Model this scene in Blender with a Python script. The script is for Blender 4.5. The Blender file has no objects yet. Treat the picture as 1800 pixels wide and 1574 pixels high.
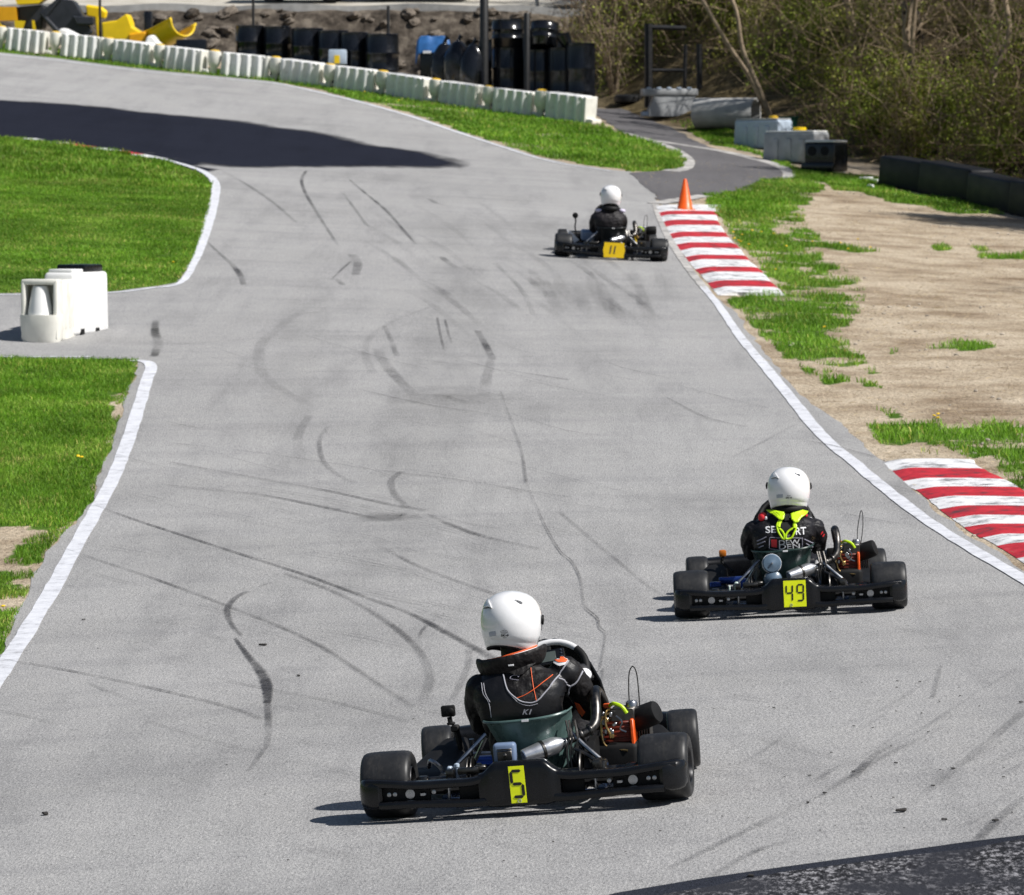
import bpy, bmesh, math, random
import numpy as np
from mathutils import Matrix, Vector, Quaternion
from mathutils.bvhtree import BVHTree
from mathutils.geometry import delaunay_2d_cdt

# ------------------------------------------------------------------ camera, sky, sun
S = bpy.context.scene
rad = math.radians
IW, IH = 1800.0, 1574.0
FPX = 8400.0                      # focal length in pixels of the photograph
PITCH = rad(3.2)
CAMH = 2.63
cam_d = bpy.data.cameras.new('camera')
cam = bpy.data.objects.new('camera', cam_d)
S.collection.objects.link(cam)
cam.location = (0, 0, CAMH)
cam.rotation_euler = (rad(90) - PITCH, 0, 0)
cam_d.sensor_fit = 'HORIZONTAL'
cam_d.sensor_width = 36.0
cam_d.lens = 36.0 * FPX / IW
cam_d.clip_start = 0.5
cam_d.clip_end = 2000
cam_d.dof.use_dof = True
cam_d.dof.focus_distance = 22.0
cam_d.dof.aperture_fstop = 11.5
S.camera = cam

SUN_EL, SUN_BACK = rad(49), rad(22)
sunv = Vector((math.cos(SUN_EL) * math.cos(SUN_BACK), -math.cos(SUN_EL) * math.sin(SUN_BACK), math.sin(SUN_EL)))
w = bpy.data.worlds.new("World")
S.world = w
w.use_nodes = True
nt = w.node_tree
sky = nt.nodes.new('ShaderNodeTexSky')
sky.sky_type = 'NISHITA'
sky.sun_disc = False
sky.sun_elevation = SUN_EL
sky.sun_rotation = math.atan2(sunv.x, sunv.y)
nt.links.new(sky.outputs[0], nt.nodes['Background'].inputs[0])
nt.nodes['Background'].inputs[1].default_value = 0.052
sl = bpy.data.lights.new('sun', 'SUN')
sl.energy = 5.0
sl.angle = rad(0.53)
sl.color = (1.0, 0.97, 0.925)
so = bpy.data.objects.new('sun', sl)
S.collection.objects.link(so)
so.rotation_euler = sunv.to_track_quat('Z', 'Y').to_euler()
so.location = (20, -5, 25)
S.view_settings.view_transform = 'Standard'
S.view_settings.look = 'None'
S.view_settings.gamma = 1
S.view_settings.exposure = 0.22
S.render.engine = 'CYCLES'
S.cycles.transparent_max_bounces = 48

rng = np.random.default_rng(7)
random.seed(7)

# ------------------------------------------------------------------ helpers
COL = S.collection

def tag(o, label=None, cat=None, group=None, kind=None):
    if label: o['label'] = label
    if cat: o['category'] = cat
    if group: o['group'] = group
    if kind: o['kind'] = kind
    return o

def empty(name, M=None, loc=None):
    o = bpy.data.objects.new(name, None)
    COL.objects.link(o)
    o.empty_display_size = 0.1
    if M is not None: o.matrix_world = M
    if loc is not None: o.location = loc
    return o

def copy_tree(o, parent=None):
    c = o.copy()
    COL.objects.link(c)
    if parent is not None:
        c.parent = parent
    for ch in list(o.children):
        copy_tree(ch, c)
    return c

class MB:
    """collects pieces into one mesh"""
    def __init__(s):
        s.v = []; s.f = []; s.m = []; s.n = 0
    def add(s, vf, mat=0, M=None):
        v, f = vf
        v = np.asarray(v, float)
        if M is not None:
            A = np.array(M)
            v = v @ A[:3, :3].T + A[:3, 3]
        s.v.append(v)
        n = s.n
        s.f += [tuple(i + n for i in q) for q in f]
        s.m += [mat] * len(f)
        s.n += len(v)
        return s
    def mesh(s, name, mats, smooth=True, angle=40):
        me = bpy.data.meshes.new(name)
        v = np.concatenate(s.v) if s.v else np.zeros((0, 3))
        me.from_pydata(v.tolist(), [], s.f)
        if not isinstance(mats, (list, tuple)): mats = [mats]
        for m in mats: me.materials.append(m)
        if len(mats) > 1:
            me.polygons.foreach_set('material_index', s.m)
        if smooth:
            me.polygons.foreach_set('use_smooth', [True] * len(me.polygons))
            if angle: me.set_sharp_from_angle(angle=rad(angle))
        me.update()
        return me
    def build(s, name, mats, parent=None, smooth=True, angle=40):
        o = bpy.data.objects.new(name, s.mesh(name, mats, smooth, angle))
        COL.objects.link(o)
        if parent is not None: o.parent = parent
        return o

def build_each(mb, name, mats, parent=None, smooth=True, angle=40):
    """every piece of the builder becomes an object of its own"""
    out = []; n = 0; fi = 0
    for v in mb.v:
        hi = n + len(v); f = []; m = []
        while fi < len(mb.f) and max(mb.f[fi]) < hi:
            f.append(tuple(i - n for i in mb.f[fi])); m.append(mb.m[fi]); fi += 1
        b = MB(); b.add((v, f)); b.m = m
        out.append(b.build(name, mats, parent, smooth, angle)); n = hi
    return out

def one(name, vf, mat, parent=None, M=None, smooth=True, angle=40):
    return MB().add(vf, 0, M).build(name, mat, parent, smooth, angle)

def rbox(sx, sy, sz, r=0.01, seg=2, c=(0, 0, 0), taper=1.0):
    bm = bmesh.new()
    bmesh.ops.create_cube(bm, size=1)
    for v in bm.verts:
        k = taper if v.co.z > 0 else 1.0
        v.co = Vector((v.co.x * sx * k, v.co.y * sy * k, v.co.z * sz))
    if r > 0:
        bmesh.ops.bevel(bm, geom=bm.edges[:], offset=r, segments=seg, profile=.5, affect='EDGES')
    bm.verts.index_update()
    v = np.array([v.co[:] for v in bm.verts]) + np.array(c)
    f = [tuple(q.index for q in p.verts) for p in bm.faces]
    bm.free()
    return v, f

def catmull(P, n=6, closed=False):
    P = np.asarray(P, float)
    out = []
    N = len(P)
    rngi = range(N if closed else N - 1)
    for i in rngi:
        if closed:
            p0, p1, p2, p3 = P[(i - 1) % N], P[i], P[(i + 1) % N], P[(i + 2) % N]
        else:
            p1, p2 = P[i], P[i + 1]
            p0 = P[i - 1] if i > 0 else 2 * p1 - p2
            p3 = P[i + 2] if i + 2 < N else 2 * p2 - p1
        for k in range(n):
            t = k / n
            out.append(.5 * ((2 * p1) + (-p0 + p2) * t + (2 * p0 - 5 * p1 + 4 * p2 - p3) * t * t + (-p0 + 3 * p1 - 3 * p2 + p3) * t ** 3))
    if not closed: out.append(P[-1])
    return np.array(out)

def loft(rings, closed=True, cap=True, wrap=False):
    n = len(rings[0])
    v = np.concatenate([np.asarray(r, float) for r in rings])
    f = []
    R = len(rings)
    for i in range(R if wrap else R - 1):
        a, b = i * n, ((i + 1) % R) * n
        for j in range(n if closed else n - 1):
            k = (j + 1) % n
            f.append((a + j, a + k, b + k, b + j))
    if cap and closed and not wrap:
        f.append(tuple(range(n))[::-1])
        f.append(tuple(range((R - 1) * n, R * n)))
    return v, f

def tube(P, r, n=8, closed=False, cap=True):
    P = np.asarray(P, float)
    N = len(P)
    r = np.full(N, r) if np.isscalar(r) else np.interp(np.linspace(0, 1, N), np.linspace(0, 1, len(r)), r)
    T = np.gradient(P, axis=0)
    if closed:
        T = np.roll(P, -1, 0) - np.roll(P, 1, 0)
    T /= np.linalg.norm(T, axis=1)[:, None] + 1e-12
    a = np.array([0, 0, 1.]) if abs(T[0][2]) < .9 else np.array([1., 0, 0])
    u = np.cross(T[0], a); u /= np.linalg.norm(u)
    rings = []
    th = np.linspace(0, 2 * np.pi, n, endpoint=False)
    for i in range(N):
        u = u - T[i] * (u @ T[i]); u /= np.linalg.norm(u)
        wv = np.cross(T[i], u)
        rings.append(P[i] + r[i] * (np.cos(th)[:, None] * u + np.sin(th)[:, None] * wv))
    return loft(rings, True, cap and not closed, wrap=closed)

def lathe(prof, n=32, M=None):
    """profile (r, z) turned round z"""
    th = np.linspace(0, 2 * np.pi, n, endpoint=False)
    rings = [np.stack([r * np.cos(th), r * np.sin(th), np.full(n, z)], 1) for r, z in prof]
    v, f = loft(rings, True, True)
    if M is not None:
        A = np.array(M); v = v @ A[:3, :3].T + A[:3, 3]
    return v, f

def ellipsoid(c, r, n=16, m=10):
    rings = []
    th = np.linspace(0, 2 * np.pi, n, endpoint=False)
    for k in range(m + 1):
        p = -np.pi / 2 + np.pi * (k + .02) / (m + .04)
        rings.append(np.stack([c[0] + r[0] * np.cos(p) * np.cos(th), c[1] + r[1] * np.cos(p) * np.sin(th), np.full(n, c[2] + r[2] * np.sin(p))], 1))
    return loft(rings)

def T(x=0, y=0, z=0): return Matrix.Translation((x, y, z))
def RX(a): return Matrix.Rotation(rad(a), 4, 'X')
def RY(a): return Matrix.Rotation(rad(a), 4, 'Y')
def RZ(a): return Matrix.Rotation(rad(a), 4, 'Z')
def align(p, d):
    """matrix whose z axis points along d, at p"""
    q = Vector(d).to_track_quat('Z', 'Y')
    return Matrix.Translation(Vector(p)) @ q.to_matrix().to_4x4()

def superring(cx, cy, z, wx, wy, n=24, e=2.5):
    th = np.linspace(0, 2 * np.pi, n, endpoint=False)
    c, s = np.cos(th), np.sin(th)
    return np.stack([cx + wx * np.sign(c) * np.abs(c) ** (2 / e), cy + wy * np.sign(s) * np.abs(s) ** (2 / e), np.full(n, z)], 1)

def remesh(mb, voxel, smooth=4):
    """one continuous surface out of overlapping pieces"""
    me = mb.mesh('tmp', bpy.data.materials[0], True, None)
    o = bpy.data.objects.new('tmp', me)
    COL.objects.link(o)
    m = o.modifiers.new('r', 'REMESH'); m.mode = 'VOXEL'; m.voxel_size = voxel
    s = o.modifiers.new('s', 'SMOOTH'); s.iterations = smooth; s.factor = .5
    dg = bpy.context.evaluated_depsgraph_get()
    ev = o.evaluated_get(dg)
    out = bpy.data.meshes.new_from_object(ev)
    bpy.data.objects.remove(o)
    bpy.data.meshes.remove(me)
    out.materials.clear()
    out.polygons.foreach_set('use_smooth', [True] * len(out.polygons))
    return out

def text_geo(txt, size=1.0, shear=0.0, bold=0.0, spacing=1.0, depth=0):
    cu = bpy.data.curves.new('t', 'FONT')
    cu.body = txt; cu.size = size; cu.shear = shear; cu.offset = bold; cu.space_character = spacing
    cu.align_x = 'CENTER'; cu.align_y = 'CENTER'; cu.resolution_u = 3
    o = bpy.data.objects.new('t', cu)
    COL.objects.link(o)
    dg = bpy.context.evaluated_depsgraph_get()
    me = bpy.data.meshes.new_from_object(o.evaluated_get(dg))
    v = np.array([q.co[:] for q in me.vertices]); f = [tuple(p.vertices) for p in me.polygons]
    bpy.data.objects.remove(o); bpy.data.curves.remove(cu); bpy.data.meshes.remove(me)
    if len(v):
        lo, hi = v.min(0), v.max(0)
        v = (v - (lo + hi) / 2)
        v[:, 0] /= max(hi[0] - lo[0], 1e-6); v[:, 1] /= max(hi[1] - lo[1], 1e-6)
    return v[:, :2], f       # normalised to a unit box

# ------------------------------------------------------------------ materials
def mat(name, col, rough=.5, metal=0.0, var=.12, vscale=18, bump=0.0, bscale=150, coat=0.0, spec=.5, attr=None, rvar=.08, trans=0.0, bdist=.01):
    m = bpy.data.materials.new(name)
    m.use_nodes = True
    nt = m.node_tree
    p = nt.nodes['Principled BSDF']
    tc = nt.nodes.new('ShaderNodeTexCoord')
    nz = nt.nodes.new('ShaderNodeTexNoise'); nz.inputs['Scale'].default_value = vscale; nz.inputs['Detail'].default_value = 5
    nt.links.new(tc.outputs['Object'], nz.inputs['Vector'])
    mx = nt.nodes.new('ShaderNodeMix'); mx.data_type = 'RGBA'
    mr = nt.nodes.new('ShaderNodeMapRange'); mr.inputs[1].default_value = .3; mr.inputs[2].default_value = .7
    nt.links.new(nz.outputs['Fac'], mr.inputs[0]); nt.links.new(mr.outputs[0], mx.inputs['Factor'])
    c = np.array(col[:3], float)
    mx.inputs['A'].default_value = (*np.clip(c * (1 - var), 0, 1), 1)
    mx.inputs['B'].default_value = (*np.clip(c * (1 + var), 0, 1), 1)
    out = mx.outputs['Result']
    if attr:
        at = nt.nodes.new('ShaderNodeAttribute'); at.attribute_name = attr
        m2 = nt.nodes.new('ShaderNodeMix'); m2.data_type = 'RGBA'; m2.blend_type = 'MULTIPLY'; m2.inputs['Factor'].default_value = 1
        nt.links.new(out, m2.inputs['A']); nt.links.new(at.outputs['Color'], m2.inputs['B'])
        out = m2.outputs['Result']
    nt.links.new(out, p.inputs['Base Color'])
    p.inputs['Metallic'].default_value = metal
    p.inputs['Specular IOR Level'].default_value = spec
    r2 = nt.nodes.new('ShaderNodeMapRange'); r2.inputs[1].default_value = .3; r2.inputs[2].default_value = .7
    r2.inputs[3].default_value = max(.03, rough - rvar); r2.inputs[4].default_value = min(1, rough + rvar)
    nt.links.new(nz.outputs['Fac'], r2.inputs[0]); nt.links.new(r2.outputs[0], p.inputs['Roughness'])
    p.inputs['Coat Weight'].default_value = coat
    p.inputs['Coat Roughness'].default_value = .08
    if trans:
        p.inputs['Transmission Weight'].default_value = trans
    if bump:
        nb = nt.nodes.new('ShaderNodeTexNoise'); nb.inputs['Scale'].default_value = bscale; nb.inputs['Detail'].default_value = 3
        nt.links.new(tc.outputs['Object'], nb.inputs['Vector'])
        b = nt.nodes.new('ShaderNodeBump'); b.inputs['Strength'].default_value = bump; b.inputs['Distance'].default_value = bdist
        nt.links.new(nb.outputs['Fac'], b.inputs['Height']); nt.links.new(b.outputs[0], p.inputs['Normal'])
    return m

def nodes(m): return m.node_tree.nodes, m.node_tree.links

m_rubber = mat('tyre_rubber', (.016, .0165, .018), .47, var=.15, vscale=30, spec=.4, rvar=.04)
m_blackpl = mat('black_plastic', (.0045, .005, .0065), .27, var=.2, vscale=25, spec=.36, rvar=.03)
m_mattblk = mat('matt_black', (.005, .005, .0055), .65, var=.3, spec=.3)
m_rim = mat('dark_magnesium', (.03, .03, .032), .4, .7)
m_steel = mat('brushed_steel', (.36, .37, .39), .3, 1.0, var=.1)
m_dsteel = mat('dark_steel', (.10, .095, .09), .36, 1.0, var=.35, vscale=40)
m_blue_tube = mat('blue_black_tube', (.03, .05, .10), .25, .6)
m_alu = mat('muffler_aluminium', (.62, .63, .66), .33, .85, var=.06)
m_seat5 = mat('green_grey_fibreglass', (.075, .125, .118), .3, var=.25, vscale=14)
m_seat49 = mat('dark_green_fibreglass', (.02, .042, .038), .3, var=.25, vscale=14)
m_seat11 = mat('black_fibreglass', (.012, .015, .016), .35)
m_orange = mat('engine_orange', (.80, .10, .010), .38, var=.2, vscale=30)
m_brass = mat('brass', (.45, .30, .12), .3, .9, var=.2)
m_yel = mat('fluorescent_yellow', (.86, .95, .004), .42, var=.06, vscale=40)
m_yel11 = mat('warm_yellow', (.90, .60, .004), .42, var=.06, vscale=40)
m_digit = mat('digit_black', (.008, .008, .008), .4)
m_digit11 = mat('digit_grey', (.06, .055, .04), .5)
m_helmet = mat('white_helmet_gelcoat', (.82, .82, .83), .14, var=.02, coat=.6, rvar=.03)
m_lining = mat('helmet_lining', (.01, .008, .009), .9)
m_visor = mat('dark_visor', (.01, .012, .016), .08)
m_suit5 = mat('black_race_suit', (.0065, .0055, .006), .6, var=.3, vscale=12, bump=1.0, bscale=13, spec=.28, bdist=.026)
m_suit49 = mat('black_satin_suit', (.0065, .006, .0085), .52, var=.3, vscale=12, bump=1.0, bscale=13, spec=.30, bdist=.024)
m_suit11 = mat('black_plum_suit', (.010, .008, .010), .6, var=.3, vscale=12, bump=.6, bscale=16, spec=.35)
m_vest = mat('vest_vinyl', (.0055, .0055, .007), .42, var=.3, spec=.4, bump=.3, bscale=30)
m_piping = mat('reflective_piping', (.36, .36, .40), .4, var=.1)
m_white = mat('white_cloth', (.78, .78, .80), .6, var=.05)
m_red = mat('red_cloth', (.72, .02, .03), .55, var=.1)
m_ored = mat('orange_cloth', (.85, .13, .03), .6, var=.1)
m_greyprint = mat('grey_print', (.30, .29, .36), .6, var=.1)
m_lime = mat('lime_brace', (.52, .78, .01), .38, var=.08)
m_glove = mat('glove_black', (.015, .015, .017), .6, var=.2)
m_lcd = mat('lcd_grey', (.07, .085, .08), .3, var=.1)
m_whitepl = mat('white_plastic', (.80, .80, .79), .38, var=.05, vscale=9)
m_creampl = mat('cream_plastic', (.76, .745, .68), .45, var=.08, vscale=9)
m_yelcap = mat('yellow_cap', (.75, .47, .03), .45, var=.12)
m_cone = mat('cone_orange', (.90, .12, .008), .45, var=.06)
m_bluecam = mat('amber_plastic', (.45, .13, .01), .35, var=.2)
m_bluegrey = mat('bluegrey_plastic', (.16, .22, .34), .4, var=.12)
m_paleblue = mat('pale_blue_plastic', (.42, .50, .60), .4, var=.08)
m_palegrn = mat('pale_green_plastic', (.5, .6, .55), .4)

def scuff(m, col, lo, hi, stretch, scale):
    """scrapes and scrubbed patches of the thing's own surface"""
    nt = m.node_tree; p = nt.nodes['Principled BSDF']
    old = p.inputs['Base Color'].links[0].from_socket
    tc = nt.nodes.new('ShaderNodeTexCoord'); mp = nt.nodes.new('ShaderNodeMapping'); mp.inputs['Scale'].default_value = stretch
    nt.links.new(tc.outputs['Object'], mp.inputs[0])
    n = nt.nodes.new('ShaderNodeTexNoise'); n.inputs['Scale'].default_value = scale; n.inputs['Detail'].default_value = 8; n.inputs['Roughness'].default_value = .75
    nt.links.new(mp.outputs[0], n.inputs['Vector'])
    r = nt.nodes.new('ShaderNodeMapRange'); r.inputs[1].default_value = lo; r.inputs[2].default_value = hi; nt.links.new(n.outputs['Fac'], r.inputs[0])
    x = nt.nodes.new('ShaderNodeMix'); x.data_type = 'RGBA'
    nt.links.new(r.outputs[0], x.inputs['Factor']); nt.links.new(old, x.inputs['A']); x.inputs['B'].default_value = (*col, 1)
    nt.links.new(x.outputs['Result'], p.inputs['Base Color'])
scuff(m_blackpl, (.028, .028, .03), .62, .74, (1, 1, 7), 9)
scuff(m_rubber, (.045, .043, .040), .50, .75, (3, 1, 1), 14)
scuff(m_whitepl, (.46, .44, .38), .56, .78, (1, 1, .5), 4)
scuff(m_creampl, (.44, .40, .31), .55, .78, (1, 1, .5), 4)
# ------------------------------------------------------------------ the lie of the land
_kY = np.array([-40, 10, 20, 28.4, 35, 47.5, 58.5, 70, 80, 91, 98, 102, 110, 130, 400])
_kH = np.array([0, 0, -.015, -.066, .22, .98, 1.735, 2.37, 3.02, 3.81, 4.34, 4.64, 5.05, 5.4, 9.0])
_kS = np.array([.085, .085, .083, .048, .03, -.012, -.052, -.058, -.066, -.085, -.099, -.10, -.09, -.06, 0])
_yy = np.arange(-60, 420, .25)
def _smooth(v, s):
    k = np.exp(-.5 * (np.arange(-60, 61) * .25 / s) ** 2); k /= k.sum()
    return np.convolve(np.pad(v, 60, 'edge'), k, 'valid')
_hh = _smooth(np.interp(_yy, _kY, _kH), 1.7)
_ss = _smooth(np.interp(_yy, _kY, _kS), 2.5)
def sstep(a, b, x):
    t = np.clip((x - a) / (b - a), 0, 1)
    return t * t * (3 - 2 * t)
def woods_y(X):
    return np.interp(X, [-2, 1.2, 4, 7, 8.5, 12, 30], [103, 98, 90, 84.5, 81.5, 79, 70])
def H(X, Y):
    X = np.asarray(X, float); Y = np.asarray(Y, float)
    Xc = np.where(X > 8, 8 + 5 * np.tanh((X - 8) / 5), X)
    Xc = np.where(Xc < -13, -13 + 6 * np.tanh((Xc + 13) / 6), Xc)
    z = np.interp(Y, _yy, _hh) + np.interp(Y, _yy, _ss) * Xc
    d = Y - woods_y(X)
    wood = np.where(d > 0, .30 * d - .30 * 2.5 * (1 - np.exp(-np.maximum(d, 0) / 2.5)), 0)
    wood = np.where(d > 45, wood - .2 * (d - 45), wood)
    k = sstep(-1.0, 3.5, X - (Y - 98) * .12)
    top = 6.30 + .08 * np.clip(Y - 104.0, 0, 20) + .02 * np.maximum(Y - 124, 0)
    bank = (top - z) * sstep(102.7, 104.0, Y)
    return z + wood * k + bank * (1 - k)

_cp, _sp = math.cos(PITCH), math.sin(PITCH)
def raydirs(px, py):
    a = (np.asarray(px, float) - 900) / FPX; b = -(np.asarray(py, float) - 787) / FPX
    return np.stack([a, _cp + b * _sp, -_sp + b * _cp], -1)
def ground(px, py):
    """where the sight line through a point of the photograph meets the ground"""
    d = raydirs(px, py).reshape(-1, 3)
    t = np.arange(8, 260, .25)
    P = d[:, None, :] * t[None, :, None]
    P[..., 2] += CAMH
    g = P[..., 2] - H(P[..., 0], P[..., 1])
    neg = g < 0
    i = np.argmax(neg, 1); i = np.where(neg.any(1), i, len(t) - 1); i = np.maximum(i, 1)
    r = np.arange(len(i))
    g0, g1 = g[r, i - 1], g[r, i]
    tt = t[i - 1] + .25 * g0 / np.where(abs(g0 - g1) < 1e-9, 1, g0 - g1)
    return d[:, :2] * tt[:, None]
def G(px, py):
    p = ground([px], [py])[0]
    return Vector((p[0], p[1], float(H(p[0], p[1]))))
def at(px, py, Y):
    d = raydirs(px, py); t = Y / d[1]
    return Vector((d[0] * t, Y, CAMH + d[2] * t))
def project(P):
    P = np.asarray(P, float)
    d = P - np.array([0, 0, CAMH])
    z = d[..., 1] * _cp - d[..., 2] * _sp
    u = d[..., 1] * _sp + d[..., 2] * _cp
    return 900 + FPX * d[..., 0] / z, 787 - FPX * u / z
def inpoly(x, y, poly):
    poly = np.asarray(poly, float)
    c = np.zeros(np.shape(x), bool)
    n = len(poly)
    for i in range(n):
        x0, y0 = poly[i - 1]; x1, y1 = poly[i]
        if y0 == y1: continue
        c ^= ((y0 > y) != (y1 > y)) & (x < (x1 - x0) * (y - y0) / (y1 - y0) + x0)
    return c

def vnoise(x, y, s, seed=0):
    """smooth value noise, about -1..1"""
    x = np.asarray(x) / s + 1000; y = np.asarray(y) / s + 1000
    xi = np.floor(x).astype(int); yi = np.floor(y).astype(int)
    def h(a, b):
        q = (a * 374761393 + b * 668265263 + seed * 982451653) & 0x7fffffff
        q = ((q ^ (q >> 13)) * 1274126177) & 0x7fffffff
        return ((q ^ (q >> 16)) & 0xffff) / 32767.5 - 1
    fx = x - xi; fy = y - yi
    fx = fx * fx * (3 - 2 * fx); fy = fy * fy * (3 - 2 * fy)
    return (h(xi, yi) * (1 - fx) + h(xi + 1, yi) * fx) * (1 - fy) + (h(xi, yi + 1) * (1 - fx) + h(xi + 1, yi + 1) * fx) * fy
def fnoise(x, y, s, seed=0, o=3):
    return sum(vnoise(x, y, s / 2 ** k, seed + k) / 2 ** k for k in range(o)) / 1.6

# ---- outlines read off the photograph
TRACK = [(-400, 1960), (-150, 1420), (0, 1148), (35, 1075), (75, 980), (120, 930), (163, 882), (170, 840), (195, 790), (215, 720), (238, 655), (243, 634), (200, 632), (0, 630), (-500, 634),
         (-500, 517), (0, 517), (190, 514), (260, 506), (312, 498), (338, 460), (356, 412), (370, 360), (373, 325), (358, 309), (330, 298), (290, 284), (240, 273), (200, 265), (100, 252), (40, 243), (-60, 238), (-500, 222),
         (-500, 78), (-60, 88), (0, 93), (100, 103), (200, 116), (300, 127), (400, 136), (480, 144), (560, 160), (650, 182), (730, 205), (800, 229), (870, 252), (950, 277), (1000, 288), (1075, 299), (1112, 303),
         (1150, 340), (1158, 370), (1178, 420), (1212, 470), (1250, 515), (1290, 548), (1330, 600), (1400, 690), (1480, 750), (1555, 812), (1600, 855), (1660, 912), (1740, 962), (1800, 1002), (1900, 1062), (2300, 1290), (2900, 1960)]
def z6(L): return [(1240 + a / 3.0268, 300 + b / 3.0268) for a, b in L]
GRASS_R = [z6(q) for q in [
    [(0, 130), (150, 110), (300, 60), (500, 40), (640, 90), (560, 160), (430, 240), (350, 270), (370, 340), (480, 380), (600, 380), (760, 400), (930, 430), (800, 440), (600, 420), (420, 440), (300, 440), (240, 450), (170, 390), (110, 310), (60, 225), (0, 190)],
    [(300, 480), (480, 510), (560, 570), (760, 580), (780, 610), (600, 630), (470, 610), (360, 590), (320, 560)],
    [(560, 520), (630, 515), (640, 545), (570, 545)],
    [(120, 690), (260, 660), (420, 665), (600, 650), (740, 655), (780, 695), (640, 700), (560, 740), (680, 770), (720, 810), (640, 830), (620, 900), (680, 960), (680, 1000), (560, 1010), (430, 1005), (370, 950), (280, 840), (200, 780)],
    [(690, 970), (800, 980), (850, 1030), (740, 1030)], [(490, 1040), (560, 1060), (620, 1100), (540, 1090)],
    [(600, 1110), (760, 1105), (780, 1130), (640, 1140)], [(800, 1125), (900, 1130), (950, 1170), (850, 1150)], [(840, 1060), (920, 1070), (900, 1080)],
    [(1160, 950), (1330, 905), (1480, 910), (1560, 940), (1440, 965), (1340, 960), (1250, 950)], [(975, 960), (1015, 960), (1010, 980), (980, 980)],
    [(850, 1360), (1000, 1350), (1180, 1340), (1240, 1330), (1290, 1370), (1400, 1370), (1550, 1340), (1690, 1380), (1760, 1574), (1740, 1700), (1640, 1680), (1560, 1590), (1540, 1520), (1400, 1540), (1330, 1500), (1180, 1460), (1110, 1400), (1130, 1450), (960, 1470), (900, 1420)],
    [(920, 1270), (1000, 1290), (1010, 1310), (950, 1300)], [(1130, 1490), (1240, 1500), (1250, 1515), (1150, 1505)],
    [(1190, 400), (1300, 395), (1310, 430), (1210, 430)], [(1420, 410), (1490, 400), (1500, 430), (1430, 430)], [(1440, 455), (1695, 440), (1800, 450), (1800, 480), (1695, 475), (1460, 470)],
    [(640, 60), (990, 30), (1000, 110), (1200, 140), (1500, 190), (1590, 240), (1350, 230), (1100, 180), (950, 160), (800, 110), (690, 110)]]]
GRASS_R += [[(1180, 212), (1230, 215), (1300, 235), (1320, 262), (1420, 300), (1560, 312), (1545, 330), (1400, 318), (1388, 296), (1300, 264), (1240, 250)],
            [(480, 143), (560, 158), (650, 180), (730, 203), (800, 227), (870, 250), (950, 275), (1000, 286), (1112, 303), (1190, 299), (1208, 286), (1190, 268), (1145, 250), (1090, 232), (1045, 214), (900, 200), (700, 168), (480, 134)],
            [(480, 146), (400, 138), (300, 129), (200, 118), (100, 105), (0, 95), (-300, 75), (-300, 60), (0, 78), (200, 100), (400, 125), (480, 134)]]
GRASS_L = [[(-600, 236), (-60, 238), (40, 243), (100, 252), (200, 265), (290, 284), (330, 298), (358, 309), (373, 325), (370, 360), (356, 412), (338, 460), (312, 498), (260, 506), (190, 514), (0, 517), (-600, 517)],
           [(-600, 634), (0, 630), (200, 632), (243, 634), (238, 655), (215, 720), (195, 790), (170, 840), (163, 882), (120, 930), (75, 980), (35, 1075), (0, 1148), (-150, 1420), (-600, 2000)]]
DIRT_L = [[(-200, 920), (50, 925), (112, 930), (118, 940), (75, 985), (40, 1065), (-20, 1082), (-200, 1100)], [(190, 690), (225, 695), (212, 730), (195, 740)]]
TUFT_L = [[(25, 960), (95, 960), (90, 988), (40, 990)], [(-100, 1000), (25, 1010), (20, 1040), (-100, 1050)]]

HULL = z6([(60, 225), (150, 110), (330, 60), (560, 160), (520, 260), (640, 400), (620, 470), (850, 600), (850, 700), (740, 900), (880, 1030), (640, 1090), (560, 1010), (370, 950), (200, 780), (120, 690), (300, 690), (420, 660), (230, 450), (110, 310)])
def grass_mask(X, Y, Z=None):
    Z = H(X, Y) if Z is None else Z
    px, py = project(np.stack([X, Y, Z], -1))
    k = fnoise(X, Y, .8, 3)
    jx = px + 6 * vnoise(X, Y, .5, 11); jy = py + 2.5 * vnoise(X, Y, .6, 12)
    m = np.zeros(np.shape(X))
    for n_, P in enumerate(GRASS_R):
        m = np.maximum(m, inpoly(jx, jy, P) * ((.78 if n_ < 18 else .9) + .75 * k))
    m = np.maximum(m, inpoly(jx, jy, HULL) * (.40 + .95 * fnoise(X, Y, .45, 8)))
    for P in GRASS_L:
        m = np.maximum(m, inpoly(px, py, P) * 1.0)
    for P in DIRT_L:
        m = np.where(inpoly(jx, jy, P), np.minimum(m, .12 + .5 * (k > .28)), m)
    for P in TUFT_L:
        m = np.where(inpoly(jx, jy, P), .9, m)
    m = np.where((X < -6) & (Y < 95), 1.0, m)
    return np.clip(m, 0, 1)

# ---- the ground as one sheet
def axis(lo, hi, step, far, grow=1.25):
    a = list(np.arange(lo, hi + 1e-6, step))
    s = step; x = hi
    while x < far[1]: s *= grow; x += s; a.append(x)
    s = step; x = lo; b = []
    while x > far[0]: s *= grow; x -= s; b.append(x)
    return np.array(b[::-1] + a)
ax = axis(-8, 10, .12, (-260, 260)); ay = axis(12, 116, .22, (-60, 420))
gx, gy = np.meshgrid(ax, ay)
gz = H(gx, gy)
far = (gy > 102.4) & (gy < 104.6) & (gx < 3)
gz = gz + far * .07 * fnoise(gx, gy, .7, 40)
nx, ny = len(ax), len(ay)
gv = np.stack([gx, gy, gz], -1).reshape(-1, 3)
i = np.arange((ny - 1) * (nx - 1)); r_, c_ = i // (nx - 1), i % (nx - 1)
q0 = r_ * nx + c_
gf = np.stack([q0, q0 + 1, q0 + nx + 1, q0 + nx], 1)
me = bpy.data.meshes.new('ground')
me.from_pydata(gv.tolist(), [], gf.tolist())
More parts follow.
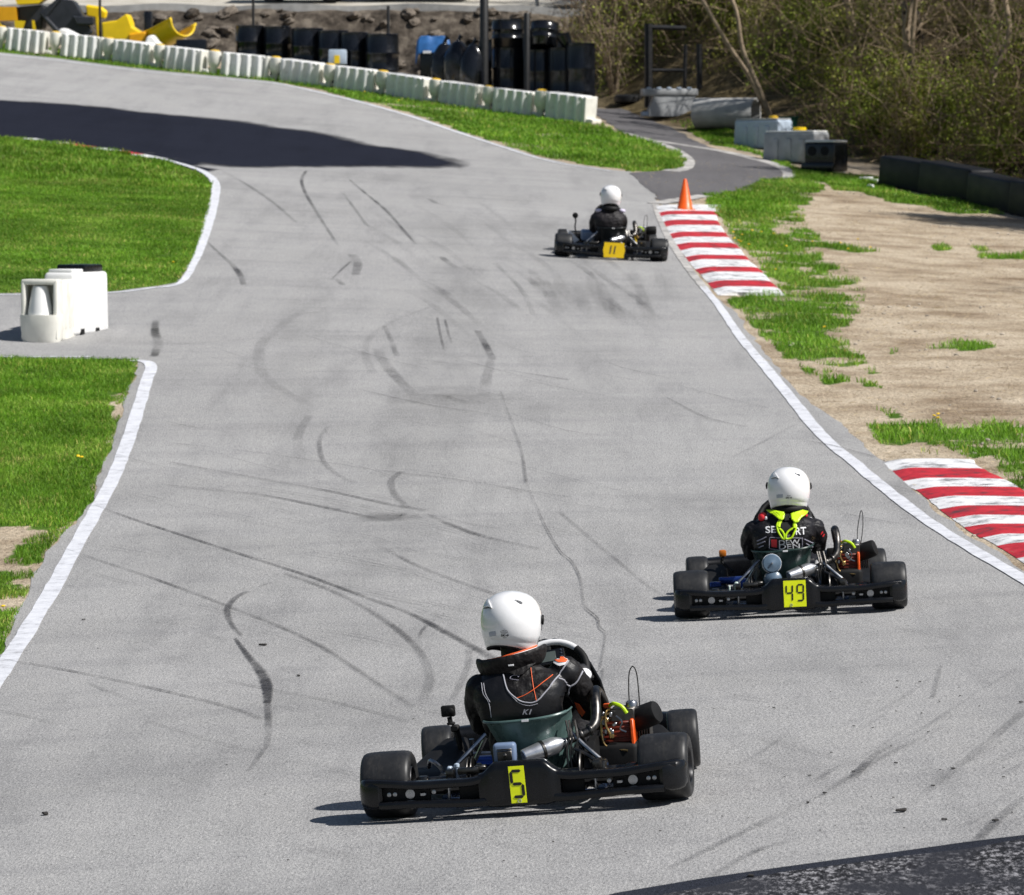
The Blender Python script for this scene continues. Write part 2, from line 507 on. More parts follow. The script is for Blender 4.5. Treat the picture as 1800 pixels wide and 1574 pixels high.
me.polygons.foreach_set('use_smooth', [True] * len(gf))
gm = grass_mask(gx, gy, gz).reshape(-1)
wd = np.clip((gy - woods_y(gx) + 1.0) / 2.0, 0, 1).reshape(-1) * sstep(-1, 2.5, gx - (gy - 98) * .12).reshape(-1)
bk = (((gy > 100.8) & (gy < 104.4)) * 1.0).reshape(-1) * (1 - wd)
at_ = me.attributes.new('mask', 'FLOAT_COLOR', 'POINT')
at_.data.foreach_set('color', np.stack([gm, wd, bk, np.ones_like(gm)], 1).astype(np.float32).ravel())
GROUND = bpy.data.objects.new('ground', me); COL.objects.link(GROUND); tag(GROUND, kind='structure')

def nmath(nt, op, a, b=None):
    n = nt.nodes.new('ShaderNodeMath'); n.operation = op
    for k, x in enumerate((a, b)):
        if x is None: continue
        if isinstance(x, (int, float)): n.inputs[k].default_value = x
        else: nt.links.new(x, n.inputs[k])
    return n.outputs[0]
def nnoise(nt, vec, scale, detail=4, rough=.5):
    n = nt.nodes.new('ShaderNodeTexNoise'); n.inputs['Scale'].default_value = scale; n.inputs['Detail'].default_value = detail; n.inputs['Roughness'].default_value = rough
    nt.links.new(vec, n.inputs['Vector']); return n.outputs['Fac']
def nramp(nt, fac, stops):
    n = nt.nodes.new('ShaderNodeValToRGB'); nt.links.new(fac, n.inputs[0])
    e = n.color_ramp.elements
    while len(e) < len(stops): e.new(.5)
    for k, (p, c) in enumerate(stops):
        e[k].position = p; e[k].color = (*c, 1) if len(c) == 3 else c
    return n.outputs[0]
def nmix(nt, fac, a, b, blend='MIX'):
    n = nt.nodes.new('ShaderNodeMix'); n.data_type = 'RGBA'; n.blend_type = blend
    for s, x in (('Factor', fac), ('A', a), ('B', b)):
        if isinstance(x, (int, float)): n.inputs[s].default_value = x
        elif isinstance(x, tuple): n.inputs[s].default_value = (*x, 1)
        else: nt.links.new(x, n.inputs[s])
    return n.outputs['Result']
def nmap(nt, vec, scale):
    n = nt.nodes.new('ShaderNodeMapping'); n.inputs['Scale'].default_value = scale; nt.links.new(vec, n.inputs[0]); return n.outputs[0]
def nbump(nt, h, strength, dist, normal_to):
    b = nt.nodes.new('ShaderNodeBump'); b.inputs['Strength'].default_value = strength; b.inputs['Distance'].default_value = dist
    nt.links.new(h, b.inputs['Height']); nt.links.new(b.outputs[0], normal_to)
def new_mat(name):
    m = bpy.data.materials.new(name); m.use_nodes = True
    nt = m.node_tree; tc = nt.nodes.new('ShaderNodeTexCoord')
    return m, nt, nt.nodes['Principled BSDF'], tc.outputs['Object']

m_ground, nt, p, oc = new_mat('ground_dirt_and_turf')
msk = nt.nodes.new('ShaderNodeVertexColor'); msk.layer_name = 'mask'
sep = nt.nodes.new('ShaderNodeSeparateColor'); nt.links.new(msk.outputs[0], sep.inputs[0])
dn = nnoise(nt, oc, 1.1, 8, .62)
dirt = nramp(nt, dn, [(.30, (.22, .16, .105)), (.48, (.41, .335, .245)), (.62, (.52, .44, .335)), (.75, (.44, .365, .27))])
fine = nnoise(nt, nmap(nt, oc, (1, .35, 1)), 38, 4, .7)
dirt = nmix(nt, .75, dirt, nramp(nt, fine, [(.34, (.30, .27, .24)), (.46, (.86, .85, .84)), (.56, (1, 1, 1)), (.68, (1.35, 1.32, 1.26))]), 'MULTIPLY')
gn = nnoise(nt, oc, 2.5, 5)
turf = nramp(nt, gn, [(.3, (.040, .085, .010)), (.55, (.075, .15, .014)), (.75, (.11, .16, .03))])
gfac = nmath(nt, 'ADD', sep.outputs[0], nmath(nt, 'MULTIPLY', nmath(nt, 'SUBTRACT', nnoise(nt, oc, 9, 5, .7), .5), 1.0))
gfac = nramp(nt, gfac, [(.42, (0, 0, 0)), (.6, (1, 1, 1))])
c = nmix(nt, gfac, dirt, turf)
litter = nramp(nt, nnoise(nt, oc, 6, 8, .75), [(.33, (.04, .03, .014)), (.5, (.12, .092, .045)), (.68, (.23, .175, .095))])
c = nmix(nt, sep.outputs[1], c, litter)
vor = nt.nodes.new('ShaderNodeTexVoronoi'); vor.inputs['Scale'].default_value = 2.2; nt.links.new(nmap(nt, oc, (1, 1, 1.4)), vor.inputs['Vector'])
rock = nramp(nt, nnoise(nt, oc, 2.6, 7, .7), [(.34, (.016, .013, .010)), (.5, (.075, .062, .050)), (.7, (.21, .18, .145))])
c = nmix(nt, sep.outputs[2], c, rock)
nt.links.new(c, p.inputs['Base Color']); p.inputs['Roughness'].default_value = .95; p.inputs['Specular IOR Level'].default_value = .15
nbump(nt, nmath(nt, 'ADD', fine, nmath(nt, 'MULTIPLY', nnoise(nt, oc, 5, 5), 2.0)), .9, .02, p.inputs['Normal'])
GROUND.data.materials.append(m_ground)

# ---- sheets laid over it
def resample(P, step, closed=True):
    P = np.asarray(P, float); out = []
    n = len(P)
    for i in range(n if closed else n - 1):
        a, b = P[i], P[(i + 1) % n]
        k = max(1, int(np.ceil(np.linalg.norm(b - a) / step)))
        out += [a + (b - a) * t / k for t in range(k)]
    if not closed: out.append(P[-1])
    return np.array(out)
def px2xy(L): L = np.asarray(L, float); return ground(L[:, 0], L[:, 1])
def sheet(name, px, off, material, step=.5, jitter=.0, extra=None):
    B = px2xy(px) if px is not None else np.asarray(extra, float)
    B = resample(B, min(step, .3))
    if jitter:
        B = B + jitter * np.stack([vnoise(B[:, 0], B[:, 1], .35, 5), vnoise(B[:, 0], B[:, 1], .35, 6)], 1) + jitter * .5 * np.stack([vnoise(B[:, 0], B[:, 1], .1, 7), vnoise(B[:, 0], B[:, 1], .1, 8)], 1)
    lo, hi = B.min(0), B.max(0)
    X, Y = np.meshgrid(np.arange(lo[0], hi[0], step) + .013, np.arange(lo[1], hi[1], step) + .017)
    I = inpoly(X, Y, B)
    pts = np.concatenate([B, np.stack([X[I], Y[I]], 1)])
    n = len(B)
    r = delaunay_2d_cdt([Vector(q) for q in pts], [], [list(range(n))], 1, 1e-5)
    V = np.array([q[:] for q in r[0]])
    v = np.concatenate([V, (H(V[:, 0], V[:, 1]) + off)[:, None]], 1)
    return one(name, (v, [tuple(f) for f in r[2]]), material, angle=None)

def asphalt(name, base, dark=.0, patch=False, rough=.8, spec=.3):
    m, nt, p, oc = new_mat(name)
    b = np.array(base)
    big = nnoise(nt, oc, .35, 6, .6)
    c = nramp(nt, big, [(.32, tuple(b * .88)), (.5, tuple(b)), (.68, tuple(b * 1.07))])
    st = nnoise(nt, nmap(nt, oc, (1.6, .16, 1)), 1.6, 6, .65)
    c = nmix(nt, .8, c, nramp(nt, st, [(.33, (.82, .82, .825)), (.5, (1, 1, 1)), (.7, (1.06, 1.055, 1.045))]), 'MULTIPLY')
    st2 = nnoise(nt, nmap(nt, oc, (.5, 2.2, 1)), .9, 5, .6)
    c = nmix(nt, .6, c, nramp(nt, st2, [(.35, (.86, .86, .87)), (.5, (1, 1, 1)), (.7, (1.04, 1.04, 1.03))]), 'MULTIPLY')
    agg = nnoise(nt, nmap(nt, oc, (1, .35, 1)), 44 if patch else 84, 3, .75)
    if patch:
        c2 = nmix(nt, 1.0, c, nramp(nt, agg, [(.40, (.4, .4, .4)), (.50, (1.2, 1.2, 1.2)), (.58, (6, 5.9, 5.6)), (.68, (11, 10.8, 10.2))]), 'MULTIPLY')
        wear = nramp(nt, nnoise(nt, nmap(nt, oc, (1.0, .45, 1)), 2.6, 6, .65), [(.38, (0, 0, 0)), (.56, (1, 1, 1))])
        c = nmix(nt, wear, nmix(nt, .5, c, (.03, .032, .042)), c2)
    else:
        c = nmix(nt, 1.0, c, nramp(nt, agg, [(.27, (.42, .42, .43)), (.42, (.84, .84, .84)), (.55, (1.03, 1.03, 1.03)), (.70, (1.4, 1.39, 1.37))]), 'MULTIPLY')
    nt.links.new(c, p.inputs['Base Color'])
    p.inputs['Roughness'].default_value = rough; p.inputs['Specular IOR Level'].default_value = spec
    nbump(nt, agg, .9, .008, p.inputs['Normal'])
    return m
m_asph = asphalt('worn_asphalt', (.334, .330, .328))
m_path = asphalt('old_dark_asphalt', (.125, .12, .125))
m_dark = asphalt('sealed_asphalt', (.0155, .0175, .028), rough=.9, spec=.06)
m_corner = asphalt('sealer_patch', (.034, .034, .038), patch=True, rough=.85, spec=.1)
m_seal = asphalt('smooth_sealer', (.026, .029, .040), rough=.8, spec=.1)

trk = px2xy(TRACK)
trk = np.concatenate([[(-14, -20)], [(-6, 8)], trk, [(9, 9)], [(14, -20)]])
tag(sheet('track', None, .004, m_asph, .5, .03, extra=trk), kind='structure')
tag(sheet('path', [(1030, 189), (1045, 200), (1090, 232), (1145, 250), (1190, 268), (1208, 285), (1195, 299), (1110, 305), (1150, 342), (1165, 362), (1240, 347), (1330, 331), (1392, 313), (1386, 297), (1330, 278), (1255, 262), (1215, 245), (1180, 225), (1130, 206), (1090, 192)], .008, m_path, .4, .05), kind='structure')
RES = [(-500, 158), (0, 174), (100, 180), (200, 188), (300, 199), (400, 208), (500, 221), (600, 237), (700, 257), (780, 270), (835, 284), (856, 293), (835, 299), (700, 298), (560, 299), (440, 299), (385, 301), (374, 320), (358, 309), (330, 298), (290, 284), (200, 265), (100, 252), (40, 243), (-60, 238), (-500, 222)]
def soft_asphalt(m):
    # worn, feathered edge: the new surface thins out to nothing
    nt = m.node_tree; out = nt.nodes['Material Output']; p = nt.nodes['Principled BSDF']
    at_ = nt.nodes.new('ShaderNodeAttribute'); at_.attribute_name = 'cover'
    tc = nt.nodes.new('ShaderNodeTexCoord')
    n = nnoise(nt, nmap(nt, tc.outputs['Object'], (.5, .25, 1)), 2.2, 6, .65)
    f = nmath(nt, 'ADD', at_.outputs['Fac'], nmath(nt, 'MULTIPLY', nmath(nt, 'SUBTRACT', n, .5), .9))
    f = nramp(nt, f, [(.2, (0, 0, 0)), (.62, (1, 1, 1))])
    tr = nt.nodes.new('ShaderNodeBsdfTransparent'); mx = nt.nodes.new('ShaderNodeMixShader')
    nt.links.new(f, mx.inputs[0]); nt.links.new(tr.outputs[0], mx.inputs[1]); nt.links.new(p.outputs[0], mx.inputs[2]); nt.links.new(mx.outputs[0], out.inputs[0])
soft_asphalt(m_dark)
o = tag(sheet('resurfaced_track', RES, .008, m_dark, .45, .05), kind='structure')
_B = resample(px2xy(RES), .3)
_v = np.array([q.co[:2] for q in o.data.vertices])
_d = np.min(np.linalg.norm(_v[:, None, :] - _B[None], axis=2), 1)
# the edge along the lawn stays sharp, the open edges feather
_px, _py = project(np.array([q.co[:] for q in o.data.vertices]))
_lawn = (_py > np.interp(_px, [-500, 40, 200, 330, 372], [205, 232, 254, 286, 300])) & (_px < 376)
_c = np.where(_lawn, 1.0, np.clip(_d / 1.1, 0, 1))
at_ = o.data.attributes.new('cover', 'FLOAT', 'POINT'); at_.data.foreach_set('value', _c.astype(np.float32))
tag(sheet('resurfaced_corner', [(940, 1610), (1080, 1574), (1240, 1547), (1500, 1512), (1700, 1485), (1800, 1472), (2100, 1432), (2700, 1600), (2700, 1960), (900, 1960)], .008, m_seal, .3, .02), kind='structure')
tag(sheet('worn_corner', [(1010, 1620), (1170, 1574), (1330, 1548), (1500, 1526), (1700, 1500), (1800, 1484), (2100, 1444), (2700, 1610), (2700, 1960), (950, 1960)], .012, m_corner, .3, .05), kind='structure')

# ---- painted lines
m_paint, nt, p, oc = new_mat('worn_white_paint')
wn = nnoise(nt, oc, 7, 8, .75)
c = nramp(nt, wn, [(.34, (.36, .36, .38)), (.46, (.60, .61, .65)), (.6, (.70, .71, .75))])
c = nmix(nt, .8, c, nramp(nt, nnoise(nt, oc, 90, 3, .7), [(.3, (.72, .72, .72)), (.45, (1, 1, 1)), (.7, (1.06, 1.06, 1.06))]), 'MULTIPLY')
nt.links.new(c, p.inputs['Base Color']); p.inputs['Roughness'].default_value = .65
m_paintdim, nt, p, oc = new_mat('dirty_white_paint')
c = nramp(nt, nnoise(nt, oc, 3, 8, .75), [(.36, (.16, .155, .15)), (.48, (.40, .385, .37)), (.64, (.55, .53, .5))])
nt.links.new(c, p.inputs['Base Color']); p.inputs['Roughness'].default_value = .75
m_kred, nt, p, oc = new_mat('worn_red_kerb_paint')
c = nramp(nt, nnoise(nt, oc, 6, 8, .72), [(.36, (.09, .04, .04)), (.46, (.42, .014, .024)), (.57, (.58, .02, .032)), (.66, (.60, .07, .08)), (.72, (.62, .50, .48))])
nt.links.new(c, p.inputs['Base Color']); p.inputs['Roughness'].default_value = .5
m_kwhite, nt, p, oc = new_mat('worn_white_kerb_paint')
c = nramp(nt, nnoise(nt, oc, 5, 8, .75), [(.36, (.16, .16, .165)), (.46, (.56, .56, .57)), (.52, (.80, .80, .81))])
nt.links.new(c, p.inputs['Base Color']); p.inputs['Roughness'].default_value = .55

def strip(name, px, width, off, material, step=.25, smooth=4, wob=.006):
    P = catmull(px2xy(px), smooth)
    P = resample(P, step, False)
    t = np.gradient(P, axis=0); t /= np.linalg.norm(t, axis=1)[:, None]
    n = np.stack([-t[:, 1], t[:, 0]], 1)
    W = np.interp(np.linspace(0, 1, len(P)), np.linspace(0, 1, len(width)), width) if not np.isscalar(width) else np.full(len(P), width)
    e1 = wob * vnoise(P[:, 0], P[:, 1], .3, 21)[:, None]; e2 = wob * vnoise(P[:, 0], P[:, 1], .3, 22)[:, None]
    L = P + n * (W[:, None] / 2 + e1); R = P - n * (W[:, None] / 2 + e2)
    rows = []
    for k in range(len(P)):
        a = np.stack([L[k], (L[k] + R[k]) / 2, R[k]]); rows.append(np.concatenate([a, (H(a[:, 0], a[:, 1]) + off)[:, None]], 1))
    v = np.concatenate(rows); f = []
    for k in range(len(P) - 1):
        for j in (0, 1):
            a = k * 3 + j; f.append((a, a + 1, a + 4, a + 3))
    o = one(name, (v, f), material, angle=None)
    return o
LINES = [
    ([(-150, 1400), (-60, 1277), (0, 1187), (35, 1132), (70, 1075), (105, 1015), (140, 950), (175, 888), (200, 840), (224, 780), (243, 720), (259, 668), (266, 648), (258, 638), (232, 635)], .115, .010, m_paint),
    ([(-300, 519), (0, 520), (190, 516), (262, 508), (316, 499), (342, 462), (361, 412), (375, 360), (379, 325), (363, 306), (331, 293), (288, 281)], [.05, .06, .09, .12, .13, .13, .12, .12], .010, m_paint),
    ([(-300, 630), (0, 629), (60, 629), (160, 629)], .06, .010, m_paint),
    ([(1236, 505), (1250, 522), (1268, 545), (1300, 592), (1340, 640), (1385, 695), (1425, 745), (1450, 772), (1478, 797), (1500, 813), (1540, 848), (1580, 880), (1625, 914), (1680, 950), (1740, 986), (1800, 1021), (1900, 1083), (2100, 1210), (2420, 1430), (2750, 1720)], [.08, .11, .105, .105, .105], .010, m_paint),
    ([(1152, 360), (1160, 385), (1178, 424), (1212, 475), (1240, 510)], .10, .010, m_paintdim),
    ([(-300, 78), (-60, 92), (0, 97), (100, 107), (200, 120), (300, 131), (400, 140), (480, 147), (560, 163), (650, 185), (730, 208), (800, 232), (870, 255), (950, 280), (1000, 291), (1075, 302)], [.12, .12, .12, .12, .09, .06], .010, m_paint),
    ([(1100, 235), (1150, 250), (1190, 267), (1206, 284), (1200, 297), (1180, 302)], [.12, .2, .3, .3], .012, m_paintdim),
    ([(1135, 246), (1200, 256), (1270, 267), (1330, 281), (1368, 292), (1388, 305), (1382, 318)], [.2, .3, .25, .2], .012, m_paintdim),
    ([(1150, 359), (1240, 345)], .25, .012, m_paintdim)]
for L, wd_, off, m_ in LINES:
    tag(strip('edge_line', L, wd_, off, m_), kind='structure')
# the faded red and white kerb along the lawn
kp = [(45, 244.5, m_kwhite), (68, 247.5, None), (100, 251.5, m_kwhite), (118, 254.5, m_kred), (160, 260, None), (170, 261.5, m_kwhite), (208, 267, m_kred), (242, 273, m_kwhite), (282, 280.5, None)]
for k in range(len(kp) - 1):
    if kp[k][2] is None: continue
    tag(strip('painted_kerb', [(kp[k][0], kp[k][1]), ((kp[k][0] + kp[k + 1][0]) / 2, (kp[k][1] + kp[k + 1][1]) / 2), (kp[k + 1][0], kp[k + 1][1])], .30, .014, kp[k][2]), kind='structure')

# ---- tyre marks, a crack and stains on the asphalt
def mark_mat(name, col, scale, lo, hi, stretch=(1, 1, 1)):
    m = bpy.data.materials.new(name); m.use_nodes = True
    nt = m.node_tree; p = nt.nodes['Principled BSDF']; out = nt.nodes['Material Output']
    tc = nt.nodes.new('ShaderNodeTexCoord'); oc = tc.outputs['Object']
    a = nt.nodes.new('ShaderNodeAttribute'); a.attribute_name = 'strength'
    n = nnoise(nt, nmap(nt, oc, stretch), scale, 6, .7)
    mr = nt.nodes.new('ShaderNodeMapRange'); mr.inputs[1].default_value = lo; mr.inputs[2].default_value = hi
    nt.links.new(n, mr.inputs[0])
    fac = nmath(nt, 'MULTIPLY', a.outputs['Fac'], mr.outputs[0])
    tr = nt.nodes.new('ShaderNodeBsdfTransparent'); mx = nt.nodes.new('ShaderNodeMixShader')
    nt.links.new(fac, mx.inputs[0]); nt.links.new(tr.outputs[0], mx.inputs[1]); nt.links.new(p.outputs[0], mx.inputs[2])
    nt.links.new(mx.outputs[0], out.inputs[0])
    p.inputs['Base Color'].default_value = (*col, 1); p.inputs['Roughness'].default_value = .9; p.inputs['Specular IOR Level'].default_value = .15
    return m
m_mark = mark_mat('rubber_marks', (.05, .05, .055), 30, .28, .6)
m_stain = mark_mat('oil_stain', (.06, .06, .058), 5, .25, .55)
def marks(name, items, material, off):
    V, Fc, A = [], [], []
    for px, wpx, st in items:
        P = resample(catmull(px2xy(px), 6), .12, False)
        t = np.gradient(P, axis=0); t /= np.linalg.norm(t, axis=1)[:, None] + 1e-9
        n = np.stack([-t[:, 1], t[:, 0]], 1)
        K = len(P); u = np.linspace(0, 1, K)
        wv = np.interp(u, np.linspace(0, 1, len(wpx)), wpx)
        sv = 1.18 * np.interp(u, np.linspace(0, 1, len(st)), st)
        sv = sv * np.clip(.75 + .5 * vnoise(P[:, 0] * 3, P[:, 1], .7, 33), 0, 1.2)
        b = sum(len(x) for x in V)
        sv = sv * (1 - .5 * np.clip(vnoise(P[:, 0] * 9, P[:, 1] * 2, .5, 35), 0, 1))
        for q, k in ((-.5, 0.), (-.28, 1.), (.28, 1.), (.5, 0.)):
            e = P + n * (wv * q)[:, None]
            V.append(np.concatenate([e, (H(e[:, 0], e[:, 1]) + off)[:, None]], 1)); A.append(sv * k)
        for c in range(3):
            for k in range(K - 1):
                a = b + c * K + k; Fc.append((a, a + 1, a + K + 1, a + K))
        off += .00003
    o = one(name, (np.concatenate(V), Fc), material, angle=None)
    at_ = o.data.attributes.new('strength', 'FLOAT', 'POINT')
    at_.data.foreach_set('value', np.concatenate(A).astype(np.float32))
    tag(o, kind='structure')
    return o
def zb(L): return [(a / 2, 850 + b / 2) for a, b in L]           # read off an enlargement
def zm(L): return [(300 + a / 2.5386, 280 + b / 2.5386) for a, b in L]
MK = [
    (zb([(330, 80), (400, 105), (500, 140), (700, 205), (900, 270), (1100, 335), (1300, 410), (1450, 465), (1600, 545), (1700, 600), (1790, 650)]), [.02, .03, .035, .04, .06, .08], [.35, .8, .7, .75, .8, .6]),
    (zb([(200, 225), (350, 275), (560, 345), (800, 435), (1000, 515), (1150, 590), (1300, 690), (1450, 790)]), [.02, .035, .04, .05], [.3, .65, .6, .45, .25]),
    (zb([(0, 622), (60, 632), (200, 655), (400, 695), (600, 740), (800, 790), (920, 832)]), [.02, .03, .03, .04], [.3, .75, .6, .35]),
    (zb([(1000, 320), (1150, 375), (1280, 440), (1400, 520), (1480, 600), (1512, 680), (1500, 740), (1470, 790)]), [.04, .05, .06, .08], [.3, .5, .5, .35, .1]),
    (zb([(868, 385), (825, 410), (800, 450), (815, 500), (850, 540)]), [.05, .055, .045, .025], [.5, .9, .95, .7]),
    (zb([(828, 550), (880, 620), (920, 670), (940, 720), (942, 775)]), [.02, .05, .07, .07, .05], [.9, 1, .95, 1, .9]),
    (zb([(942, 770), (945, 850), (940, 920), (905, 975), (870, 1020)]), [.045, .045, .04, .03], [.55, .5, .4, .15]),
    (zb([(1350, 230), (1450, 285), (1600, 345), (1760, 400)]), [.04, .04, .05], [.15, .55, .5, .4]),
    (zb([(1510, 115), (1600, 155), (1700, 190), (1900, 235)]), [.05, .06, .05], [.2, .55, .5, .3]),
    (zb([(1500, 112), (1700, 155), (1900, 185)]), [.03, .03], [.4, .4, .2]),
    (zb([(560, 5), (700, 25), (900, 40), (1100, 80), (1320, 125)]), [.025, .03, .05], [.4, .5, .5, .6]),
    (zb([(1050, 10), (1200, 40), (1400, 85), (1520, 95)]), [.025, .03, .03], [.3, .45, .4, .2]),
    (zb([(315, 708), (400, 745), (520, 790)]), [.025, .02], [.5, .35, .1]),
    (zb([(520, 840), (640, 880), (800, 925), (940, 960)]), [.03, .03], [.2, .35, .25, .1]),
    (zb([(660, 672), (800, 700), (1000, 740), (1200, 780), (1500, 860)]), [.03, .03], [.1, .35, .35, .3, .1]),
    (zb([(915, 365), (960, 352), (1010, 348)]), [.03, .02], [.5, .3, .1]),
    (zb([(1650, 590), (1648, 640), (1620, 710), (1590, 770)]), [.05, .05], [.25, .5, .45, .1]),
    (zb([(1500, 505), (1480, 530), (1478, 550)]), [.03, .03], [.4, .3, .1]),
    (zb([(0, 805), (100, 825), (190, 850)]), [.03, .03], [.2, .3, .1]),
    (zm([(230, 55), (330, 110), (450, 190), (560, 285)]), [.06, .08, .06], [.2, .35, .45, .2]),
    (zm([(605, 55), (585, 95), (600, 150), (640, 220), (690, 300), (745, 385)]), [.06, .06, .05], [.6, .7, .5, .6, .3]),
    (zm([(800, 95), (870, 155), (960, 230), (1040, 320), (1095, 385)]), [.05, .06, .05], [.5, .7, .7, .6, .2]),
    (zm([(160, 370), (220, 425), (285, 485), (315, 530), (325, 565)]), [.04, .05, .09, .08], [.35, .55, .6, .8, .4]),
    (zm([(770, 155), (830, 235), (880, 300), (930, 315)]), [.05, .06], [.3, .45, .35, .1]),
    (zm([(810, 430), (835, 470), (825, 520)]), [.14, .12], [.3, .5, .3]),
    (zm([(805, 460), (760, 500), (715, 545)]), [.04, .04], [.4, .45, .2]),
    (zm([(740, 540), (770, 565)]), [.08, .08], [.4, .4]),
    (zm([(955, 750), (985, 815), (1010, 885)]), [.06, .07], [.3, .42, .2]),
    (zm([(1370, 770), (1405, 830), (1440, 900)]), [.08, .09], [.45, .6, .2]),
    (zm([(1430, 890), (1410, 990), (1400, 1060)]), [.10, .14], [.12, .22, .08]),
    (zm([(1190, 710), (1205, 790), (1222, 860)]), [.03, .03], [.4, .5, .2]),
    (zm([(1225, 720), (1240, 780), (1255, 825)]), [.03, .03], [.4, .45, .1]),
    (zm([(920, 850), (960, 920), (1020, 990), (1090, 1060)]), [.12, .14, .12], [.15, .35, .35, .1]),
    (zm([(660, 690), (560, 700), (470, 770), (400, 840), (410, 960), (520, 1050), (640, 1110)]), [.12, .14, .12], [.08, .16, .18, .16, .14, .04]),
    (zm([(1160, 665), (1010, 720), (890, 800), (870, 880), (900, 960)]), [.06, .09, .12], [.08, .2, .22, .1]),
    (zm([(620, 1150), (570, 1240), (580, 1340)]), [.09, .12], [.18, .2, .06]),
    (zm([(700, 1200), (665, 1260), (680, 1350), (740, 1410), (820, 1450)]), [.05, .05, .06], [.25, .4, .3, .1]),
    (zm([(1030, 1400), (985, 1440), (1000, 1500), (1060, 1560)]), [.07, .07], [.25, .35, .2]),
    (zm([(620, 955), (800, 950), (960, 950)]), [.04, .05], [.1, .3, .15]),
    (zm([(830, 1030), (1000, 1070), (1200, 1110), (1400, 1140), (1580, 1180)]), [.035, .04], [.15, .4, .4, .3, .1]),
    (zm([(1090, 895), (1200, 910), (1320, 925)]), [.03, .03], [.2, .4, .15]),
    (zm([(1480, 945), (1620, 965), (1777, 990)]), [.03, .035], [.3, .5, .5]),
    (zm([(0, 1358), (200, 1395), (450, 1440), (700, 1485), (960, 1540), (1150, 1575)]), [.03, .035, .035], [.5, .55, .4, .55, .3]),
    (zm([(0, 1462), (200, 1480), (500, 1520), (760, 1570)]), [.03, .035], [.4, .5, .45, .4]),
    (zm([(0, 1272), (300, 1305), (600, 1345), (900, 1390), (1300, 1440), (1777, 1515)]), [.025, .03, .03], [.3, .35, .3, .35, .5, .4]),
    (zm([(0, 835), (200, 820), (420, 805), (650, 815)]), [.03, .03], [.2, .3, .3, .1]),
    (zm([(100, 1430), (280, 1462)]), [.03, .03], [.4, .1]),
    (zm([(1210, 440), (1245, 470), (1280, 490)]), [.10, .10], [.5, .6, .1]),
    (zm([(1150, 180), (1200, 205), (1290, 220)]), [.08, .1], [.3, .35, .1]),
    (zm([(1450, 470), (1560, 580), (1620, 700)]), [.07, .08], [.15, .3, .1]),
    ([(985, 903), (1040, 950), (1100, 1000), (1150, 1040), (1185, 1055)], [.03, .03], [.25, .4, .35, .1]),
    ([(900, 730), (1000, 760), (1100, 772)], [.03, .03], [.2, .3, .1]),
    ([(1170, 700), (1240, 735), (1310, 752)], [.025, .03], [.2, .5, .2]),
    ([(1180, 730), (1250, 740), (1312, 754)], [.02, .02], [.2, .4, .2]),
    ([(1390, 772), (1460, 785), (1540, 806)], [.025, .03], [.35, .6, .5]),
    ([(1280, 810), (1340, 780), (1400, 748)], [.04, .04], [.1, .3, .15]),
    ([(1480, 905), (1560, 920), (1640, 932)], [.03, .03], [.2, .35, .15]),
    ([(1000, 870), (1200, 880), (1300, 885)], [.03, .03], [.1, .25, .1]),
    ([(1070, 640), (1100, 650), (1180, 668)], [.03, .03], [.3, .3, .1]),
    ([(1180, 1530), (1300, 1470), (1440, 1400), (1560, 1330), (1660, 1280)], [.05, .06, .05], [.15, .3, .15, .25, .1]),
    ([(1500, 1370), (1540, 1330), (1580, 1310)], [.06, .05], [.5, .4, .1]),
    ([(1600, 1420), (1700, 1340), (1800, 1255)], [.06, .07], [.1, .35, .3]),
    ([(1640, 1230), (1650, 1190), (1655, 1170)], [.03, .03], [.3, .3, .1]),
    ([(1720, 1480), (1760, 1440), (1800, 1405)], [.06, .06], [.3, .4, .3]),
    ([(1250, 1545), (1330, 1500), (1400, 1480)], [.05, .05], [.2, .4, .1]),
]
# soft darker racing line near the far kart
for k in range(22):
    x0 = 620 + 420 * rng.random(); y0 = 320 + 200 * rng.random()
    L = 60 + 120 * rng.random()
    MK.append(([(x0, y0), (x0 + L * .5, y0 + L * .28), (x0 + L, y0 + L * .7)], [.05, .12, .06], [.02, .09 + .17 * rng.random(), .02]))
for k in range(10):
    x0 = 930 + 24 * k + 12 * rng.random(); y0 = 455 + 75 * rng.random()
    MK.append(([(x0, y0), (x0 + 8, y0 + 25), (x0 + 25, y0 + 50 + 30 * rng.random())], [.10, .2, .1], [.05, .13 + .12 * rng.random(), .02]))
for k in range(110):
    x0 = 60 + 1500 * rng.random(); y0 = 560 + 960 * rng.random(); L = 60 + 240 * rng.random()
    sl_ = .12 + .16 * rng.random()
    MK.append(([(x0, y0), (x0 + L * .5, y0 + L * sl_ * .5 + 4), (x0 + L, y0 + L * sl_)], [.03, .05, .03], [.02, .08 + .20 * rng.random() ** 2, .02]))
for k in range(34):      # long thin pairs swung across the entry of the bend
    x0 = 120 + 700 * rng.random(); y0 = 770 + 330 * rng.random(); L = 180 + 420 * rng.random(); sl_ = .14 + .17 * rng.random(); c_ = rng.uniform(-12, 22)
    for dy in ((0, rng.uniform(5, 9)) if k % 2 else (0,)):
        MK.append(([(x0, y0 + dy), (x0 + L * .5, y0 + dy + L * sl_ * .5 - c_), (x0 + L, y0 + dy + L * sl_)], [.018, .03, .02], [.03, .16 + .2 * rng.random(), .10, .02]))
for k in range(18):      # sweeping arcs towards the lower right corner
    x0 = 1250 + 500 * rng.random(); y0 = 1240 + 230 * rng.random(); L = 70 + 160 * rng.random()
    MK.append(([(x0, y0), (x0 + L * .5, y0 - L * .22), (x0 + L, y0 - L * .55)], [.02, .04, .02], [.03, .12 + .16 * rng.random(), .02]))
marks('tyre_marks', MK, m_mark, .0112)
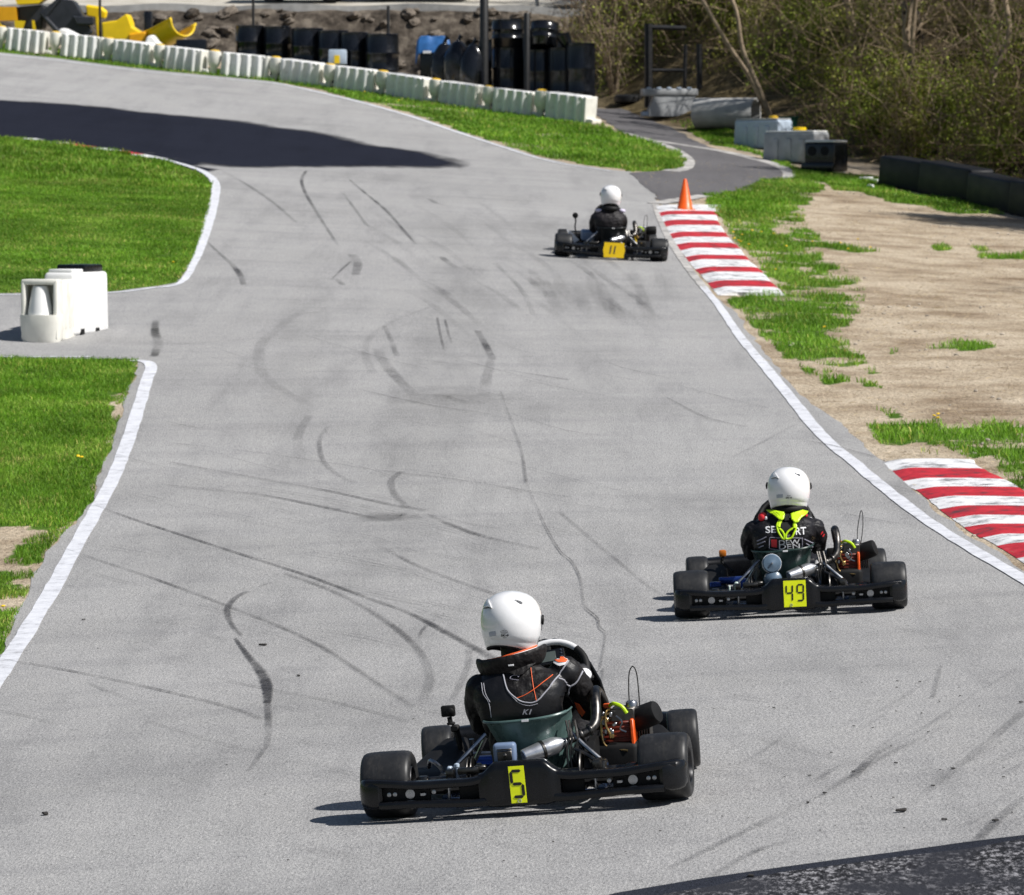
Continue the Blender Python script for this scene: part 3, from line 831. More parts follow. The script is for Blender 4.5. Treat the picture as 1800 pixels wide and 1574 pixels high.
marks('tar_crack', [([(925, 850), (940, 885), (960, 930), (985, 972), (1005, 990), (1020, 1020), (1026, 1060), (1030, 1072), (1050, 1090), (1054, 1106), (1064, 1118), (1060, 1150), (1055, 1180)], [.010, .016, .018, .012], [.3, .6, .65, .45]),
                    ([(880, 690), (905, 760), (918, 800), (925, 850)], [.02, .03], [.2, .4, .5]),
                    ([(1060, 1180), (1058, 1210)], [.02, .02], [.5, .2])], m_mark, .0150)
marks('oil_stain', [([(274, 566), (273, 585), (278, 605), (272, 628)], [.08, .1, .12, .09], [.55, .65, .7, .6]), ([(700, 700), (800, 705), (880, 690)], [.8, 1.2, .7], [.05, .13, .05]), ([(640, 905), (690, 912), (740, 910)], [.3, .5, .3], [.1, .35, .1]), ([(740, 330), (800, 450), (790, 600), (740, 780), (680, 950), (620, 1120)], [.5, .9, 1.0, .8], [.02, .07, .08, .06, .02]), ([(900, 340), (1000, 480), (1050, 620), (1040, 800)], [.5, .9, .7], [.02, .07, .05, .01]), ([(560, 420), (540, 560), (500, 720), (470, 860)], [.4, .6, .5], [.01, .05, .05, .01])], m_stain, .0160)
# ------------------------------------------------------------------ kerbs, cone, barrier blocks
def kerb(name, left, right, bounds, label, h=.032):
    """raised rumble kerb: left = edge by the track, right = outer edge, bounds = image rows where the colour changes (white first)"""
    left = np.array(left, float); right = np.array(right, float)
    def row(y):
        return (np.interp(y, left[:, 1], left[:, 0]), np.interp(y, right[:, 1], right[:, 0]))
    prof = [(0, 0), (.05, .25), (.12, .62), (.19, .9), (.25, 1.0), (.6, .97), (.93, .8), (.985, .55), (1.0, -.3)]
    V, Fc, Mi = [], [], []
    for k in range(len(bounds) - 1):
        ys = np.linspace(bounds[k], bounds[k + 1], 4)
        b = sum(len(q) for q in V)
        for y in ys:
            xl, xr = row(y)
            a, c = px2xy([(xl, y), (xr, y)])
            pr = np.array(prof)
            hs = h
            e = a + (c - a) * pr[:, :1]
            e = e + .012 * vnoise(e[:, 0], e[:, 1], .2, 50 + k)[:, None]
            V.append(np.concatenate([e, (H(e[:, 0], e[:, 1]) + .004 + hs * pr[:, 1] * (1 + .1 * vnoise(e[:, 0], e[:, 1], .3, 9)))[:, None]], 1))
        n = len(prof)
        for r in range(3):
            for j in range(n - 1):
                a = b + r * n + j
                Fc.append((a, a + 1, a + n + 1, a + n)); Mi.append(k % 2)
        Fc.append(tuple(b + j for j in range(n))); Mi.append(k % 2)
        Fc.append(tuple(b + 3 * n + j for j in range(n))[::-1]); Mi.append(k % 2)
    me = bpy.data.meshes.new(name); me.from_pydata(np.concatenate(V).tolist(), [], Fc)
    me.materials.append(m_kwhite); me.materials.append(m_kred); me.polygons.foreach_set('material_index', Mi); me.update()
    o = bpy.data.objects.new(name, me); COL.objects.link(o)
    tag(o, label, 'kerb', 'red and white rumble kerbs')
    return o
kerb('rumble_kerb', [(1150, 364), (1156, 380), (1166, 397), (1180, 421), (1200, 447), (1218, 470), (1240, 493), (1262, 520)],
     [(1268, 364), (1262, 378), (1262, 390), (1270, 402), (1282, 420), (1302, 440), (1318, 460), (1340, 480), (1358, 500), (1380, 520)],
     [364, 375, 381.5, 391, 400, 412, 421, 431, 441, 453, 461, 474, 483, 498, 509, 520], 'striped red and white rumble kerb running down from the orange cone')
kerb('rumble_kerb', [(1553, 813), (1572, 833), (1592, 851), (1615, 867), (1640, 886), (1665, 907), (1700, 932), (1735, 952), (1770, 972), (1800, 992), (1850, 1022), (1920, 1065)],
     [(1712, 816), (1722, 824), (1745, 836), (1775, 850), (1800, 866), (1850, 900), (1920, 945), (1990, 990), (2060, 1065)],
     [813, 829, 847, 862, 879, 896, 913, 928, 946, 961, 983, 998, 1016, 1034, 1050, 1065], 'chipped red and white rumble kerb cut off by the photo\'s right edge beside kart 49', h=.026)

def cone_at(p, h, name, label):
    o = MB()
    o.add(lathe([(.001, h), (.018, h), (.024, h - .01), (.115, .035), (.12, .03)], 28))
    o.add(rbox(.30, .30, .03, .012, 2, (0, 0, .016)))
    c = o.build(name, m_cone); c.location = p
    return tag(c, label, 'traffic cone')
cone_at(G(1204, 372), .47, 'traffic_cone', 'bright orange traffic cone standing at the far end of the kerb')

def block_proto():
    """hollow plastic track barrier: ribbed body, interlocking column, yellow cap. x along the row, front towards -y"""
    r = empty('barrier_block')
    # body with vertical flutes: plan outline extruded up with a rounded top
    xs = np.linspace(.26, .99, 81)
    rings = []
    for z, ins in ((0, .0), (.03, -.004), (.25, -.002), (.405, 0), (.445, .012), (.46, .03)):
        fr = -.225 + ins + .085 * np.abs(np.cos(np.pi * (xs - .26) / .73 * 4)) ** 2.2 * (1 if z < .42 else .35)
        front = np.stack([np.clip(xs, .26 + ins, .99 - ins), fr, np.full_like(xs, z)], 1)
        back = np.array([[.99 - ins, .2 - ins, z], [.26 + ins, .2 - ins, z]])
        rings.append(np.concatenate([front, back]))
    one('body', loft(rings), m_whitepl, r, angle=50)
    b = MB(); b.add(rbox(.07, .38, .455, .02, 3, (1.04, .0, .228))).add(rbox(.14, .30, .08, .02, 2, (1.14, 0, .045)))
    b.build('end_post', m_creampl, r)
    one('column', lathe([(.055, 0), (.06, .13), (.09, .17), (.115, .24), (.118, .39), (.105, .45), (.08, .46)], 24, T(.13, -.08, 0)), m_creampl, r)
    one('cap', lathe([(.080, .455), (.084, .466), (.07, .478), (.03, .484), (.001, .485)], 24, T(.13, -.08, 0)), m_yelcap, r)
    return r
bp = block_proto()
jx = [-95, -10, 84, 182, 270, 362, 475, 569, 665, 757, 849, 942, 1042]
jy = [79, 86, 96, 106, 118, 129, 140, 153, 165, 180, 193, 205, 218]
bpos = [G(x, y) for x, y in zip(jx, jy)]
hint = ['white barrier block below the yellow platform legs, cut by the left photo edge', 'white ribbed barrier block at the left photo edge below the black chute',
        'white ribbed barrier block below the folded white sheet', 'white ribbed barrier block in front of the angular yellow slide piece', 'white ribbed barrier block below the yellow half pipe end',
        'white ribbed barrier block left of the black drums, below bare rock', 'white ribbed barrier block in front of the two slim black drums', 'white ribbed barrier block in front of the wide black drum trio',
        'white ribbed barrier block between the drum trio and the blue tarp', 'white ribbed barrier block below the blue tarp and black bags', 'white ribbed barrier block in front of the stacked black drums', 'white barrier block ending the row beside the dark access path']
for k in range(len(jx) - 1):
    r = bp if k == 0 else copy_tree(bp)
    a, b = bpos[k], bpos[k + 1]
    d = b - a
    r.location = a
    yaw = math.atan2(d.y, d.x)
    L = math.hypot(d.x, d.y)
    # keep each block at its real length, stepping the row like the photograph's
    s = min(max(L / 1.10, .80), 1.7)
    dirv = Vector((d.x, d.y, 0)).normalized()
    r.rotation_euler = (rad(rng.uniform(-1.5, 1.5)), -math.atan2(d.z, L), max(min(yaw, .35), -1.0) + rad(rng.uniform(-2, 2)))
    hs = 1.0 if k < 11 else 1.12
    r.scale = (s, 1, hs)
    tag(r, hint[k], 'barrier', 'white plastic barrier blocks along the outside of the bend')

# the two blocks closing the side road at the left
def niche_block(parent_label):
    r = empty('barrier_block')
    b = MB()
    b.add(rbox(.38, .62, .56, .025, 3, (0, .52, .29)))
    for k in range(4): b.add(rbox(.03, .07, .42, .012, 2, (.182, .30 + .15 * k, .33)))
    b.build('body', m_creampl, r)
    b = MB()      # open end: basin, two cheeks, roof
    b.add(rbox(.045, .22, .54, .015, 2, (-.165, .12, .30))).add(rbox(.045, .22, .54, .015, 2, (.165, .12, .30))).add(rbox(.376, .22, .05, .018, 2, (0, .12, .555)))
    v, f = loft([superring(0, .10, z, w_, d_, 28, 2.6) for z, w_, d_ in ((.0, .185, .13), (.03, .195, .14), (.22, .215, .15), (.255, .212, .148))])
    b.add((v, f))
    b.build('end_niche', m_creampl, r)
    one('peg', lathe([(.13, .24), (.125, .28), (.085, .48), (.07, .52)], 28, T(-.01, .09, 0)), m_whitepl, r)
    return r
nb = niche_block('')
p0 = G(68, 603); p1 = G(101, 592)
nb.location = p0 + Vector((0, .02, 0)); nb.rotation_euler = (0, 0, rad(-11)); nb.scale = (1.0, 1.0, 1.08)
tag(nb, 'cream barrier block with an open end niche holding a white peg', 'barrier')
r = empty('barrier_block')
b = MB()
b.add(rbox(.40, .95, .60, .04, 3, (0, .5, .31), taper=.96))
for k in range(5): b.add(rbox(.03, .09, .46, .012, 2, (.190, .16 + .17 * k, .30)))
b.build('body', m_whitepl, r)
b = MB()
for k in range(2): b.add(rbox(.02, .10, .07, .006, 1, (.197, .25 + .4 * k, .035)))
build_each(b, 'fork_slot', m_mattblk, r)
one('cap', rbox(.36, .50, .07, .02, 2, (-.01, .62, .645)), m_blackpl, r)
one('lid', rbox(.30, .34, .03, .012, 2, (.0, .25, .625)), m_whitepl, r)
r.location = p1; r.rotation_euler = (0, 0, rad(-19)); r.scale = (.86, .92, 1.05)
tag(r, 'white barrier block with a flat black cap, standing behind the cream one', 'barrier')

# ------------------------------------------------------------------ karts
def kart_matrix(pos, yaw, roll):
    x, y, _ = pos
    z = float(H(x, y)) + .006
    f = Vector((-math.sin(yaw), math.cos(yaw), 0))
    pitch = math.atan2(float(H(x + f.x, y + f.y)) - float(H(x - f.x * .2, y - f.y * .2)), 1.2)
    return Matrix.Translation((x, y, z)) @ Matrix.Rotation(yaw, 4, 'Z') @ Matrix.Rotation(pitch, 4, 'X') @ Matrix.Rotation(roll, 4, 'Y')
def to_local(M, px, py, y):
    """point of the plane y = const of a kart seen at a point of the photograph"""
    Mi = M.inverted()
    o = Mi @ Vector((0, 0, CAMH))
    d = Mi.to_3x3() @ Vector(raydirs(px, py))
    t = (y - o.y) / d.y
    return o + t * d

def seg_digit(ch, x0, z0, w_, h_, t=.16, slant=.10):
    """seven segment digit made of hexagon bars; returns flat polygons in (x, z)"""
    if ch == 'I':
        q = np.array([(0, 0), (w_ * .62, 0), (w_ * .62, h_), (0, h_)], float); q[:, 0] += slant * q[:, 1]
        return [q + np.array([x0, z0])]
    S7 = {'5': 'afgcd', '4': 'fgbc', '9': 'afgbcd', '1': 'bc'}[ch]
    t = t * w_
    g = t * .10
    def bar(ax_, az, bx_, bz):
        d = np.array([bx_ - ax_, bz - az]); L = np.linalg.norm(d); d /= L; n = np.array([-d[1], d[0]])
        a = np.array([ax_, az]) + d * g; b = np.array([bx_, bz]) - d * g
        return [a, a + d * t / 2 + n * t / 2, b - d * t / 2 + n * t / 2, b, b - d * t / 2 - n * t / 2, a + d * t / 2 - n * t / 2]
    m = h_ / 2
    E = {'a': (0, h_, w_, h_), 'b': (w_, h_, w_, m), 'c': (w_, m, w_, 0), 'd': (0, 0, w_, 0), 'e': (0, 0, 0, m), 'f': (0, m, 0, h_), 'g': (0, m, w_, m)}
    out = []
    for s in S7:
        q = np.array(bar(*E[s])); q[:, 0] += slant * q[:, 1]
        out.append(q + np.array([x0, z0]))
    return out

def bumper(parent, plate, digits, plate_mat, digit_mat, dslant):
    """full width rear protection: two beams, broad middle, closed ends"""
    b = MB()
    def ybend(x):    # ends sweep forward
        return .055 * np.clip((np.abs(x) - .5) / .2, 0, 1) ** 2
    def beam(xs, z0, z1, y0, y1, e=4):
        rings = []
        for x, a, c, ya, yb in zip(xs, np.broadcast_to(z0, xs.shape), np.broadcast_to(z1, xs.shape), np.broadcast_to(y0, xs.shape), np.broadcast_to(y1, xs.shape)):
            q = superring(0, 0, 0, (yb - ya) / 2, (c - a) / 2, 20, e)
            rings.append(np.stack([np.full(20, x), q[:, 0] + (ya + yb) / 2 + ybend(x), q[:, 1] + (a + c) / 2], 1))
        b.add(loft(rings))
    xs = np.linspace(-.655, .655, 61)
    a_ = np.abs(xs)
    top = .170 + .016 * sstep(.40, .62, a_) + .014 * (1 - sstep(.12, .22, a_))
    beam(xs, top - .036 - .012 * sstep(.45, .6, a_) * 0, top, -.236, -.165)
    xs = np.linspace(-.60, .60, 61); a_ = np.abs(xs)
    beam(xs, .048 + .012 * sstep(.15, .5, a_), .083 + .01 * sstep(.15, .5, a_) + .01 * (1 - sstep(.13, .2, a_)), -.242, -.17)
    xs = np.concatenate([np.linspace(-.172, -.10, 9), np.linspace(-.09, .09, 7), np.linspace(.10, .172, 9)]); a_ = np.abs(xs)
    beam(xs, .050 - .010 * (1 - sstep(.10, .17, a_)), .184 + .046 * (1 - sstep(.095, .17, a_)), -.247 + .012 * sstep(.12, .172, a_), -.155, 5)
    for s in (-1, 1):     # closed ends
        xs = np.array([.585, .60, .63, .66, .68, .69]) * s
        if s < 0: pass
        beam(xs, np.array([.075, .066, .060, .060, .066, .085]), np.array([.175, .183, .188, .188, .182, .165]), np.array([-.225, -.238, -.242, -.236, -.222, -.20]), np.array([-.17, -.165, -.15, -.12, -.11, -.12]), 3.5)
    o = b.build('rear_bumper', m_blackpl, parent, angle=35)
    # mounting plate, bolts and steel bar seen through the slots
    b = MB()
    for s in (-1, 1):
        b.add(rbox(.23, .012, .09, .004, 1, (s * .50, -.180, .115)))
        b.add(rbox(.10, .012, .09, .004, 1, (s * .215, -.172, .112)))
    b.add(tube([(-.56, -.135, .115), (.56, -.135, .115)], .014, 8))
    build_each(b, 'bumper_bracket', m_mattblk, o)
    b = MB()
    for s in (-1, 1):
        for x in (.56, .535, .37):
            b.add(lathe([(.009, 0), (.009, .004), (.004, .005), (.004, .003)], 12, align((s * x, -.186, .118), (0, -1, 0))))
        b.add(lathe([(.022, 0), (.02, .006), (.001, .007)], 16, align((s * .47, -.187, .116), (0, -1, 0))), 0)
        b.add(rbox(.028, .02, .018, .004, 1, (s * .415, -.19, .112)))
        b.add(rbox(.012, .02, .06, .004, 1, (s * .31, -.16, .112)))
    build_each(b, 'bolt', m_steel, o)
    # number plate
    x0, x1, z0, z1 = plate['box']
    sl = plate.get('slant', 0)
    def P(x, z, off): # slant moves the top sideways
        return (x + sl * (z - z0), -.2475 - off - .0, z)
    n = 12
    zs = np.linspace(z0, z1, n)
    out = plate.get('notch', 0)
    V = []
    for off in (0, .004):
        for k, z in enumerate(zs):
            t = abs(k / (n - 1) - .5) * 2
            e = out * (1 - t * 1.6 if t < .6 else (t - .6) * .1)
            V += [P(x0 - e, z, off), P(x1 + e, z, off)]
    Fq = []
    for k in range(n - 1):
        a = 2 * n + 2 * k; Fq.append((a, a + 1, a + 3, a + 2))
        Fq.append((2 * k, 2 * k + 2, a + 2, a)); Fq.append((2 * k + 1, a + 1, a + 3, 2 * k + 3))
    Fq.append((0, 2 * n, 2 * n + 1, 1)); Fq.append((2 * n - 2, 2 * n - 1, 4 * n - 1, 4 * n - 2))
    pl = one('number_plate', (V, Fq), plate_mat, o, smooth=False)
    bm_ = MB()
    for ch, dx, dz, w_, h_, th in digits:
        for q in seg_digit(ch, dx, dz, w_, h_, th, dslant):
            bm_.add(([P(a, c, .0055) for a, c in q], [tuple(range(len(q)))]))
    bm_.build('digits', digit_mat, pl, smooth=False)
    if plate.get('badge'):
        bx_, bz = plate['badge']
        th = np.linspace(0, 2 * np.pi, 20)
        one('badge', tube([P(bx_ + .007 * np.cos(t), bz + .007 * np.sin(t), .0055) for t in th[:-1]], .0013, 5, closed=True), m_piping, pl)
    return o

def wheel(parent, x, y, R, W, steer=0):
    s = 1 if x > 0 else -1
    M = T(x, y, R) @ RZ(steer) @ RY(90 * s)      # local z = outwards
    h = W / 2
    rm = MB()
    r0 = .066
    rm.add(lathe([(.001, h * .1), (.03, h * .12), (.034, h * .35), (.036, h * .35), (.042, h * .05), (r0 - .008, h * .1), (r0 - .006, h * .8), (r0 + .004, h * .98), (r0 + .006, h * .9), (r0, h * .7), (r0, -h * .7), (r0 + .006, -h * .9), (r0 + .002, -h * .97), (r0 - .006, -h * .8), (r0 - .008, -h * .2), (.03, -h * .2)], 28), 0, M)
    for k in range(3):
        a = k * 2.094 + x
        rm.add(lathe([(.006, h * .35), (.006, h * .45), (.001, h * .46)], 8, T(.022 * math.cos(a), .022 * math.sin(a), 0)), 1, M)
    rm.add(lathe([(.014, h * .3), (.014, h * .62), (.009, h * .64)], 12), 1, M)
    w_ = rm.build('wheel', [m_rim, m_steel], parent)
    prof = [(r0 + .003, h * .80), (r0 + .012, h * .93), (R * .72, h * 1.0), (R * .86, h * .99), (R * .935, h * .93), (R * .975, h * .82), (R * .993, h * .62), (R, h * .3)]
    prof = prof + [(a, -b) for a, b in prof[::-1]]
    ty = one('tyre', lathe(prof, 56), m_rubber, w_, M, angle=50)
    # faint coloured maker's arc moulded on the outer wall is left plain; a thin wear bead only
    return w_

m_cyl_shade = mat('shaded_orange_cylinder', (.16, .018, .006), .5, var=.5, vscale=25)  # engine orange darkened: shade on the cylinder's rear is put into the colour
def build_kart(cfg):
    Mk = cfg['M']
    k = empty('racing_kart', Mk)
    tag(k, cfg['label'], 'go-kart', 'racing karts')
    st = cfg.get('steer', 0)
    for x in (-.5875, .5875): wheel(k, x, 0, .14, .212)
    for x in (-.548, .548): wheel(k, x, 1.05, .13, .136, st)
    one('rear_axle', tube([(-.60, 0, .14), (.60, 0, .14)], .02, 14), m_dsteel, k)
    # frame
    b = MB()
    for s in (-1, 1):
        b.add(tube(catmull([(s * .33, -.15, .085), (s * .325, .15, .07), (s * .31, .45, .06), (s * .20, .85, .06), (s * .22, 1.1, .07), (s * .40, 1.06, .09)], 5), .015, 8))
        b.add(tube([(s * .325, .02, .075), (s * .325, .02, .17)], .02, 8))
    for y, w_ in ((-.1, .33), (.30, .315), (.62, .26), (.98, .21)): b.add(tube([(-w_, y, .065), (w_, y, .065)], .014, 8))
    b.add(tube(catmull([(-.21, 1.05, .07), (-.2, 1.3, .07), (0, 1.36, .07), (.2, 1.3, .07), (.21, 1.05, .07)], 6), .013, 8))
    for s in (-1, 1): b.add(tube(catmull([(s * .31, .22, .07), (s * .55, .26, .10), (s * .58, .55, .10), (s * .50, .80, .09), (s * .24, .84, .07)], 5), .010, 8))
    b.build('frame', m_blue_tube, k)
    one('floor_tray', rbox(.44, .75, .008, .003, 1, (0, .84, .048)), m_mattblk, k)
    b = MB()
    for s in (-1, 1):
        b.add(rbox(.030, .09, .09, .008, 2, (s * .325, 0, .14))).add(rbox(.05, .05, .05, .01, 2, (s * .445, 0, .14)))
        b.add(rbox(.034, .10, .035, .006, 2, (s * .31, -.06, .18)))
    build_each(b, 'bearing_carrier', m_dsteel, k)
    b = MB()
    for s in (-1, 1):
        b.add(tube([(s * .175, .08, .315), (s * .25, .03, .245), (s * .318, 0, .185)], .009, 8))
        b.add(tube([(s * .18, .12, .30), (s * .30, .20, .10)], .009, 8))
    build_each(b, 'seat_strut', m_steel, k)
    # brake disc and caliper, sprocket
    b = MB()
    for dx in (-.008, .008): b.add(lathe([(.035, -.003), (.092, -.003), (.094, 0), (.092, .003), (.035, .003)], 36, align((-.235 + dx, 0, .14), (1, 0, 0))))
    b.build('brake_disc', m_dsteel, k)
    b = MB(); b.add(rbox(.062, .075, .055, .01, 2, (-.235, .085, .165))).add(rbox(.09, .035, .03, .006, 2, (-.235, -.075, .185)))
    b.add(rbox(.05, .05, .016, .004, 1, (-.185, -.06, .195)))
    build_each(b, 'brake_caliper', m_dsteel, k)
    one('sprocket', lathe([(.03, -.004), (.088, -.004), (.09, 0), (.088, .004), (.03, .004)], 48, align((.235, 0, .14), (1, 0, 0))), m_dsteel, k)
    one('chain_guard', loft([np.stack([np.full(14, x), *(lambda a: (.21 + (.23) * np.cos(a) , .155 + (.105) * np.sin(a)))(np.linspace(0, 2 * np.pi, 14, endpoint=False))], 1) for x in (.245, .25, .275, .28)]), m_mattblk, k)
    # seat: bucket shell
    zs = [.052, .058, .075, .11, .16, .22, .28, .33, .365, .380, .388, .386]
    hw = [.06, .115, .140, .150, .154, .157, .162, .168, .174, .178, .186, .192]
    yb = [.24, .17, .135, .105, .080, .060, .040, .024, .014, .010, .002, -.006]
    yf = [.60, .66, .66, .64, .58, .48, .36, .27, .21, .185, .175, .17]
    N = 41
    rings = []
    for z, w_, a, c in zip(zs, hw, yb, yf):
        t = np.linspace(-1, 1, N)
        ang = t * np.pi / 2
        x = w_ * np.sign(np.sin(ang)) * np.abs(np.sin(ang)) ** .75
        q = np.abs(np.cos(ang)) ** .75
        y = c + (a - c) * np.where(np.abs(t) < .98, np.clip(q * 1.0, 0, 1), 0)
        sx = cfg.get('seat_dx', 0.0)
        dz = -.014 * np.cos(ang) * (1 if z > .34 else 0) + .012 * np.sin(ang) * (z > .3)
        rings.append(np.stack([x + sx, y, z + dz], 1))
    v, f = loft(rings, closed=False, cap=False)
    f.append(tuple(range(N))[::-1])
    so_ = one('seat', (v, f), cfg['seat'], k, angle=60)
    md = so_.modifiers.new('thick', 'SOLIDIFY'); md.thickness = .006; md.offset = 1
    one('rim', tube(rings[-1][6:-6], .0065, 8), cfg['seat'], so_)
    one('rim_sticker', rbox(.03, .002, .010, .0005, 1, (cfg.get('seat_dx', 0) + .012, -.0155, .372)), m_white, so_, M=T(0, 0, 0))
    bumper(k, cfg['plate'], cfg['digits'], cfg['plate_mat'], cfg['digit_mat'], cfg.get('dslant', .06))
    # side pods, nose, front panel
    for s in (-1, 1):
        rings = []
        for y, x0, x1, z0, z1 in ((.26, .42, .58, .06, .12), (.30, .38, .605, .05, .135), (.45, .37, .615, .045, .14), (.62, .37, .61, .045, .14), (.76, .37, .56, .05, .185), (.85, .36, .50, .06, .225), (.885, .37, .45, .08, .215)):
            q = superring(0, 0, 0, (x1 - x0) / 2, (z1 - z0) / 2, 20, 4)
            rings.append(np.stack([s * (q[:, 0] + (x0 + x1) / 2), np.full(20, y), q[:, 1] + (z0 + z1) / 2], 1))
        one('side_pod', loft(rings), m_mattblk, k)
    rings = []
    for x in np.linspace(-.56, .56, 25):
        u = abs(x) / .56
        q = superring(0, 0, 0, .11 - .05 * u, .09 - .02 * u, 18, 3.2)
        rings.append(np.stack([np.full(18, x), q[:, 0] + 1.40 - .13 * u * u, q[:, 1] + .15], 1))
    one('nose_cone', loft(rings), m_blackpl, k)
    rings = []
    for z, w_, y in ((.16, .13, 1.02), (.24, .22, 1.0), (.33, .232, .98), (.42, .212, .965), (.50, .175, .955), (.565, .128, .95), (.60, .08, .948), (.612, .03, .948)):
        t = np.linspace(-1, 1, 15)
        rings.append(np.stack([cfg.get('panel_dx', 0) + w_ * t, y + .05 * (1 - t * t), np.full(15, z)], 1))
    fp = one('front_panel', loft(rings, closed=False, cap=False), m_blackpl, k)
    md = fp.modifiers.new('thick', 'SOLIDIFY'); md.thickness = .008
    # steering
    wc = Vector((cfg.get('wheel_dx', .03), .76, .495)); tilt = 52
    MW = T(*wc) @ RX(-90 + tilt - 90 + 90) if False else T(*wc) @ RX(tilt) @ RZ(cfg.get('wheel_turn', 8))
    th = np.linspace(0, 2 * np.pi, 56, endpoint=False)
    R_ = .150
    shape = np.stack([R_ * 1.03 * np.cos(th), np.where(np.sin(th) > -.62, R_ * np.sin(th), -R_ * .62 + .1 * (R_ * np.sin(th) + R_ * .62)), 0 * th], 1)
    sw = MB()
    sw.add(tube(shape, .014, 10, closed=True), 0, MW)
    for sgn in (-1, 1):
        g = shape[(np.abs(th - (0 if sgn > 0 else np.pi)) < .75) | (np.abs(th - 2 * np.pi) < .75) * (sgn > 0)]
        if sgn > 0:
            o_ = np.argsort(np.where(g[:, 1] >= 0, 0, 0) + np.arctan2(g[:, 1], g[:, 0])); g = g[o_]
        sw.add(tube(g, .0165, 10), 1, MW)
    for a in (-30, 90, 210): sw.add(tube([(0, 0, -.01), (.14 * math.cos(rad(a)), .14 * math.sin(rad(a)) * (.9 if a == 90 else .75), 0)], .011, 6), 1, MW)
    wo = sw.build('steering_wheel', [cfg['rim_mat'], m_mattblk], k)
    ds = MB()
    ds.add(rbox(.125, .075, .022, .006, 2, (.008, .052, .026)), 0, MW)
    d_ = ds.build('dash_display', m_blackpl, wo)
    one('screen', rbox(.078, .050, .002, .0008, 1, (-.008, .052, .0385)), m_lcd, d_, M=MW)
    bt = MB()
    for q in range(4): bt.add(lathe([(.004, 0), (.004, .003), (.001, .0035)], 10, T(.056, .078 - .017 * q, .037)), 0, MW)
    build_each(bt, 'button', m_steel, d_)
    one('steering_column', tube([(wc.x * .9, .77, .48), (.0, 1.0, .11)], .010, 8), m_dsteel, k)
    # engine on the right
    en = MB()
    en.add(rbox(.20, .22, .13, .025, 3, (.345, .37, .155)))
    en.add(lathe([(.06, -.05), (.065, -.03), (.065, .03), (.05, .05)], 20, align((.25, .32, .15), (1, 0, 0))))
    e = en.build('engine', m_mattblk, k)
    cy = MB()
    for q in range(9):
        cy.add(rbox(.122, .150, .011, .003, 1, (.358, .362, .150 + .019 * q)), 1)
    cy.add(rbox(.112, .138, .18, .012, 2, (.362, .36, .225)), 1)
    cy.add(rbox(.016, .165, .19, .004, 1, (.424, .352, .222)))  # sunlit right side keeps the plain orange
    cy.build('cylinder', [m_orange, m_cyl_shade] if cfg.get('orange', True) else [m_mattblk, m_mattblk], e)
    hd = MB()
    for q in range(6): hd.add(rbox(.10, .012, .055, .003, 1, (.385 + .0, .30 + .024 * q, .335)))
    hd.add(rbox(.10, .13, .03, .008, 2, (.365, .36, .322)))
    for q in range(5): hd.add(rbox(.006, .10, .09, .002, 1, (.440 + .011 * q, .43, .25)))
    hd.build('cylinder_head', m_dsteel, e)
    cb = MB()
    cb.add(lathe([(.024, -.03), (.026, 0), (.026, .04), (.02, .05)], 16, align((.415, .37, .335), (.1, 0, 1))))
    cb.add(rbox(.05, .05, .045, .01, 2, (.42, .385, .30)))
    cb.add(lathe([(.022, 0), (.022, .05)], 14, align((.40, .38, .30), (.95, -.25, .2))))
    cb.build('carburettor', m_steel, e)
    ab = one('air_filter', lathe([(.02, -.075), (.040, -.07), (.050, -.055), (.053, 0), (.051, .05), (.046, .062), (.02, .066)], 26, align(*cfg.get('filter', ((.472, .36, .315), (.92, -.28, .32))))), m_mattblk, e)
    ho = MB()
    ho.add(tube(catmull([(.325, .30, .345), (.30, .285, .33), (.292, .275, .27), (.30, .27, .22), (.33, .27, .20), (.40, .26, .185)], 6), .0055, 7))
    ho.add(tube(catmull([(.34, .31, .36), (.32, .27, .355), (.315, .262, .30), (.33, .262, .26)], 6), .005, 7))
    ho.add(tube(catmull([(.30, .32, .33), (.29, .28, .34), (.305, .26, .33)], 5), .006, 7))
    ho.add(rbox(.022, .02, .028, .004, 1, (.335, .272, .255))).add(rbox(.02, .02, .02, .004, 1, (.318, .27, .32)))
    build_each(ho, 'fuel_line', m_brass, e)
    sv = MB()
    for q in range(9):
        px_, pz = .30 + .09 * random.random(), .26 + .10 * random.random()
        sv.add(rbox(.014, .012, .022, .003, 1), 0, T(px_, .268, pz) @ RY(60 * random.random()))
    sv.add(tube(catmull([(.36, .27, .335), (.385, .262, .31), (.375, .262, .28), (.40, .262, .265)], 5), .004, 6))
    build_each(sv, 'linkage', m_steel, e)
    lead = MB()
    lead.add(tube(catmull([(.325, .34, .372), (.35, .30, .385), (.385, .285, .372), (.405, .285, .342)], 6), .0085, 8), 0)
    lead.add(tube([(.305, .35, .372), (.328, .335, .374)], .011, 8), 1)
    lead.build('spark_lead', [m_lime, m_ored], e)
    one('throttle_cable', tube(catmull([(.405, .40, .36), (.407, .40, .43), (.415, .40, .50), (.432, .40, .528), (.446, .40, .50), (.449, .40, .43), (.448, .40, .345)] if not cfg.get('cable') else cfg['cable'], 7), .0028, 6), m_mattblk, e)
    one('coil_box', rbox(.06, .05, .07, .008, 2, (.27, .42, .30)), m_mattblk, e)
    # exhaust
    ex = MB()
    ex.add(tube(catmull(cfg.get('pipe', [(.31, .46, .30), (.290, .42, .39), (.276, .34, .440), (.280, .25, .425), (.287, .20, .375), (.283, .165, .325), (.262, .135, .298), (.228, .115, .283), (.187, .10, .268)]), 7), [.017, .022, .0235, .0235, .023, .022, .020, .018, .017], 16))
    for p_ in ((.262, .135, .298), (.225, .113, .282)): ex.add(lathe([(.026, -.006), (.028, 0), (.026, .006)], 16, align(p_, (.8, .35, .3))))
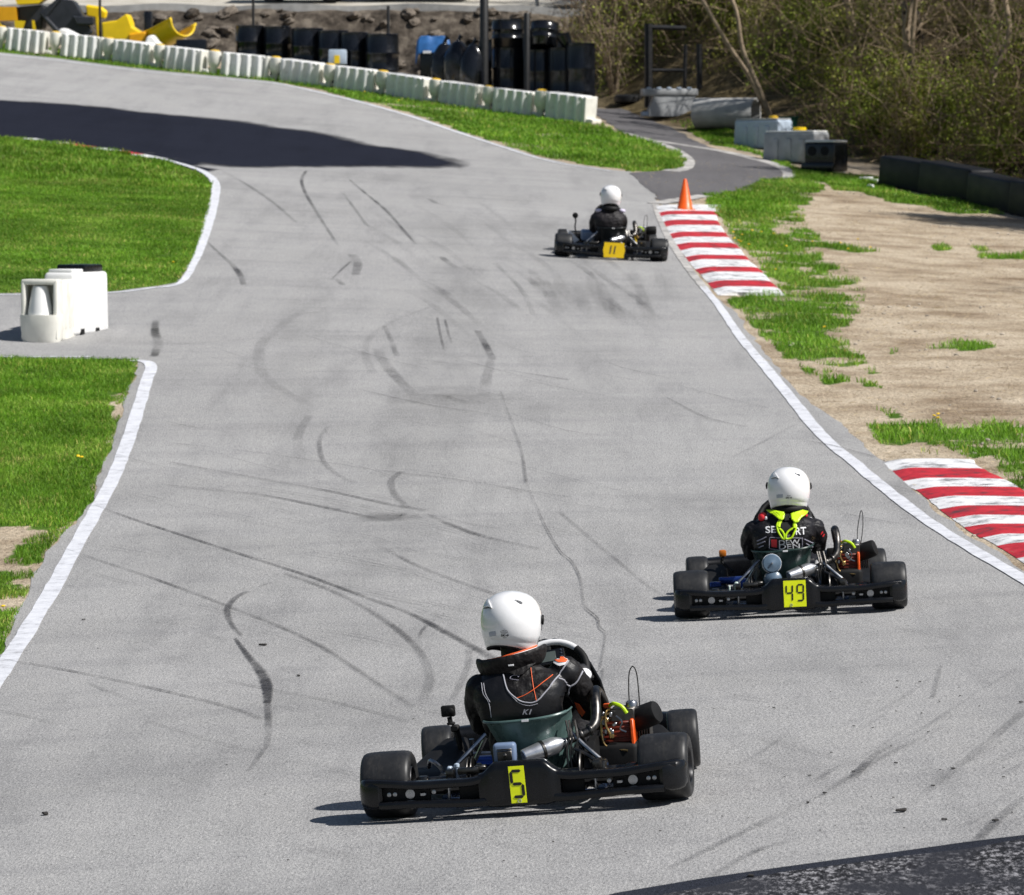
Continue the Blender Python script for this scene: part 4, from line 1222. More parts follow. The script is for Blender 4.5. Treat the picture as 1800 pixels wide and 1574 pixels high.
    ex.add(tube([(.19, .10, .268), (.14, .06, .252)], .017, 12))
    ex.build('exhaust_pipe', m_dsteel, k)
    mu = MB()
    a, b_ = Vector((.165, .075, .262)), Vector((-.005, -.02, .222))
    d = (b_ - a).normalized(); L = (b_ - a).length
    mu.add(lathe([(.017, 0), (.036, .045), (.0385, .06), (.0375, .12), (.030, L), (.024, L + .002), (.024, L - .03)], 26, align(a, d)))
    m_ = mu.build('muffler', m_alu, k)
    one('clamp', lathe([(.039, .105), (.0415, .107), (.0415, .117), (.039, .119)], 26, align(a, d)), m_dsteel, m_)
    br = MB()
    br.add(tube([(.21, .02, .235), (.27, -.01, .205), (.30, -.03, .185)], .009, 8))
    br.add(rbox(.035, .05, .045, .006, 1, (.305, -.035, .175)))
    for x in (.172, .185, .21): br.add(tube(catmull([(x, .08, .35), (x + .012, .04, .28), (x, .03, .22), (x + .008, .02, .12)], 5), .005, 6))
    build_each(br, 'exhaust_bracket', m_dsteel, k)
    cfg['extra'](k)
    return k
# ------------------------------------------------------------------ drivers
def limb(b, P, R_, n=14):
    P = catmull(np.array(P, float), 5)
    b.add(tube(P, R_, n))
    b.add(ellipsoid(P[0], [R_[0]] * 3, n, 8)); b.add(ellipsoid(P[-1], [R_[-1]] * 3, n, 8))

class Surf:
    """throws flat outlines on to a body from behind (along +y of the kart)"""
    def __init__(s, meshes):
        v, f = [], []; n = 0
        for me in meshes:
            q = [x.co.copy() for x in me.vertices]; v += q
            f += [tuple(i + n for i in p.vertices) for p in me.polygons]; n += len(q)
        s.b = BVHTree.FromPolygons(v, f)
    def hit(s, x, z, off=.004, ydef=.1):
        h = s.b.ray_cast(Vector((x, -1.0, z)), Vector((0, 1, 0)))
        if h[0] is None: return None
        nrm = h[1]
        if nrm.y > 0: nrm = -nrm
        return h[0] + nrm * (off + .0022)
    def path(s, P2, off=.004, n=8, last=None):
        out = []
        for x, z in (catmull(np.array(P2, float), n) if len(P2) > 2 else resample(np.array(P2, float), .01, False)):
            h = s.hit(x, z, off)
            if h is not None: out.append(np.array(h))
        return np.array(out)
    def patch(s, poly, off=.004, step=.012, keep=False):
        B = resample(np.array(poly, float), step)
        lo, hi = B.min(0), B.max(0)
        X, Z = np.meshgrid(np.arange(lo[0], hi[0], step) + .0013, np.arange(lo[1], hi[1], step) + .0017)
        I = inpoly(X, Z, B)
        pts = np.concatenate([B, np.stack([X[I], Z[I]], 1)])
        r = delaunay_2d_cdt([Vector(q) for q in pts], [], [list(range(len(B)))], 1, 1e-6)
        v, f = s.drop([(q[0], q[1]) for q in r[0]], [tuple(f) for f in r[2]], off)
        if keep and f:      # the one largest connected piece
            par = list(range(len(v)))
            def find(i):
                while par[i] != i: par[i] = par[par[i]]; i = par[i]
                return i
            for q in f:
                for i in q[1:]: par[find(i)] = find(q[0])
            cnt = {}
            for q in f: cnt[find(q[0])] = cnt.get(find(q[0]), 0) + 1
            best = max(cnt, key=cnt.get); f = [q for q in f if find(q[0]) == best]
            us_ = sorted({i for q in f for i in q}); mp = {q: k for k, q in enumerate(us_)}
            v = v[us_]; f = [tuple(mp[i] for i in q) for q in f]
        return v, f
    def drop(s, V2, F, off=.004):
        V, ok = [], []
        for x, z in V2:
            h = s.hit(x, z, off)
            ok.append(h is not None); V.append(h if h is not None else Vector((x, .1, z)))
        F2 = []
        for f in F:
            if not all(ok[i] for i in f): continue
            ys = [V[i].y for i in f]
            if max(ys) - min(ys) > .09: continue
            # face backwards
            n = (V[f[1]] - V[f[0]]).cross(V[f[-1]] - V[f[0]])
            F2.append(f if n.y < 0 else f[::-1])
        used_ = sorted({i for f in F2 for i in f}); mp = {q: k for k, q in enumerate(used_)}
        return np.array([V[i][:] for i in used_]) if used_ else np.zeros((0, 3)), [tuple(mp[i] for i in f) for f in F2]
    def text(s, txt, cx, cz, w_, h_, rot=0, off=.004, **k):
        v, f = text_geo(txt, **k)
        # break the long triangles so that lettering follows the surface
        bm = bmesh.new()
        vs = [bm.verts.new((q[0] * w_, q[1] * h_, 0)) for q in v]
        for q in f:
            try: bm.faces.new([vs[i] for i in q])
            except ValueError: pass
        bm.verts.index_update()
        c, sn = math.cos(rad(rot)), math.sin(rad(rot))
        V2 = [(cx + q.co.x * c - q.co.y * sn, cz + q.co.x * sn + q.co.y * c) for q in bm.verts]
        F = [tuple(q.index for q in p.verts) for p in bm.faces]
        bm.free()
        return s.drop(V2, F, off)

def make_helmet(parent, c, yaw, roll, pitch, style):
    M = T(*c) @ RZ(yaw) @ RY(roll) @ RX(pitch)
    N = 48
    th = np.linspace(0, 2 * np.pi, N, endpoint=False)
    zz = [-.128, -.124, -.112, -.095, -.082, -.078, -.05, -.02, .01, .04, .065, .088, .105, .118, .127, .131]
    ww = [.099, .104, .109, .1135, .1155, .1185, .1245, .1280, .1290, .1255, .117, .103, .086, .064, .036, .004]
    rings = []
    back = np.clip(-np.sin(th), 0, 1); front = np.clip(np.sin(th), 0, 1)
    for z, w_ in zip(zz, ww):
        y = np.where(np.sin(th) > 0, 1.22, 1.12) * w_ * np.sin(th) - .012 * (z < -.07) * back * 0
        lift = (.044 * back ** 1.3 - .028 * front ** 2) * np.clip((.02 - z) / .15, 0, 1) ** 1.3
        x = w_ * np.cos(th)
        rings.append(np.stack([x, y + .01, np.full(N, z) + lift], 1))
    v, f = loft(rings, cap=False)
    f.append(tuple(range(len(v) - N, len(v))))
    h = one('helmet', (v, f), m_helmet, parent, M, angle=60)
    # lining: dark bowl and cheek roll inside the lower edge
    lin = MB()
    r2 = []
    for k, (z, s_) in enumerate(((-.128, .985), (-.127, .93), (-.115, .88), (-.08, .86), (-.02, .80), (.05, .6))):
        w_ = ww[0] * s_ if k < 3 else .1 * s_
        lift = (.043 * back ** 1.3 - .028 * front ** 2) * (1 if z < -.07 else .5)
        r2.append(np.stack([w_ * np.cos(th), 1.15 * w_ * np.sin(th) + .01, np.full(N, z) + lift], 1))
    lin.add(loft(r2, cap=False), 0, M)
    rr = r2[0].copy(); lin.add(tube(rr, .0055, 8, closed=True), 0, M)
    lin.build('lining', m_lining, h)
    # visor on the front
    vr = []
    for z in np.linspace(-.035, .055, 8):
        w_ = np.interp(z, zz, ww) * 1.012
        t = np.linspace(rad(18), rad(162), 25)
        vr.append(np.stack([w_ * np.cos(t), 1.22 * w_ * np.sin(t) + .011, np.full(25, z - .004)], 1))
    vv = loft(vr, closed=False, cap=False)
    vo = one('visor', vv, m_visor, h, M)
    md = vo.modifiers.new('t', 'SOLIDIFY'); md.thickness = .003
    pv = MB()
    for s in (-1, 1): pv.add(lathe([(.022, 0), (.020, .007), (.001, .009)], 18, align((s * .127, .045, .01), (s, .25, 0))), 0, M)
    pv.build('visor_pivot', m_helmet if style.get('white_pivot') else m_mattblk, h)
    # vents
    # small lettering on the back
    Mi = M
    sf_v = [Mi @ Vector(q) for q in v]
    s = Surf.__new__(Surf); s.b = BVHTree.FromPolygons(sf_v, f)
    for txt, cx, cz, w_, h_, kw in style.get('text', []):
        p = Vector(c)
        mb = MB().add(s.text(txt, p.x + cx, p.z + cz, w_, h_, off=.0008, **kw))
        if mb.f: mb.build('lettering', m_digit, h, smooth=False)
    def hz(P): return [(c[0] + (x - 540) / 2500, c[2] - (y - 387) / 2500) for x, y in P]
    for P, Q in (([(288, 205), (318, 150), (345, 122), (375, 160), (402, 212), (350, 196), (310, 205)], [(284, 222), (310, 198), (350, 192), (402, 216), (352, 208), (312, 213)]),
                 ([(640, 150), (668, 118), (700, 140), (716, 186), (690, 165), (660, 152)], [(652, 155), (682, 158), (704, 176), (716, 194), (694, 184), (672, 166)])):
        mb = MB().add(s.patch(hz(P), .0045, .006))
        if mb.f:
            vo = mb.build('vent_scoop', m_helmet, h); md = vo.modifiers.new('t', 'SOLIDIFY'); md.thickness = .0055; md.offset = -1
        mb = MB().add(s.patch(hz(Q), .0012, .004))
        if mb.f: mb.build('vent_slot', m_slot, h)
    if style.get('ring'):
        cx, cz, w_, h_ = style['ring']
        t = np.linspace(0, 2 * np.pi, 24, endpoint=False)
        P = [np.array(s.hit(c[0] + cx + w_ * np.cos(a), c[2] + cz + h_ * np.sin(a), .0006)) for a in t]
        one('lettering', tube(P, .0007, 4, closed=True), m_digit, h)
    if style.get('patch'):
        x0, x1, z0, z1 = style['patch']
        mb = MB().add(s.patch([(c[0] + x0, c[2] + z0), (c[0] + x1, c[2] + z0 + .004), (c[0] + x1, c[2] + z1 + .004), (c[0] + x0, c[2] + z1)], .0008, .006))
        if mb.f: mb.build('sticker', m_bluegrey_lt, h)
    return h
m_slot = mat('vent_shadow_grey', (.05, .055, .07), .6)
m_bluegrey_lt = mat('pale_grey_sticker', (.38, .41, .48), .35, var=.05)

def make_glove(parent, pos, M3, s, material, cuff_mat):
    """gloved hand closed round the wheel rim; local: rim along x, palm towards -y, s = -1 left / 1 right"""
    b = MB()
    b.add(ellipsoid((0, -.028, .004), (.045, .024, .036), 16, 10))
    b.add(tube([(s * .004, -.035, -.02), (s * .01, -.05, -.07)], [.030, .028], 12))
    lens = [(.85, .009), (1.0, .0095), (.95, .0095), (.78, .008)]
    for k, (L, r_) in enumerate(lens):
        x = (k - 1.5) * .0205
        a0 = np.linspace(rad(200), rad(200 - 215 * L), 9)
        P = np.stack([np.full(9, x), .027 * np.cos(a0) - .002, .027 * np.sin(a0) + .012], 1)
        P = np.concatenate([[(x * .8, -.034, -.004)], P])
        b.add(tube(P, [r_ * 1.1, r_ * 1.05, r_, r_ * .85], 10)); b.add(ellipsoid(P[-1], [r_ * .86] * 3, 8, 6))
    P = catmull([(-s * .030, -.034, -.016), (-s * .050, -.026, .0), (-s * .052, -.008, .022), (-s * .042, .012, .032)], 4)
    b.add(tube(P, [.014, .012, .010, .009], 10)); b.add(ellipsoid(P[-1], [.009] * 3, 8, 6))
    me = remesh(b, .0032, 2)
    me.materials.append(material)
    me.transform(Matrix.Translation(Vector(pos)) @ M3)
    o = bpy.data.objects.new('glove', me); COL.objects.link(o); o.parent = parent
    if cuff_mat:
        one('glove_back', ellipsoid((s * .012, -.040, -.006), (.030, .018, .032), 16, 10), cuff_mat, o, Matrix.Translation(Vector(pos)) @ M3)
    return o

def build_driver(cfg):
    b = MB()
    dx = cfg.get('dx', 0)
    lean = cfg.get('lean', 0)
    def X(z): return dx + lean * (z - .3)
    rings = []
    for z, wx, wy, cy in cfg['torso']:
        rings.append(superring(X(z), cy, z, wx, wy, 28, 2.5))
    b.add(loft(rings))
    for s, key in ((-1, 'armL'), (1, 'armR')):
        A = cfg[key]
        b.add(ellipsoid(A[0], (.070, .072, .066), 16, 10))
        limb(b, [A[0], (Vector(A[0]) + Vector(A[1])) / 2 + Vector((s * .012, -.008, .006)), A[1]], [.066, .060, .050])
        limb(b, [A[1], (Vector(A[1]) + Vector(A[2])) / 2 + Vector((s * .004, 0, -.004)), A[2]], [.050, .044, .032])
    for s in (-1, 1):
        limb(b, [(s * .085 + dx * .5, .34, .125), (s * .13, .58, .20), (s * .155, .80, .27)], [.092, .082, .062])
        limb(b, [(s * .155, .80, .27), (s * .15, 1.0, .19), (s * .13, 1.17, .12)], [.06, .056, .040])
    hc = Vector(cfg['helmet'])
    b.add(tube([(X(.56), .235, .56), (hc.x, hc.y - .01, hc.z - .06)], .058, 16))
    b.add(ellipsoid((hc.x, hc.y + .01, hc.z - .015), (.078, .095, .105), 18, 12))
    me = remesh(b, .0085, 5)
    s = Surf([me])
    # cloth: folds and creases worked into the surface
    n_ = len(me.vertices); co_ = np.empty(n_ * 3, np.float32); no_ = np.empty(n_ * 3, np.float32)
    me.vertices.foreach_get('co', co_); me.vertices.foreach_get('normal', no_)
    co_ = co_.reshape(-1, 3).astype(float); no_ = no_.reshape(-1, 3).astype(float)
    sd = int(abs(cfg['helmet'][0]) * 1e4)
    u_ = co_[:, 0] + .5 * co_[:, 2]; w2 = co_[:, 2] - .35 * co_[:, 0] + .8 * co_[:, 1]
    f1 = vnoise(u_ * 1.0, w2 * 2.6, .085, sd); f2 = vnoise(u_ * 2.2 + co_[:, 1] * 2, w2, .06, sd + 5); f3 = vnoise(co_[:, 0] * 2 - co_[:, 2], co_[:, 1] * 2 + co_[:, 2], .04, sd + 9)
    d_ = .0034 * (1 - np.abs(f1) * 2) + .0022 * (1 - np.abs(f2) * 2) + .0008 * f3
    me.vertices.foreach_set('co', (co_ + no_ * d_[:, None]).astype(np.float32).ravel())
    me.materials.append(cfg['suit'])
    o = bpy.data.objects.new('person', me); COL.objects.link(o)
    o.matrix_world = cfg['M']
    tag(o, cfg['label'], 'person', 'kart drivers')
    helm = make_helmet(o, cfg['helmet'], *cfg['helm_rot'], cfg['helm_style'])
    surf = s
    for s, key in ((-1, 'armL'), (1, 'armR')):
        h = Vector(cfg[key][2]); e = Vector(cfg[key][1])
        f = (h - e).normalized()
        zax = (f * .45 + Vector((0, .35, .8))).normalized()
        xax = Vector((s * .55, -.25, -.75 if s > 0 else -.75)).normalized()   # along the rim
        yax = zax.cross(xax).normalized(); 
        if yax.y < 0: yax = -yax; xax = -xax
        zax = xax.cross(yax).normalized()
        M3 = Matrix((xax, yax, zax)).transposed().to_4x4()
        make_glove(o, h + f * .055, M3, s, cfg.get('glove', m_glove), cfg.get('glove_back'))
        # cuff
        one('cuff', tube([h - f * .03, h + f * .012], [.036, .037], 16), m_glove, o)
    for s_ in (-1, 1):
        sh = MB(); sh.add(tube(catmull([(s_ * .13, 1.15, .115), (s_ * .13, 1.19, .085), (s_ * .125, 1.23, .13), (s_ * .12, 1.26, .20)], 4), [.043, .045, .040, .032], 14))
        sh.build('shoe', m_glove, o)
    cfg['extra'](o, surf, cfg)
    return o

# ------------------------------------------------------------------ the three karts and their drivers
p5, p49, p11 = ((.0754, 19.978, 0), -.1435, -.083), ((1.664, 28.394, 0), -.0351, -.0488), ((1.206, 58.546, 0), .0316, .0542)
M5, M49, M11 = kart_matrix(*p5), kart_matrix(*p49), kart_matrix(*p11)
def L5(px, py, y=.1): q = to_local(M5, px, py, y); return (q.x, q.z)
def L49(px, py, y=.1): q = to_local(M49, px, py, y); return (q.x, q.z)

def extra5(k):
    b = MB(); b.add(rbox(.062, .030, .050, .008, 2, (-.440, .76, .352))); b.add(lathe([(.016, 0), (.017, .012), (.012, .016)], 16, align((-.428, .745, .352), (0, -1, 0))))
    c = b.build('action_camera', m_mattblk, k)
    b = MB(); b.add(tube([(-.437, .76, .325), (-.434, .76, .30)], .011, 8)).add(rbox(.034, .03, .012, .004, 1, (-.432, .76, .297))).add(rbox(.036, .04, .03, .006, 1, (-.415, .76, .275))).add(tube([(-.412, .76, .27), (-.395, .77, .17)], .014, 8))
    b.build('camera_mount', m_mattblk, c)
    b = MB(); b.add(rbox(.095, .06, .085, .014, 3, (-.080, -.035, .245)))
    x = b.build('lap_timer_box', m_bluegrey, k)
    b = MB(); b.add(rbox(.062, .006, .042, .003, 1, (-.078, -.067, .235))).add(rbox(.064, .005, .006, .002, 1, (-.078, -.068, .262)))
    b.add(lathe([(.009, 0), (.009, .012), (.004, .016)], 12, align((-.076, -.068, .238), (0, -1, 0))), 0)
    b.build('latch', m_dsteel, x)
    # master cylinder and steering links by the left front wheel
    b = MB(); b.add(rbox(.12, .06, .045, .01, 2, (-.27, .70, .13))).add(tube([(-.33, .66, .12), (-.21, .66, .12)], .016, 10)).add(rbox(.05, .07, .05, .01, 2, (-.22, .62, .10)))
    build_each(b, 'brake_master_cylinder', mat('anodised_blue', (.03, .07, .30), .3, .7), k)
    b = MB()
    for s in (-1, 1):
        b.add(tube([(0, .98, .12), (s * .43, 1.02, .13)], .008, 8)); b.add(tube([(s * .40, 1.05, .06), (s * .40, 1.05, .19)], .017, 10)); b.add(tube([(s * .40, 1.05, .13), (s * .49, 1.05, .13)], .015, 10))
    build_each(b, 'steering_link', m_steel, k)
    b = MB()
    b.add(tube(catmull([(-.46, .26, .17), (-.44, .20, .205), (-.40, .18, .18), (-.385, .19, .14)], 5), .009, 8)).add(lathe([(.018, -.01), (.018, .01)], 14, align((-.385, .17, .135), (0, 1, 0))))
    build_each(b, 'pod_bracket', m_steel, k)
    b = MB(); b.add(rbox(.022, .03, .08, .005, 1, (-.318, -.05, .165))).add(tube([(-.285, -.06, .13), (-.285, -.06, .20)], .008, 8)).add(lathe([(.001, 0), (.011, .004), (.011, .016), (.001, .02)], 12, T(-.285, -.06, .198)))
    build_each(b, 'bearing_bolt', m_paleblue, k)

def extra49(k):
    M = align((-.103, -.012, .300), (.10, -1, .18))
    b = MB(); b.add(lathe([(.052, -.03), (.056, -.02), (.056, .02), (.050, .026), (.02, .028), (.012, .032)], 28), 0, M); 
    o = b.build('overflow_bottle', m_bluegrey2, k)
    one('band', lathe([(.0575, .002), (.0585, .004), (.0585, .013), (.0575, .015)], 28, M), m_white, o)
    one('nipple', lathe([(.006, .03), (.006, .042), (.001, .043)], 12, M), m_steel, o)
    M = align((-.098, -.02, .205), (.05, -1, .1))
    b = MB(); b.add(lathe([(.05, -.03), (.056, -.015), (.05, .02), (.03, .035), (.001, .04)], 24), 0, M)
    b.build('catch_tank', m_bluegrey2, k)
    b = MB(); b.add(rbox(.045, .028, .042, .01, 2, (-.388, .76, .300)))
    c = b.build('action_camera', m_bluecam, k)
    b = MB(); b.add(tube(catmull([(-.388, .76, .282), (-.392, .76, .262), (-.392, .76, .245), (-.36, .74, .215), (-.33, .72, .19)], 5), .010, 8)); b.build('camera_mount', m_mattblk, c)
    b = MB(); b.add(rbox(.16, .05, .04, .01, 2, (-.34, .55, .155))).add(rbox(.05, .08, .06, .01, 2, (-.27, .45, .14))).add(rbox(.07, .05, .03, .006, 1, (-.44, .25, .165)))
    build_each(b, 'brake_master_cylinder', bpy.data.materials['anodised_blue'], k)
    b = MB(); b.add(rbox(.022, .03, .08, .005, 1, (-.318, -.05, .165))).add(rbox(.012, .03, .06, .004, 1, (-.36, -.05, .155)))
    build_each(b, 'bearing_bolt', m_palegrn, k)
m_bluegrey2 = mat('smoky_blue_plastic', (.10, .15, .21), .3, var=.2)

def extra11(k):
    b = MB(); b.add(lathe([(.001, -.012), (.03, -.012), (.036, -.004), (.036, .006), (.001, .012)], 20, align((-.425, .75, .455), (0, -1, 0))))
    c = b.build('round_mirror', m_mattblk, k)
    b = MB(); b.add(tube(catmull([(-.425, .75, .43), (-.415, .75, .38), (-.42, .75, .32), (-.40, .76, .22), (-.38, .78, .16)], 5), .009, 8)); b.build('mirror_stalk', m_mattblk, c)
    b = MB()
    A_ = [to_local(M11, x, y, .35) for x, y in ((996, 404), (1002, 405), (1018, 422), (1010, 427), (1003, 420))]
    q = np.array([p[:] for p in A_]); b.add(loft([q, q + np.array([0, .02, 0])]))
    b.build('pod_panel', m_white, k)
    b = MB(); b.add(rbox(.17, .30, .13, .03, 3, (-.27, .45, .24))); b.build('fuel_tank', m_bluegrey, k)
    one('hose', tube(catmull([(.31, .30, .36), (.295, .28, .30), (.31, .27, .22), (.34, .27, .17), (.37, .28, .20)], 6), .010, 8), m_yel11, k)

K5 = build_kart(dict(M=M5, label='nearest black racing kart with a lime number 5 plate and white steering wheel', seat=m_seat5, rim_mat=mat('white_wheel_grip', (.72, .72, .73), .4),
    plate=dict(box=(-.0365, .0285, .057, .211), slant=-.02, badge=(-.002, .066)), digits=[('5', -.0255, .083, .044, .108, .29)], plate_mat=m_yel, digit_mat=m_digit, dslant=-.02, extra=extra5, steer=6, wheel_dx=.03))
K49 = build_kart(dict(M=M49, label='black racing kart with a lime number 49 plate, ahead of the nearest one', seat=m_seat49, rim_mat=m_mattblk, seat_dx=-.03,
    plate=dict(box=(-.043, .089, .062, .218), badge=(.0, .074)), digits=[('4', -.029, .098, .036, .094, .27), ('9', .036, .098, .036, .094, .27)], plate_mat=m_yel, digit_mat=m_digit, dslant=.03, extra=extra49, steer=2,
    pipe=[(.31, .46, .30), (.297, .42, .40), (.290, .34, .452), (.292, .26, .455), (.298, .20, .405), (.292, .165, .335), (.262, .135, .298), (.228, .115, .283), (.187, .10, .268)],
    cable=[(.425, .40, .35), (.430, .40, .44), (.448, .40, .53), (.457, .40, .555), (.465, .40, .53), (.462, .40, .45), (.445, .40, .35)], wheel_dx=0))
K11 = build_kart(dict(M=M11, label='distant black racing kart with a yellow number 11 plate beside the kerb', seat=m_seat11, rim_mat=m_mattblk,
    plate=dict(box=(-.100, .145, .030, .212), notch=.012), digits=[('I', -.035, .075, .028, .10, 0), ('I', .015, .075, .028, .10, 0)], plate_mat=m_yel11, digit_mat=m_digit11, dslant=.13, extra=extra11, orange=False,
    filter=((.50, .36, .345), (1, -.1, .10)), pipe=[(.31, .46, .30), (.297, .42, .38), (.285, .34, .43), (.285, .26, .43), (.298, .20, .36), (.292, .165, .31), (.262, .135, .285), (.228, .115, .275), (.187, .10, .262)], wheel_dx=-.02))

def extra_d5(o, s, cfg):
    # rib vest: lower back shell with a scooped neckline and two shoulder straps
    a = L5
    neck = [a(883, 1190), a(893, 1213), a(912, 1229), a(930, 1234), a(945, 1231), a(960, 1215), a(978, 1190), a(992, 1170)]
    vest = [a(858, 1195)] + [a(868, 1192)] + neck + [a(1004, 1178), a(998, 1200), a(988, 1222), a(990, 1262), a(930, 1285), a(862, 1280), a(864, 1235)]
    vo = MB().add(s.patch([a(843, 1196), a(868, 1178)] + neck + [a(1008, 1182), a(1000, 1206), a(990, 1226), a(990, 1262), a(930, 1285), a(866, 1280), a(866, 1240), a(858, 1222)], .006, keep=True)).build('rib_vest', m_vest, o)
    pp = MB()
    for P, r_ in ((neck, .0032), ([a(x, y + 3) for x, y in ((886, 1196), (897, 1216), (914, 1231), (931, 1236), (946, 1233))], .0015),
                  ([a(846, 1205), a(852, 1222), a(862, 1236), a(866, 1260)], .0018), ([a(850, 1205), a(856, 1222), a(864, 1234)], .0015),
                  ([a(1013, 1186), a(1004, 1204), a(994, 1212), a(991, 1226)], .0035), ([a(975, 1198), a(984, 1203), a(994, 1210)], .0035)):
        Q = s.path(P, .008)
        if len(Q) > 2: pp.add(tube(Q, r_, 6))
    pp.build('piping', m_piping, vo)
    mb = MB().add(s.text('K1', *a(928, 1250), .040, .022, rot=-3, off=.009, shear=.35, bold=.02))
    if mb.f: mb.build('lettering', m_piping, vo, smooth=False)
    # orange seams
    sm = MB()
    for P in ([a(928, 1175), a(934, 1195), a(941, 1220), a(944, 1232)], [a(910, 1227), a(925, 1221), a(942, 1210), a(967, 1191)]):
        Q = s.path(P, .003)
        if len(Q) > 2: sm.add(tube(Q, .0016, 5))
    sm.build('suit_seam', m_ored, o)
    # star-shaped maker's mark below the collar
    Q = s.path([a(911, 1198), a(896, 1196), a(899, 1191), a(908, 1190)], .004, 5)
    mk = MB()
    if len(Q) > 2: mk.add(tube(Q, .0014, 5))
    Q = s.path([a(907, 1190), a(910, 1193), a(911, 1188)], .004, 4)
    if len(Q) > 2: mk.add(tube(Q, .0014, 5))
    if mk.f: mk.build('suit_logo', m_greyprint, o)
    # shoulder roundels and the orange sleeve flash
    rd = MB()
    rd.add(s.patch([a(960, 1163), a(975, 1161), a(990, 1167), a(990, 1174), a(978, 1177), a(966, 1173)], .0035, .008), 0)
    rd.add(s.patch([a(966, 1163), a(977, 1162), a(990, 1168), a(988, 1171), a(976, 1172), a(968, 1169)], .0055, .008), 1)
    rd.add(s.patch([a(1000, 1242), a(1008, 1246), a(1016, 1262), a(1010, 1272), a(1003, 1262)], .004, .008), 1)
    build_each(rd, 'suit_print', [m_white, m_ored], o)
    # neck support collar
    hc = Vector(cfg['helmet'])
    t = np.linspace(rad(-205), rad(25), 32)
    C_ = np.stack([hc.x - .005 + .128 * np.cos(t), .265 + .118 * np.sin(t), .600 + .022 * np.cos(t) + .008 * np.clip(np.sin(t), -1, 0)], 1)
    cb = MB()
    rings = []
    for k in range(len(C_)):
        tn = np.array([-np.sin(t[k]), np.cos(t[k]), 0]); nr = np.array([np.cos(t[k]), np.sin(t[k]), 0])
        q = superring(0, 0, 0, .027, .042, 16, 2.4)
        e = min(1, .45 + min(k, len(C_) - 1 - k) * .14)
        rings.append(C_[k] + q[:, :1] * e * (nr * .92 + np.array([0, 0, .35])) + q[:, 1:2] * e * np.array([0, 0, 1.0]) + q[:, 1:2] * e * nr * .25)
    cb.add(loft(rings))
    cb.add(s.patch([a(858, 1172), a(880, 1166), a(905, 1165), a(940, 1168), a(930, 1178), a(918, 1190), a(905, 1192), a(885, 1185)], .012, .01))
    co = cb.build('neck_collar', m_suit5, o)
    tr = MB()
    ti = t[4:-3]
    C2 = np.stack([hc.x - .004 + .106 * np.cos(ti), .275 + .098 * np.sin(ti), .634 + .022 * np.cos(ti)], 1)
    tr.add(tube(C2, .0042, 8), 0)
    tr.add(tube(C2 * np.array([1, 1, 1]) + np.array([0, -.004, -.006]), .004, 6), 1)
    tr.build('collar_trim', [m_ored, m_white], co)
    q = a(898, 1170, .12); one('collar_label', rbox(.024, .003, .007, .001, 1, (q[0], .1235, q[1])), m_white, co)
    q = a(900, 1181, .10); h_ = s.hit(q[0], q[1], .014)
    if h_ is not None: one('collar_label', rbox(.010, .004, .008, .001, 1, tuple(h_)), m_ored, co)

